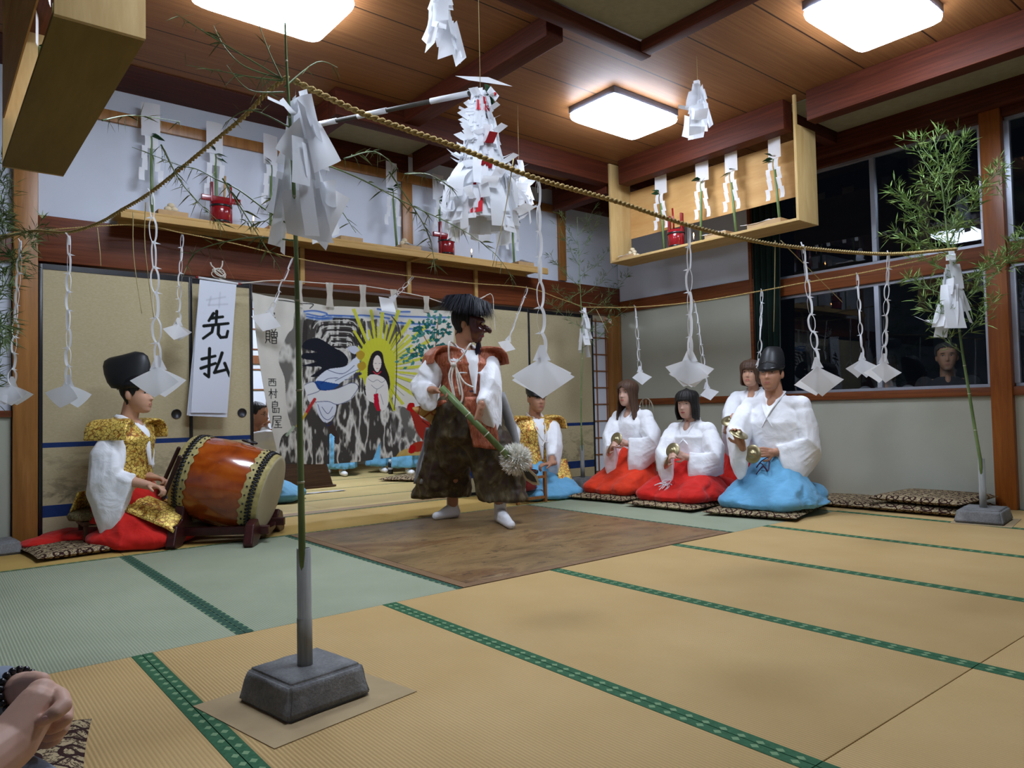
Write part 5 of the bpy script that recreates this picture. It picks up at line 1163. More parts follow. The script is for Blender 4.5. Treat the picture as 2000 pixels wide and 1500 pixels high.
def hand(b,W,d,n,side,**k):
    d=V3(d).normalized();n=V3(n);n=(n-d*n.dot(d)).normalized();_hand.n0=n;hand.n0=n;_hand(b,W,d,n,side,**k)
def elbow(S,W,l1,l2,hint):
    S,W=V3(S),V3(W);d=W-S;L=min(d.length,(l1+l2)*.995);u=d.normalized();a=(l1*l1-l2*l2+L*L)/(2*L);h=math.sqrt(max(0,l1*l1-a*a));hn=V3(hint);hn=(hn-u*hn.dot(u)).normalized();return S+u*a+hn*h
def person(label,pos,yaw,o):
    """o: dict of pose and dress"""
    M=T(pos)@RZ(yaw);L=lambda x,y,z:M@Vector((x,y,z));Dv=lambda x,y,z:M.to_3x3()@Vector((x,y,z))
    s=o.get('s',1);hz=o['hz'];hx=o.get('hx',0);hy=o.get('hy',.03);root=thing('person',label,'person',tuple(pos),o.get('group'));root['pose_note']=''
    del root['pose_note']
    HM=M@T((hx,hy,hz))@RZ(o.get('hyaw',0))@Matrix.Rotation(o.get('nod',0),4,'X')@Matrix.Rotation(o.get('tilt',0),4,'Y')
    skin=o.get('skin',sk1);hip=o.get('hip',.27);shz=hz-.222*s;sw=o.get('sw',.17)
    b=MB();head(b,HM,s);neckb=Vector((hx*.6,hy-.045,hz-.162*s))
    b.cap(HM@Vector((0,-.022,-.055*s)),M@neckb,.052*s*o.get('nk',1),.056*s*o.get('nk',1),n=16)
    # torso
    top=neckb+Vector((0,-.005,-.03));wa=Vector((0,-.02,hip+.16))
    b.loft([(L(0,-.03,hip-.06),Dv(.13,0,0),Dv(0,.10,0)),(L(0,-.03,hip+.02),Dv(.155,0,0),Dv(0,.11,0)),(L(0,-.025,hip+.16),Dv(.125,0,0),Dv(0,.09,0)),(M@(wa.lerp(top,.55)),Dv(.155,0,0),Dv(0,.10,0)),(M@(top+Vector((0,0,-.035))),Dv(.13,0,0),Dv(0,.085,0)),(M@(top+Vector((0,0,.02))),Dv(.05,0,0),Dv(0,.05,0))],24)
    if o.get('vskin',True): b.ell(M@(neckb+Vector((0,.045,-.050))),(.036,.05,.065),R=M.to_3x3())
    arms={}
    for sd in (-1,1):
        S=M@(Vector((hx*.4+sd*sw,hy-.05,shz)));W=V3(o['wr'][sd]);E=elbow(S,W,.27*s,.245*s,Dv(*o.get('eh',{}).get(sd,(sd*.9,-.3,-.8))))
        arms[sd]=(S,E,W);b.cap(S,E,.050*s,.040*s,n=14);b.cap(E,W,.039*s,.026*s,n=14);b.cap(M@(top+Vector((0,0,-.035))),S,.05*s,.045*s)
        hd=o['hd'][sd];hand(b,W,hd[0],hd[1],hd[2] if len(hd)>2 else -sd,curl=o.get('curl',{}).get(sd,.9),s=s*.95)
    for a_,c_,r0,r1 in o.get('legs',[]): b.cap(a_,c_,r0,r1,n=14)
    b.build('body',skin,root,remesh=o.get('vox',.0048),smoothit=1)
    if o.get('face',True): facefeat(root,HM,s,o.get('lip',mLip),o.get('brow',mHairB),o.get('closed',.25))
    if o.get('hair'): hair(root,HM,o['hair'],o.get('hairm',mHairB),s,o.get('seed',1),thin=o.get('thin',False))
    return root,M,HM,arms,neckb,skin
def kimono(root,M,arms,neckb,hip,mat,sleeve=1.0,slen=.9,tex=CL,bulk=1.0,name='kimono_top',waist=None,coverhip=True,cuff=.13):
    Dv=lambda x,y,z:M.to_3x3()@Vector((x,y,z));b=MB();nb=neckb;z0=hip-.04 if coverhip else hip+.1
    w0=Vector((0,-.02,z0))
    b.loft([(M@w0,Dv(.185*bulk,0,0),Dv(0,.15*bulk,0)),(M@Vector((0,-.02,hip+.13)),Dv(.17*bulk,0,0),Dv(0,.135*bulk,0)),(M@(Vector((0,-.02,hip+.16)).lerp(nb,.5)),Dv(.19*bulk,0,0),Dv(0,.138*bulk,0)),(M@(nb+Vector((0,-.0,-.115))),Dv(.19,0,0),Dv(0,.122,0)),(M@(nb+Vector((0,-.005,-.05))),Dv(.14,0,0),Dv(0,.100,-.010)),(M@(nb+Vector((0,-.005,-.01))),Dv(.090,0,0),Dv(0,.075,-.018)),(M@(nb+Vector((0,-.008,.018))),Dv(.070,0,0),Dv(0,.062,-.022))],32,fold=.02,kf=7)
    for sd in (-1,1):
        S,E,W=arms[sd];d1=(E-S).normalized();d2=(W-E).normalized();dn=Vector((0,0,-1));
        def perp(d): 
            v=dn-d*dn.dot(d);return v.normalized() if v.length>.5 else (Dv(0,-1,0)-d*Dv(0,-1,0).dot(d)).normalized()
        v1=perp(d1);u1=d1.cross(v1);v2=perp(d2);u2=d2.cross(v2);h=cuff*(sleeve[sd] if isinstance(sleeve,dict) else sleeve);slv=(sleeve[sd] if isinstance(sleeve,dict) else sleeve)
        Wc=E.lerp(W,slen)
        b.cap(M@(nb+Vector((0,0,-.05))),S,.068,.062);b.cap(S,E,.066,.060);b.cap(E,E.lerp(Wc,.85),.058,.046)
        b.loft([(S-d1*.02,v1*.045,u1*.045),(S+d1*.05,v1*.070,u1*.068),(S.lerp(E,.55)+v1*.01,v1*.095,u1*.078),(E+v2*.030*slv,(v2+v1).normalized()*(.11*(.6+.4*slv)),(u1+u2).normalized()*.075),(E.lerp(Wc,.55)+v2*(h-.045),v2*h,u2*.062),(Wc+v2*(h-.045),v2*(h*1.04),u2*.050),(Wc+d2*.012+v2*(h-.045),v2*(h*1.03),u2*.044)],28,sq=.85,fold=.035,kf=5,ph=sd)
    o=b.build(name,mat,root,remesh=.0075,smoothit=2);disp(o,tex,.018);return o
def collar(root,M,nb,mat,w=.017,wide=.060,drop=.17,name='collar',fy=.135):
    for sd in (-1,1):
        P=smooth([M@(nb+Vector(p)) for p in ((0,-.078,.032),(sd*.045,-.055,.030),(sd*wide,.0,.018),(sd*wide*.80,.066,-.030),(sd*.016,fy-.030,-.105),(-sd*.040,fy-.012,-drop))],5);MB().tube(P,[w*.6]*2+[w*.85]*(len(P)-5)+[w*.5,w*.3,w*.1],8,flat=.35).build(name,mat,root)
def kneel_hakama(root,M,mat,hip=.27,sp=1.0,name='hakama',z0=.055,noback=False,fw=.0):
    L=lambda x,y,z:M@Vector((x,y,z));Dv=lambda x,y,z:M.to_3x3()@Vector((x,y,z));b=MB();R3=M.to_3x3()
    b.loft([(L(0,-.02,hip-.12),Dv(.21,0,0),Dv(0,.19,0)),(L(0,-.01,hip+.02),Dv(.19,0,0),Dv(0,.16,0)),(L(0,-.015,hip+.17),Dv(.155,0,0),Dv(0,.125,0)),(L(0,-.015,hip+.20),Dv(.15,0,0),Dv(0,.12,0))],32,fold=.03,kf=9)
    b.loft([(L(0,cy,z),Dv(rx,0,0),Dv(0,ry,-tl)) for z,cy,rx,ry,tl in ((z0-.0,.13 if not noback else .13,.30*sp**.5,.31 if not noback else .24,0),(z0+.035,.13 if not noback else .13,.315*sp**.5,.325 if not noback else .25,.0),(z0+.10,.115,.285*sp**.5,.285 if not noback else .22,.02),(hip-.02,.075,.225,.215 if not noback else .17,.045),(hip+.07,.025,.175,.155,.02),(hip+.16,-.012,.148,.122,0),(hip+.20,-.015,.142,.115,0))],72,fold=.028,kf=13)
    for sd in (-1,1):
        A_=Vector((sd*.085,-.03,hip-.045));B_=Vector((sd*.145*sp,.35+fw,z0+.060));b.loft([(M@A_.lerp(B_,t),Dv(w*(1+.05*sd*0),0,0),Dv(0,-.35*h,h)) for t,w,h in ((-.12,.09,.08),(0,.130,.120),(.35,.132,.112),(.7,.128,.095),(.92,.118,.080),(1.06,.10,.062),(1.16,.06,.035))],44,fold=.045,kf=8,ph=sd*1.3)
        b.ell(L(sd*.16*sp,.33+fw,z0+.045),(.115,.125,.062),R=R3);b.ell(L(sd*.17*sp,.10,z0+.05),(.14,.24,.068),R=R3)
        if not noback: b.ell(L(sd*.13,-.18,z0+.06),(.15,.18,.09),R=R3)
    b.ell(L(0,.14,z0+.045),(.24,.30,.075),R=R3);b.cap(L(0,0,hip-.06),L(0,.29+fw,z0+.055),.12,.085)
    if not noback: b.ell(L(0,.02,z0+.02),(.36,.36,.035),R=R3)
    o=b.build(name,mat,root,remesh=.011,smoothit=3);disp(o,CL,.022);disp(o,CL2,.006);return o
def cymbal(c,n,r,label,group='brass hand cymbals'):
    n=V3(n).normalized();u=n.orthogonal().normalized();v=n.cross(u);root=thing('hand_cymbal',label,'cymbal',tuple(c),group);M=Matrix(((u.x,v.x,n.x,c[0]),(u.y,v.y,n.y,c[1]),(u.z,v.z,n.z,c[2]),(0,0,0,1)))
    MB().lathe([(r,0),(r*.99,.002),(r*.6,.004),(r*.34,.007),(r*.30,.018),(r*.16,.026),(.001,.028),(.001,.024),(r*.14,.022),(r*.26,.015),(r*.32,.003),(r,-.0015)],40,M=M).build('disc',mBrass,root);return root
def pdir(dx,dy,dz=0): return (Vector(CR)*dx+Vector(CU)*dy-Vector(CW)*dz).normalized()   # dz>0 towards the camera
# --- kneeling man in light blue hakama
P0=(4.90,2.97,.0);YA=math.radians(97)
def ref(P,f): return Vector((P[0],P[1],0))+Vector((-f,0,0))
rp=ref(P0,.30)
wl_=onD(1462,893,ref(P0,.22));wr_=onD(1438,868,ref(P0,.36))
# person's left is -x local... with facing -x (world), local +x points to world +y (away), local -x towards the camera
r,M,HM,arms,nb,sk=person('man in black cap, white top and light blue hakama kneeling at the right',P0,YA,dict(hz=1.00,hy=.05,hip=.30,hyaw=math.radians(8),nod=.03,skin=sk2,hair='short',thin=True,seed=2,sw=.195,nk=1.12,s=1.04,closed=.1,
  wr={-1:onD(1512,884,ref(P0,.20)),1:onD(1448,868,ref(P0,.33))},hd={-1:(pdir(-1,.05,.1),pdir(0,-.3,-1),1),1:(pdir(-.35,.9,.1),pdir(-.5,0,.6),-1)},curl={-1:1.0,1:.7},eh={-1:(-.7,-.5,-.8),1:(.9,-.1,-.9)}))
kimono(r,M,arms,nb,.30,mWhite,1.15,.86,bulk=1.12,cuff=.135);collar(r,M,nb,mWhite,.022,.066,.22,fy=.155);kneel_hakama(r,M,mBlue,.28,1.15)
b=MB();Dv=lambda x,y,z:M.to_3x3()@Vector((x,y,z))
b.tube(smooth([M@Vector(p) for p in ((0,.15,.40),(.03,.20,.37),(.05,.23,.33),(.02,.22,.36),(-.02,.21,.30))],5),.004,6);b.tube(smooth([M@Vector(p) for p in ((0,.15,.40),(-.03,.20,.37),(-.04,.24,.31),(.0,.23,.34),(.05,.24,.28))],5),.004,6);b.build('purple_ties',flat('dark_purple_cord',(.06,.01,.05)),r)
def eboshi(root,HM,s=1,h=.17,back=.05,mat=mCapB):
    b=MB();secs=[]
    for t,rx,ry,z,y in ((0,.086,.106,.038,-.004),(.1,.088,.108,.055,-.006),(.4,.084,.104,.105,-.012),(.7,.072,.098,.155,-.022),(.9,.055,.088,.19,-.03),(.98,.038,.07,.205,-.036),(1,.012,.03,.209,-.038)):
        c=Vector((0,y-back*t,.038+(h)*t if t<1 else .038+h));secs.append((HM@(c*s),HM.to_3x3()@Vector((rx*s,0,0)),HM.to_3x3()@Vector((0,ry*s,-.022*s*(1-t)))))
    b.loft(secs,36);cp_=b.build('black_cap',mat,root)
    b=MB();b.loft([(HM@(Vector((0,-.003,z))*s),HM.to_3x3()@Vector((q*s,0,0)),HM.to_3x3()@Vector((0,(q+.020)*s,-.024*s))) for z,q in ((.034,.086),(.036,.090),(.058,.092),(.060,.0885))],36,cap=False);b.build('cap_band',mBlack,cp_)
eboshi(r,HM,1.04,.16,.03)
cymbal(onD(1470,887,ref(P0,.33)),pdir(-.75,.1,.6),.066,'brass cymbal held low in the left hand of the kneeling man',)
cymbal(onD(1443,848,ref(P0,.42)),pdir(.25,.9,.45),.066,'brass cymbal held flat in the raised hand of the kneeling man')
# --- kneeling women
def woman(label,P,ya,hz,hairst,hm,hak,wl,wr,skin,seed,hyaw=0,nod=0,hip=.27,sp=1.0,**k):
    r,M,HM,arms,nb,sk=person(label,P,ya,dict(hz=hz,hy=k.get('hy',.05),hip=hip,hyaw=hyaw,nod=nod,skin=skin,hair=hairst,hairm=hm,seed=seed,sw=.15,nk=.86,s=.96,lip=mLipR,closed=k.get('closed',.2),tilt=k.get('tilt',0),wr={-1:wl,1:wr},hd={-1:(pdir(-.9,.35,.2),pdir(-.2,-.3,-1),1),1:(pdir(.1,.55,.5),pdir(.8,0,.3),-1)},curl={-1:1.05,1:.9}))
    kimono(r,M,arms,nb,hip+.02,mWhite,k.get('slv',1.1),.86,bulk=k.get('bulk',1.0),cuff=k.get('cuff',.135));collar(r,M,nb,mWhite,.017,.055,.17,fy=.135);kneel_hakama(r,M,hak,hip,sp);return r,M,HM
P1=(4.92,4.38,0);r,M,HM=woman('woman with long brown hair, white top and vermilion hakama kneeling farthest left in the row',P1,math.radians(94),.905,'long',mHairBr,mRedV,onD(1222,866,ref(P1,.30)),onD(1190,882,ref(P1,.36)),sk3,3,math.radians(4),0)
cymbal(onD(1204,858,ref(P1,.42)),pdir(-.7,.25,.6),.060,'brass cymbal in the hands of the long-haired woman');cymbal(onD(1193,876,ref(P1,.42)),pdir(.8,-.3,.5),.055,'second brass cymbal, lower, of the long-haired woman')
P2=(4.85,3.69,0);r2,M2,HM2=woman('woman with short black bob, white top and red hakama kneeling second from left',P2,math.radians(96),.80,'bob',mHairB,mRed,onD(1340,893,ref(P2,.27)),onD(1303,905,ref(P2,.35)),sk3,4,math.radians(6),-.10,hip=.25,sp=1.2,closed=.45,slv=1.0,cuff=.115)
cymbal(onD(1314,880,ref(P2,.40)),pdir(-.7,.3,.6),.062,'brass cymbal in the hands of the woman with the black bob');cymbal(onD(1303,902,ref(P2,.40)),pdir(.85,-.25,.45),.060,'second brass cymbal, lower, of the woman with the black bob')
b=MB();w_=onD(1352,893,ref(P2,.27));d_=pdir(-1,.05,0);
b.lathe([(.030,-.010),(.0315,-.009),(.0315,.009),(.030,.010)],20,M=T(w_)@d_.to_track_quat('Z','Y').to_matrix().to_4x4(),cap=False);b.box((-.016,-.004,-.018),(.016,.005,.018),0,.003,T(w_+pdir(0,-.2,1)*.034)@Matrix(((CR[0],-CW[0],CU[0],0),(CR[1],-CW[1],CU[1],0),(CR[2],-CW[2],CU[2],0),(0,0,0,1))));tag(b.build('wrist_watch',mBlack),'square black watch on the wrist of the woman with the black bob','watch')
b=MB();random.seed(6)
for k in range(9):
    c=onD(1290+random.uniform(-12,18),945+random.uniform(-10,10),ref(P2,.36));b.tube(smooth([c,c+pdir(.7,.3,.1)*.04,c+pdir(.9,.1,.2)*.07,c+pdir(.3,-.3,.2)*.05],4),.0035,5,k%3==0)
tag(b.build('ribbon_bow',[mPaper,mRedPaper]),'red and white ribbon bow on the lap of the woman with the black bob','ribbon')
P3=(5.50,3.525,0);r3,M3,HM3=woman('woman with dark bob behind the kneeling man, in white top, holding a cymbal',P3,math.radians(100),1.045,'bob2',mHairBr,mRed,onD(1452,822,(5.08,3.50,0)),onD(1420,838,(5.08,3.50,0)),sk1,5,math.radians(4),.02,hip=.40)
cymbal(onD(1425,822,(5.02,3.50,0)),pdir(-.3,.8,.5),.066,'brass cymbal of the woman behind the kneeling man')
# low stool under her
st=thing('kneeling_stool','low dark stool under the woman behind the kneeling man','stool',(5.50,3.50,0));MB().box((5.36,3.33,.24),(5.62,3.67,.265),0,.004).build('seat',mDarkW,st)
for y in (3.36,3.62): MB().box((5.38,y,.001),(5.60,y+.022,.239)).build('leg',mDarkW,st)
for c,w,d,rot,h,lab,z,sd in [((4.70,4.40),.66,.62,.12,.055,'patterned cushion under the long-haired woman, farthest left of the row',.001,1),((4.66,3.66),.64,.62,.05,.055,'patterned cushion under the woman with the black bob',.001,2),((4.72,2.98),.66,.66,.22,.055,'patterned cushion under the man in light blue hakama',.001,3),
   ((5.58,2.78),.60,.58,.05,.055,'patterned cushion lying flat between the kneeling man and the stacked cushions',.001,4),((5.62,2.20),.66,.62,.04,.062,'patterned cushion, lower of the two stacked before the wall',.001,5),((5.64,2.21),.66,.62,-.03,.062,'patterned cushion, upper of the two stacked before the wall',.062,6),
   ((.82,5.02),.66,.50,.10,.05,'patterned cushion under the drummer\'s stool',.001,7),((.054,1.918),.50,.50,-.187,.055,'patterned cushion at the lower left corner by the clasped hands',.001,8)]:
    cushion(c,w,d,rot,h,lab,z,sd)
# --- drummer
PD=(1.02,5.08,0);YD=math.radians(229)
r,M,HM,arms,nb,sk=person('drummer in black cap and gold brocade vest seated in profile behind the barrel drum',PD,YD,dict(hz=.925,hy=.06,hip=.29,hyaw=math.radians(-2),nod=0,skin=sk1,hair='short',thin=True,seed=7,sw=.165,nk=.95,closed=.15,
  wr={-1:onD(296,932,(1.30,4.86,0)),1:onD(290,948,(1.22,4.66,0))},hd={-1:(pdir(1,-.1,.1),pdir(0,-1,.2),1),1:(pdir(1,-.15,.1),pdir(0,-1,.2),-1)},curl={-1:1.1,1:1.1},eh={-1:(-.4,-.6,-.9),1:(.4,-.6,-.9)}))
kimono(r,M,arms,nb,.31,mWhite,1.35,.60,bulk=.98,cuff=.15);collar(r,M,nb,mWhite,.015,.058,.10,fy=.10)
Dv=lambda x,y,z:M.to_3x3()@Vector((x,y,z));Lc=lambda x,y,z:M@Vector((x,y,z))
def vest(root,M,nb,arms,mat,zb,bulk=1.0,wing=1.0,vw=.055,vz=.30,name='brocade_vest',flare=1.12,inner=None):
    """sleeveless vest with wide shoulders; the white robe shows in the V at the front"""
    Dv=lambda x,y,z:M.to_3x3()@Vector((x,y,z));b=MB();k=bulk
    zm=zb+(nb.z-zb)*.45
    b.loft([(M@Vector((0,-.02,zb)),Dv(.192*k*flare,0,0),Dv(0,.158*k*flare,0)),(M@Vector((0,-.02,zb+.01)),Dv(.195*k*flare,0,0),Dv(0,.16*k*flare,0)),(M@Vector((0,-.02,zm)),Dv(.192*k,0,0),Dv(0,.150*k,0)),(M@(nb+Vector((0,0,-.115))),Dv(.205,0,0),Dv(0,.136,0)),(M@(nb+Vector((0,-.005,-.05))),Dv(.155,0,0),Dv(0,.113,-.010)),(M@(nb+Vector((0,-.008,-.008))),Dv(.098,0,0),Dv(0,.086,-.020)),(M@(nb+Vector((0,-.014,.004))),Dv(.085,0,0),Dv(0,.070,-.020))],36,fold=.012,kf=7)
    for sd in (-1,1):
        S,E,W=arms[sd];n0=M@(nb+Vector((sd*.050,-.012,-.020)));wd=Dv(0,1,0)
        path=smooth([n0,n0.lerp(S,.5)+Vector((0,0,.036)),S+Dv(sd*.004,0,.060),S+Dv(sd*.042*wing,0,.046),S+Dv(sd*.074*wing,0,.006),S+Dv(sd*.086*wing,0,-.055)],3);n_=len(path);secs=[]
        for i,p in enumerate(path):
            tg=(path[min(i+1,n_-1)]-path[max(i-1,0)]).normalized();t=i/(n_-1);secs.append((p,wd*(.082+.048*min(1,t*1.8)),tg.cross(wd).normalized()*(.018-.008*t)))
        b.loft(secs,24,sq=.8);b.cap(M@(nb+Vector((sd*.03,0,-.075))),S+Dv(-sd*.012,0,-.018),.085,.082,n=18)
    o=b.build(name,mat,root,remesh=.0075,smoothit=2);disp(o,CL2,.010)
    # V of the white robe
    P=lambda s,t:M@Vector(((s-.5)*2*vw*(1-t)**.8*(1 if t<1 else 0)+.004*(1-2*s),-.02+(.118*k+.018)*1.0+nb.y*.2*(1-t)+.028*t+.016*math.cos((s-.5)*3)-.045*max(0,(.22-t)/.22),nb.z-.02-vz*t))
    V_=MB();V_.sheet(P,8,16);V_.build('robe_front',inner or mWhite,root,solid=.012)
    return o
vest(r,M,nb,arms,mGold,.27,.98,1.0,.05,.26)
b=MB();b.sheet(lambda s,t:Lc(-.02+.25*s,.12+.29*t,.375-.155*(.14+.29*t)/.36+.012*math.sin(s*6)-.09*abs(s-.45)**2*3-.05*max(0,t-.85)),14,14);b.build('front_flap',mGold,r,solid=.006)
b=MB();b.sheet(lambda s,t:Lc(-.14+.10*s,.12+.20*t,.36-.155*(.14+.2*t)/.36-.02*(1-s)),8,8);b.build('front_flap',mGold,r,solid=.006)
b=MB();b.sheet(lambda s,t:Lc(-.17+.34*s,-.20-.05*t,.34-.12*t),10,8);b.build('back_flap',mGold,r,solid=.006)
kneel_hakama(r,M,mRed,.27,1.1,z0=.012,fw=-.06,noback=True)
b=MB();b.ell(Lc(.02,-.26,.06),(.15,.28,.04),R=M.to_3x3());b.ell(Lc(.15,-.42,.045),(.15,.12,.035),R=M.to_3x3());disp(b.build('trailing_hem',mRed,r,remesh=.01,smoothit=2),CL,.03)
def tallcap(root,HM):
    b=MB();secs=[]
    for t,rx,ry,y,z in ((0,.082,.118,-.030,.030),(.15,.086,.134,-.042,.070),(.4,.080,.146,-.052,.13),(.65,.066,.150,-.058,.185),(.85,.050,.140,-.062,.225),(.95,.034,.112,-.062,.245),(1,.008,.06,-.06,.254)):
        secs.append((HM@Vector((0,y,z)),HM.to_3x3()@Vector((rx,0,0)),HM.to_3x3()@Vector((0,ry,-.012+.03*(t if t<.9 else .9)))))
    b.loft(secs,40);cp_=b.build('black_cap',mCapB,root)
    b=MB();b.loft([(HM@Vector((0,y,z)),HM.to_3x3()@Vector((rx,0,0)),HM.to_3x3()@Vector((0,ry,.006))) for y,z,rx,ry in ((-.004,.034,.083,.106),(0,.036,.088,.111),(.004,.075,.088,.108),(.006,.11,.078,.090),(.0,.118,.06,.07))],36);b.build('cap_front_fold',mBlack,cp_)
tallcap(r,HM)
for k,(h,t_,lab) in enumerate([((318,945),(349,876),'dark drumstick, left of the pair in the drummer\'s hands'),((326,955),(351,893),'dark drumstick, right of the pair in the drummer\'s hands')]):
    rfp=(1.30-.06*k,4.86-.2*k,0);a=onD(*h,rfp);c=onD(*t_,rfp);d=(c-a).normalized();tag(MB().cap(a-d*.06,c,.0125,.0125,n=14).build('drumstick',mStick),lab,'drumstick','drumsticks')
stl=thing('low_stool','low wooden stool with patterned green seat pad under the drummer','stool',(.90,5.13,0));sc_=onD(180,1015,(.86,5.16,0));mPad=brocade('green_pad_cloth',(.10,.09,.03),(.08,.03,.02),(.20,.17,.07),60,0,.8)
b=MB();b.loft([(Vector((.90,5.13,z)),Vector((q*.17,-q*.05,0)),Vector((q*.04,q*.13,0))) for z,q in ((.165,.8),(.172,1),(.195,1.06),(.215,1),(.228,.75))],32,sq=.5);b.build('seat_pad',mPad,stl)
mSt=wood('stool_wood','4a301e','6e4a30','Z',3)
MB().box((.77,5.02,.140),(1.03,5.24,.164),0,.003).build('seat_board',mSt,stl)
for x in (.78,.995):
    for y in (5.03,5.205): MB().box((x,y,.051),(x+.025,y+.025,.139)).build('leg',mSt,stl)
# --- dancer
PN=(2.985,4.17,0);YN=math.radians(166)
Fl=onZ(880,1012);Fr=onZ(985,1022)
legs=[]
Ln=T(PN)@RZ(YN)
hipL=Ln@Vector((.10,0,.80));hipR=Ln@Vector((-.10,0,.80))
aL=Vector((Fl.x+.02,Fl.y,.085));aR=Vector((Fr.x-.01,Fr.y+.03,.085))
kL=hipL.lerp(aL,.5)+Ln.to_3x3()@Vector((.02,.06,0));kR=hipR.lerp(aR,.5)+Ln.to_3x3()@Vector((-.02,.08,0))
legs=[(hipL,kL,.075,.055),(kL,aL,.056,.036),(hipR,kR,.075,.055),(kR,aR,.056,.036),(Ln@Vector((-.1,0,.82)),Ln@Vector((.1,0,.82)),.085,.085)]
toeL=onZ(852,1016);toeR=onZ(998,1034)
legs+=[(aL+Vector((0,0,-.035)),Vector((toeL.x,toeL.y,.028)),.036,.024),(aR+Vector((0,0,-.035)),Vector((toeR.x,toeR.y,.028)),.036,.026)]
r,M,HM,arms,nb,sk=person('masked dancer with shaggy black wig and orange vest standing on the dance board',PN,YN,dict(hz=1.375,hx=.015,hy=.04,hip=.90,hyaw=math.radians(58),nod=-.12,skin=sk2,face=False,hair='short',sw=.185,nk=1.0,legs=legs,
  wr={1:onD(848,762,(2.84,4.02,0)),-1:onD(938,797,(2.95,3.89,0))},hd={1:(pdir(.9,-.1,.3),pdir(.1,-.8,.3),-1),-1:(pdir(-.25,-1,.1),pdir(-.8,.2,-.5),1)},curl={1:.9,-1:.95},eh={1:(.35,-.9,-.5),-1:(-.9,-.4,-.3)},vskin=True))
kimono(r,M,arms,nb,.93,mWhite,{1:.6,-1:1.7},.80,bulk=1.0,coverhip=False,cuff=.15)
collar(r,M,nb,mWhite,.015,.058,.10,fy=.10)
for nm_,a_,t_ in (('sock',aL,toeL),('sock',aR,toeR)):
    b=MB();d=(Vector((t_.x,t_.y,0))-Vector((a_.x,a_.y,0))).normalized();b.cap(a_+Vector((0,0,.05)),a_,.043,.042,n=18);b.cap(a_,a_+Vector((0,0,-.045))-d*.02,.042,.040,n=16);b.cap(a_+Vector((0,0,-.045))-d*.02,Vector((t_.x,t_.y,.030)),.041,.029,n=16);b.cap(a_+Vector((0,0,-.01)),Vector((t_.x,t_.y,.034))-d*.03,.040,.027,n=16)
    b.build(nm_,mWhite,r,remesh=.005,smoothit=3)
# trousers
b=MB();Dv=lambda x,y,z:M.to_3x3()@Vector((x,y,z));Lc=lambda x,y,z:M@Vector((x,y,z));cc=Lc(0,-.01,.90)
b.loft([(Lc(0,-.01,.93),Dv(.145,0,0),Dv(0,.115,0)),(Lc(0,-.01,.86),Dv(.165,0,0),Dv(0,.135,0)),(Lc(0,-.01,.72),Dv(.21,0,0),Dv(0,.17,0)),(Lc(0,0,.60),Dv(.22,0,0),Dv(0,.17,0)),(Lc(0,0,.55),Dv(.16,0,0),Dv(0,.12,0))],40,fold=.04,kf=11)
Rv=Vector((CR[0],CR[1],0)).normalized();Fv=Vector((CW[0],CW[1],0)).normalized()
for hpn,an,sx,off,wl_ in ((hipL,aL,-1,-.085,.205),(hipR,aR,1,.02,.165)):
    A=Vector((hpn.x,hpn.y,.84));B_=Vector((an.x,an.y,.17))+Rv*off
    if sx>0: B_.z=.165
    sec=[]
    kn=kL if sx<0 else kR;b.cap(hpn,kn,.125,.110);b.cap(kn,Vector((an.x,an.y,.26)),.110,.09);b.cap(Lc(0,0,.80),Lc(0,0,.50),.15,.11)
    for t,rr_ in ((0,.10),(.2,.135),(.45,.160),(.7,.182),(.9,wl_),(1.0,wl_*1.06),(1.015,wl_*1.02),(1.02,.12)):
        c=A.lerp(B_,t);sec.append((c,Rv*rr_,Fv*(rr_*.78)))
    b.loft(sec,44,fold=.055,kf=9,ph=sx)
o=b.build('brocade_trousers',mOlive,r,remesh=.010,smoothit=2);disp(o,CL,.05);disp(o,CL2,.016)
vest(r,M,nb,arms,mOrange,.84,.92,1.1,.055,.30,flare=1.1)
# skirt panels, sash, obi
b=MB();b.sheet(lambda s,t:Lc(.10-.20*s-.05*t,.165+.05*t+.01*math.sin(s*7),.87-.335*t-.03*s*t),12,14);o=b.build('front_panel',mOrange,r,solid=.008);disp(o,CL2,.02)
b=MB();b.loft([(Lc(0,-.01,z),Dv(.165*q,0,0),Dv(0,.137*q,0)) for z,q in ((.865,.98),(.87,1.03),(.915,1.03),(.92,.98))],40,cap=False);b.build('dark_sash',flat('dark_sash_cloth',(.05,.03,.05),.6),r)
b=MB();c=onD(852,800,(2.93,4.28,0));b.sheet(lambda s,t:c+pdir(-.55,-.55,0)*(t*.10+.0)+pdir(-.75,.62,.0)*((s-.5)*.19*(.4+t*.9))+pdir(.5,.3,0)*.04*(1-t)+pdir(0,0,1)*.03*math.sin(s*9),14,8);b.build('sash_bundle',brocade('yellow_red_sash',(.55,.30,.08),(.40,.06,.02),(.65,.42,.14),12,.1,.6),r,solid=.02)
b=MB();c=onD(865,787,(2.9,4.12,0));b.cap(c-pdir(1,.2,0)*.06,c+pdir(1,.2,0)*.06,.02,.02);b.build('sash_knot',mOrange,r)
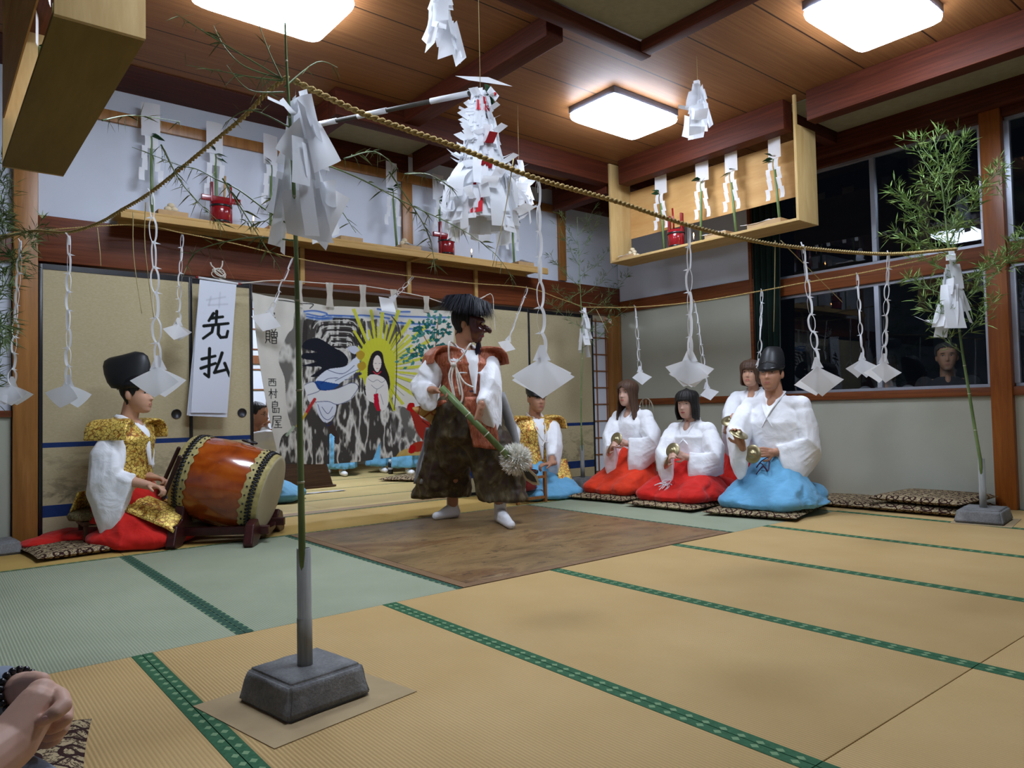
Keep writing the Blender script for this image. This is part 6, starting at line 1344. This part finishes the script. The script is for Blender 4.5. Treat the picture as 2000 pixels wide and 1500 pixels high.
# trailing grey coat lining behind the right side and left edge
mLin=cloth('grey_lining_cloth',(.30,.30,.30),fold=.2)
b=MB();pts=[(975,770),(1000,830),(1018,900),(1025,970)];
def ln(s,t):
    x=interp([(955,775),(968,830),(985,900),(992,968)],t)*(1-s)+interp([(985,765),(1006,825),(1022,895),(1027,968)],t)*s;return onD(x[0],x[1],(3.02,4.30,0))+Fv*(.03*math.sin(s*6)+.02*math.sin(t*5))
b.sheet(ln,10,16);b.build('coat_lining',mLin,r,solid=.006)
b=MB();b.sheet(lambda s,t:onD(*(interp([(832,835),(826,870),(815,905),(808,945)],t)*(1-s)+interp([(850,835),(848,870),(842,905),(835,945)],t)*s),(3.02,4.33,0))+Fv*.02*math.sin(s*8),8,12);b.build('coat_lining',mLin,r,solid=.006)
# neck cord with hanging loops
mWC=flat('white_braided_cord',(.72,.68,.62),.8,.2,var=.2,nscale=90);rf=M@Vector((0,.20,0));rf=(rf.x,rf.y,0)
b=MB();b.tube(smooth([nb2 for nb2 in [M@(nb+Vector((.055,-.03,.02)))]+[onD(x,y,rf) for x,y in ((878,668),(877,700),(884,713))]],5),.0062,7);b.tube(smooth([M@(nb+Vector((-.06,-.02,.02)))]+[onD(x,y,rf) for x,y in ((918,672),(904,695),(888,711))],5),.0062,7)
for L_ in ([(884,712),(877,735),(884,765),(892,785),(900,786),(903,770),(896,735),(887,712)],[(886,712),(882,740),(888,775)],[(890,712),(893,740),(899,772)],[(888,712),(905,745),(925,757)]): b.tube(smooth([onD(x,y,rf) for x,y in L_],5),.0062,7)
b.ell(onD(886,712,rf),(.022,.02,.018));b.build('neck_cord',mWC,r)
# mask, beard, wig
mMask=flat('dark_red_mask_lacquer',(.07,.012,.010),.16,.7,var=.3)
b=MB();HL_=lambda x,y,z:HM@Vector((x,y,z))
n=22;vs=[]
def mf(s,t):
    a=-1.25+2.5*s;z=.055-.175*t;F,B,w=hp(max(-.112,z));yc=(F+B)/2;x=(w+.020)*math.sin(a);y=yc+(F-yc+.024)*math.cos(a)+2.0*max(0,bumps(x,z))+.010*g_(x,.05)*g_(z-.035,.012)+.012*g_(abs(x)-.035,.018)*g_(z+.04,.02);return HM@Vector((x,y,z))
b.sheet(mf,30,26);mk_=b.build('mask_face',mMask,r,solid=.006)
b=MB();b.tube(smooth([HL_(0,.115,-.0),HL_(0,.150,-.012),HL_(0,.172,-.026),HL_(0,.166,-.040)],5),[.018]*4+[.016]*4+[.013]*4+[.012]*3+[.010],12);b.ell(HL_(0,.170,-.033),(.014,.014,.013));b.build('mask_nose',mMask,mk_)
for sg in (-1,1): MB().ell(HL_(sg*.034,.124,.012),(.014,.006,.010)).build('mask_eye',flat('mask_eye_gold',(.5,.42,.2),.3,.5),mk_)
MB().tube(smooth([HL_(-.03,.118,-.072),HL_(0,.132,-.068),HL_(.03,.118,-.072)],4),.004,8).build('mask_mouth',flat('mask_lips',(.25,.02,.02),.3),mk_)
random.seed(9);b=MB()
for k in range(60):
    x=random.uniform(-.03,.03);p=HL_(x,.10+random.uniform(-.01,.01),-.11);b.tube([p,p+Vector((0,0,-.06))+Rv*random.uniform(-.02,.01),p+Vector((0,0,-random.uniform(.09,.16)))+Rv*random.uniform(-.04,.0)],[.002,.0015,.0008],4,0,False)
b.build('mask_beard',flat('dark_purple_hair',(.025,.012,.03)),mk_)
b=MB();cw=onD(914,591,(2.98,4.10,0))
b.ell(cw+Vector((0,0,-.012)),(.115,.115,.045));t_ax=pdir(1,-.18,0);t_up=pdir(.18,1,.1);t_d=pdir(0,0,1)
for k in range(5200):
    a=random.random()*2*pi;q=random.random()**.6;rad=.205*q*random.uniform(.75,1.12);h=.040*(1-q)+random.uniform(-.005,.012)
    o_=t_ax*math.cos(a)+t_d*math.sin(a);p0=cw+o_*rad*.10+t_up*.045;p1=cw+o_*rad*.75+t_up*(h+.012);p2=cw+o_*rad*random.uniform(.95,1.12)+t_up*(-.03-.075*q*random.uniform(.3,1.15))+Vector((random.gauss(0,.007),random.gauss(0,.007),random.gauss(0,.004)))
    wv=.0026;sv=o_.cross(t_up)*wv;b.add([p0-sv,p0+sv,p1+sv,p1-sv,p2],[(0,1,2,3),(3,2,4)],0,True)
b.build('wig_hair',flat('blue_black_horsehair',(.010,.011,.017),.6,.3),r)
# staff
sp_=thing('dance_staff','green bamboo staff with white chrysanthemum pompom and pointed dark tip held by the dancer','staff',tuple(onD(930,830,(3.0,4.0,0))))
rA=(2.95,4.10,0);A=onD(862,756,(2.86,3.94,0));B_=onD(985,884,(2.98,3.84,0));d=(B_-A).normalized();st_=MB();st_.tube([A,B_+d*.04],.0215,14)
for f in (.42,.72,.97): c=A.lerp(B_,f);st_.tube([c-d*.004,c,c+d*.004],[.0216,.0235,.0216],14,1)
st_.build('bamboo_shaft',[mBam,flat('pale_ring',(.55,.56,.42))],sp_)
b=MB();pc=onD(1008,897,(3.05,3.86,0));random.seed(12)
b.ell(pc,(.075,.075,.075))
for k in range(1700):
    v=Vector((random.gauss(0,1),random.gauss(0,1),random.gauss(0,1))).normalized();L_=random.uniform(.095,.125);s_v=(v.orthogonal().normalized()*math.cos(k)+v.cross(v.orthogonal().normalized())*math.sin(k))*.0062;w2=(v+Vector((random.gauss(0,.25),random.gauss(0,.25),random.gauss(0,.25)))).normalized()
    b.add([pc+v*.05-s_v,pc+v*.05+s_v,pc+v*L_*.7+s_v,pc+v*L_*.7-s_v,pc+v*L_*.7+w2*L_*.3],[(0,1,2,3),(3,2,4)],0,True)
b.build('pompom',flat('cream_paper',(.90,.88,.80),.85,.1,var=.02),sp_)
def plate(px,dz,mat,nm,th):
    p=[onD(x,y,(3.07,3.80,0))-Vector(CW)*dz for x,y in px];q=[v+Vector(CW)*th for v in p];n=len(p);MB().add(p+q,[tuple(range(n))[::-1],tuple(range(n,2*n))]+[(i,(i+1)%n,n+(i+1)%n,n+i) for i in range(n)],0,False).build(nm,mat,sp_)
plate([(1013,914),(1022,906),(1050,930),(1054,948),(1041,947),(1027,938)],0,flat('tan_tip_edge',(.42,.33,.18)),'tip_edge',.02);plate([(1018,915),(1023,911),(1044,931),(1049,942),(1039,940),(1029,934)],.004,mBlack,'tip_face',.002)
# --- gold vested man seated by the far bamboo
PG=(4.36,5.06,0);YG=math.radians(165)
r,M,HM,arms,nb,sk=person('man in gold scale-pattern vest and light blue hakama, face hidden by a paper fan',PG,YG,dict(hz=.875,hy=.06,hip=.25,nod=-.05,skin=sk2,hair='crop',thin=True,seed=8,sw=.18,
  wr={-1:onD(1077,905,(4.28,4.70,0)),1:onD(1016,900,(4.15,4.75,0))},hd={-1:(pdir(-.9,-.1,.3),pdir(0,-1,0),1),1:(pdir(.8,-.2,.3),pdir(0,-1,0),-1)},curl={-1:.9,1:.9}))
kimono(r,M,arms,nb,.25,mWhite,1.05,.66,bulk=1.06,cuff=.13);collar(r,M,nb,mWhite,.016,.062,.10,fy=.10);vest(r,M,nb,arms,mGold2,.24,1.04,1.05,.06,.36);kneel_hakama(r,M,mBlue,.22,1.15,z0=.01)
b=MB();b.sheet(lambda s,t:M@Vector((-.10-.13*s,.175+.11*t,.33-.20*t)),8,10);b.build('front_flap',mGold2,r,solid=.006)
b=MB();b.tube(smooth([M@(nb+Vector(p)) for p in ((.06,.10,-.06),(.04,.17,-.16),(0,.19,-.22),(-.06,.20,-.23),(-.14,.18,-.26))],5),.006,7);b.tube(smooth([M@(nb+Vector(p)) for p in ((-.05,.10,-.06),(-.03,.17,-.16),(0,.19,-.22),(.03,.20,-.26))],5),.006,7);b.build('chest_cord',mWC,r)
eboshi(r,HM,1,.13,.03)
ds=thing('small_stand_drum','small black-rimmed drum on a light wooden frame before the gold-vested man','drum',(4.05,4.72,0));c0=onD(1020,950,(4.05,4.72,0));cx_,cy_=c0.x,c0.y
mFr=wood('light_brown_frame','7a4c28','a06c3c','Z',3)
for dx in (-.15,.15):
    for dy in (-.12,.12): MB().box((cx_+dx-.012,cy_+dy-.012,.001),(cx_+dx+.012,cy_+dy+.012,.255)).build('post',mFr,ds)
for z in (.03,.20):
    for dy in (-.12,.12): MB().box((cx_-.1375,cy_+dy-.009,z),(cx_+.1375,cy_+dy+.009,z+.022)).build('rail',mFr,ds)
MB().lathe([(.001,.10),(.10,.10),(.13,.12),(.12,.17),(.13,.255),(.125,.262),(.001,.262)],32,M=T((cx_,cy_,0))).build('drum_body',mRedLac,ds);MB().lathe([(.128,.235),(.140,.242),(.140,.262),(.128,.268)],32,M=T((cx_,cy_,0)),cap=False).build('black_rim',mBlack,ds)
# --- flute player in the far room
PF=(2.36,6.66,0);r,M,HM,arms,nb,sk=person('bespectacled flute player in white seen in the gap left of the painted cloth',PF,math.radians(235),dict(hz=.78,hy=.04,hip=.22,skin=sk2,hair='crop',seed=11,sw=.17,wr={-1:onD(514,862,(2.5,6.5,0)),1:onD(512,835,(2.55,6.45,0))},hd={-1:(pdir(.5,.8,.1),pdir(.5,-.3,0),1),1:(pdir(.7,.6,.2),pdir(.5,-.3,0),-1)}))
kimono(r,M,arms,nb,.24,mWhite,1.0,.75);collar(r,M,nb,mWhite);kneel_hakama(r,M,mBlue,.22,1.0,z0=.01)
g=MB()
for sg in (-1,1): g.tube([HM@Vector((sg*.033+.018*math.cos(a),faceY(sg*.033,.006)+.014,.004+.014*math.sin(a))) for a in np.linspace(0,2*pi,18)],.0013,5,0,False);g.tube([HM@Vector((sg*.05,.085,.006)),HM@Vector((sg*.076,.0,.008))],.0013,5)
g.tube([HM@Vector((-.015,.118,.006)),HM@Vector((.015,.118,.006))],.0013,5);g.build('glasses',mBlack,r)
fa=HM@Vector((0,.112,-.066));tag(MB().tube([fa-pdir(1,.1,.1)*.06,fa+pdir(1,.15,.1)*.22],.010,10).build('bamboo_flute',mStick),'dark transverse flute at the lips of the flute player','flute')
# --- two standing figures behind the painted cloth: only hakama and socks in view
for i,(px,py,px2,py2,lab,dy) in enumerate([(672,930,640,925,'person behind the painted cloth, blue hakama and one white sock below it at left',.1),(750,923,802,927,'person behind the painted cloth, blue hakama and white socks by the black bottle',.1)]):
    a=onZ(px,py);c=onZ(px2,py2);a.y-=1.0*0
    cen=(a+c)/2;P=(cen.x,cen.y+.1,0);ya=math.radians(160)
    L_=[(Vector((a.x,a.y+.05,.08)),Vector((a.x,a.y+.1,.75)),.045,.08),(Vector((c.x,c.y+.05,.08)),Vector((c.x,c.y+.1,.75)),.045,.08),(Vector((a.x,a.y+.05,.75)),Vector((c.x,c.y+.05,.75)),.1,.1)]
    Mm=T(P)@RZ(ya)
    r,M,HM,arms,nb,sk=person(lab,P,ya,dict(hz=1.45,hip=.88,skin=sk1,hair='crop',seed=14+i,vox=.009,legs=L_,wr={-1:Mm@Vector((-.22,.1,.80)),1:Mm@Vector((.22,.1,.80))},hd={-1:(Vector((0,0,-1)),Vector((1,0,0)),1),1:(Vector((0,0,-1)),Vector((1,0,0)),-1)}))
    kimono(r,M,arms,nb,.92,mWhite,1.0,.8,coverhip=False);collar(r,M,nb,mWhite)
    b=MB();b.loft([(M@Vector((0,0,1.02)),M.to_3x3()@Vector((.15,0,0)),M.to_3x3()@Vector((0,.12,0))),(M@Vector((0,0,.8)),M.to_3x3()@Vector((.2,0,0)),M.to_3x3()@Vector((0,.16,0))),(M@Vector((0,0,.55)),M.to_3x3()@Vector((.24,0,0)),M.to_3x3()@Vector((0,.18,0)))],32,fold=.06,kf=9)
    for q in (a,c): b.loft([(M@Vector((0,0,.78)),Rv*.12,Fv*.1),(Vector((q.x,q.y+.06,.45)),Rv*.16,Fv*.13),(Vector((q.x,q.y+.07,.12)),Rv*.20,Fv*.14),(Vector((q.x,q.y+.07,.09)),Rv*.19,Fv*.13)],32,fold=.08,kf=8,ph=q.x)
    disp(b.build('hakama',mBlue,r,remesh=.012,smoothit=2),CL,.05)
    for q in (a,c): k=MB();k.cap(Vector((q.x,q.y+.06,.085)),Vector((q.x,q.y+.05,.045)),.04,.04);k.cap(Vector((q.x,q.y+.05,.042)),Vector((q.x-.03,q.y-.10,.034)),.04,.03);k.build('sock',mWhite,r,remesh=.006,smoothit=2)
# --- onlookers outside the window
mTee=flat('charcoal_tee',(.035,.035,.04),.9);
sbox('floor',(XR+.11,-2.6,-.12),(8.6,5.6,-.0),flat('outer_ground',(.05,.05,.05),.9))
for P,hz,lab,hs,tee,sk_,st in (((6.66,2.45,0),1.14,'grey-haired man in dark tee looking in through the window','crop',mTee,sk2,2),((6.68,2.96,0),1.08,'dim onlooker behind the window, half hidden by a paper fan','bob2',flat('grey_shirt',(.2,.2,.22),.9),sk2,3)):
    Mm=T(P)@RZ(math.radians(112));r,M,HM,arms,nb,sk=person(lab,P,math.radians(112),dict(hz=hz,hip=.42,skin=sk_,hair=hs,hairm=flat('greying_hair',(.06,.055,.05),.6) if hs=='crop' else mHairB,seed=st,vox=.006,wr={-1:Mm@Vector((-.16,.14,.5)),1:Mm@Vector((.16,.14,.5))},hd={-1:(Mm.to_3x3()@Vector((.8,.6,0)),Vector((0,0,-1)),1),1:(Mm.to_3x3()@Vector((-.8,.6,0)),Vector((0,0,-1)),-1)},legs=[(Mm@Vector((s_*.09,0,.42)),Mm@Vector((s_*.1,.36,.42)),.08,.06) for s_ in (-1,1)]+[(Mm@Vector((s_*.1,.36,.42)),Mm@Vector((s_*.1,.34,.05)),.055,.04) for s_ in (-1,1)]))
    Dv=lambda x,y,z:M.to_3x3()@Vector((x,y,z));b=MB();b.loft([(M@Vector((0,-.02,.40)),Dv(.18,0,0),Dv(0,.13,0)),(M@Vector((0,-.02,.60)),Dv(.17,0,0),Dv(0,.125,0)),(M@(nb+Vector((0,0,-.12))),Dv(.19,0,0),Dv(0,.125,0)),(M@(nb+Vector((0,0,-.03))),Dv(.12,0,0),Dv(0,.085,0)),(M@(nb+Vector((0,0,.0))),Dv(.072,0,0),Dv(0,.068,0))],28)
    for sd in (-1,1): S,E,W=arms[sd];b.cap(S,S.lerp(E,.75),.068,.058,n=16)
    b.build('tee_shirt',tee,r,remesh=.009,smoothit=2)
    b=MB()
    for s_ in (-1,1): b.cap(M@Vector((s_*.09,-.02,.42)),M@Vector((s_*.1,.36,.42)),.10,.078);b.cap(M@Vector((s_*.1,.36,.42)),M@Vector((s_*.1,.34,.12)),.075,.06)
    b.build('trousers',mTee,r,remesh=.012)
    bn=thing('bench','plain bench outside the window under '+('the grey-haired man' if st==2 else 'the dim onlooker'),'bench',(P[0],P[1],0));MB().box((P[0]-.1,P[1]-.2,.26),(P[0]+.3,P[1]+.2,.30)).build('seat',mDarkW,bn)
    for dy in (-.17,.14): MB().box((P[0]-.08,P[1]+dy,.001),(P[0]+.28,P[1]+dy+.03,.259)).build('leg',mDarkW,bn)
# --- spectator at the lower left
PS=(-.50,1.30,0);dR=Vector(CAM+CW*1.16);rS=tuple(dR)
wA=onD(84,1362,rS);eA=onD(-110,1520,tuple(CAM+CW*1.02))
Ms=T(PS)@RZ(math.radians(-85))
r=thing('person','person at the lower left edge with clasped hands, black bracelet and grey-blue clothes','person',PS)
b=MB();head(b,Ms@T((0,-.0,.90)),1);b.cap(Ms@Vector((0,-.03,.84)),Ms@Vector((0,-.05,.70)),.055,.06);Dv=lambda x,y,z:Ms.to_3x3()@Vector((x,y,z))
b.loft([(Ms@Vector((0,-.04,.20)),Dv(.15,0,0),Dv(0,.11,0)),(Ms@Vector((0,-.04,.42)),Dv(.13,0,0),Dv(0,.095,0)),(Ms@Vector((0,-.04,.62)),Dv(.16,0,0),Dv(0,.10,0)),(Ms@Vector((0,-.045,.70)),Dv(.10,0,0),Dv(0,.07,0))],24)
near=onD(20,1452,tuple(CAM+CW*1.08));wn=onD(72,1382,tuple(CAM+CW*1.13));wf=onD(48,1345,tuple(CAM+CW*1.24))
SA=Ms@Vector((.17,-.04,.64));SB=Ms@Vector((-.17,-.04,.64));EA=onD(-90,1535,tuple(CAM+CW*1.0));EB=onD(-110,1400,tuple(CAM+CW*1.3))
b.cap(SA,EA,.050,.042);b.cap(SB,EB,.050,.042);b.cap(EB,wf,.038,.028,n=16)
b.cap(EA,near,.044,.038,n=18);b.cap(near,wn,.038,.030,n=18)
# near hand bends down out of sight; the far hand's fingers wrap round it
b.cap(near,onD(70,1376,tuple(CAM+CW*1.12)),.038,.029,n=18);b.cap(onD(70,1376,tuple(CAM+CW*1.12)),onD(80,1356,tuple(CAM+CW*1.135)),.029,.0235,n=16)
def fing(pts,rads,dd=1.17):
    P=[onD(x,y,tuple(CAM+CW*(dd+z))) for x,y,z in pts]
    for i in range(len(P)-1): b.cap(P[i],P[i+1],rads[i],rads[i+1],n=12)
fing([(44,1344,.05),(62,1332,.02),(80,1330,-.01)],[.023,.018,.0135],1.19)
fing([(92,1352,.0),(118,1362,-.03),(124,1378,-.05),(108,1392,-.065),(86,1406,-.07)],[.0165,.0135,.0125,.0118,.0088],1.16)
fing([(96,1364,.03),(128,1386,.0),(128,1403,-.015),(114,1416,-.02),(98,1424,-.02)],[.016,.0118,.011,.0105,.009],1.16)
fing([(92,1376,.04),(126,1408,.015),(120,1425,.005),(106,1435,.0),(92,1439,.0)],[.016,.0115,.0108,.010,.009],1.16)
fing([(84,1386,.05),(116,1428,.03),(108,1443,.02),(94,1451,.02),(80,1452,.02)],[.016,.011,.0102,.0095,.0085],1.16)
fing([(60,1352,.05),(90,1368,.04),(96,1395,.05),(84,1425,.05)],[.024,.024,.024,.018],1.17)
b.build('body',sk3,r,remesh=.0024,smoothit=1)
b=MB();
c=onD(89,1403,tuple(CAM+CW*1.0835))
b.ell(c,(.0052,.0040,.0022),R=Matrix(((CR[0],CU[0],CW[0]),(CR[1],CU[1],CW[1]),(CR[2],CU[2],CW[2]))));b.build('fingernail',flat('nail_pink',(.62,.36,.32),.3,.4),r)
b=MB();b.loft([(Ms@Vector((0,-.04,.18)),Dv(.19,0,0),Dv(0,.15,0)),(Ms@Vector((0,-.04,.42)),Dv(.17,0,0),Dv(0,.13,0)),(Ms@Vector((0,-.04,.64)),Dv(.19,0,0),Dv(0,.12,0)),(Ms@Vector((0,-.045,.72)),Dv(.08,0,0),Dv(0,.07,0))],24)
b.cap(SA,SA.lerp(EA,.9),.075,.07);b.cap(SB,SB.lerp(EB,.95),.072,.062);b.cap(SB.lerp(EB,.9),EB.lerp(wf,.66),.062,.052)
mGB=cloth('grey_blue_cotton',(.22,.26,.33),fold=.2);disp(b.build('loose_shirt',mGB,r,remesh=.008,smoothit=2),CL2,.01)
b=MB();b.ell(Ms@Vector((0,.02,.11)),(.30,.30,.11),R=Ms.to_3x3());k1=onD(22,1500,tuple(CAM+CW*1.15));b.cap(Ms@Vector((.1,0,.2)),k1+Vector((0,0,-.05)),.11,.07);b.cap(Ms@Vector((-.1,0,.2)),Ms@Vector((-.16,.28,.14)),.11,.08)
t_=NT('ribbed_grey_blue_cloth',.9,.1);v_=t_.coord((1,1,1),(.3,.2,.9));t_.col(t_.ramp(t_.noise(v_,12,3),[(.3,(.17,.20,.25)),(.7,(.25,.28,.34))]));t_.bump(t_.wave(v_,55,2,2,2),.4,.004)
disp(b.build('long_skirt',t_.m,r,remesh=.01,smoothit=3),CL,.02)
hair(r,Ms@T((0,0,.90)),'bob',mHairB,1,5)
c=onD(38,1335,tuple(CAM+CW*1.24));dd_=(wf-EB).normalized();u_=dd_.orthogonal().normalized();w2=dd_.cross(u_);b=MB()
for i in range(18):
    a=2*pi*i/18;b.ell(wf-dd_*.012+(u_*math.cos(a)+w2*math.sin(a))*.034,(.0066,.0066,.0066),seg=10,rings=8)
tag(b.build('bead_bracelet',mBlack),'bracelet of black beads on the wrist at the lower left','bracelet')
# round dark wicker item behind the long-haired woman
q=onX(1262,800,5.55);b=MB();b.tube([Vector((5.55,q.y+.09*math.cos(a),q.z-.02+.13*math.sin(a))) for a in np.linspace(-.35,pi+.35,24)],.007,8);fn_=thing('chair_back','pale curved chair back behind the long-haired woman','chair',(5.55,q.y,0));b.build('hoop',flat('pale_rattan',(.30,.28,.20)),fn_)
for s_ in (-1,1): MB().tube([Vector((5.55,q.y+s_*.085,q.z-.06)),Vector((5.56,q.y+s_*.09,.001))],.008,8).build('leg',flat('pale_rattan_leg',(.30,.28,.20)),fn_)
for k in (-.5,0,.5): MB().tube([Vector((5.551,q.y+.085*k,q.z+.10)),Vector((5.556,q.y+.085*k,q.z-.10))],.003,6).build('spindle',flat('pale_rattan_spindle',(.30,.28,.20)),fn_)
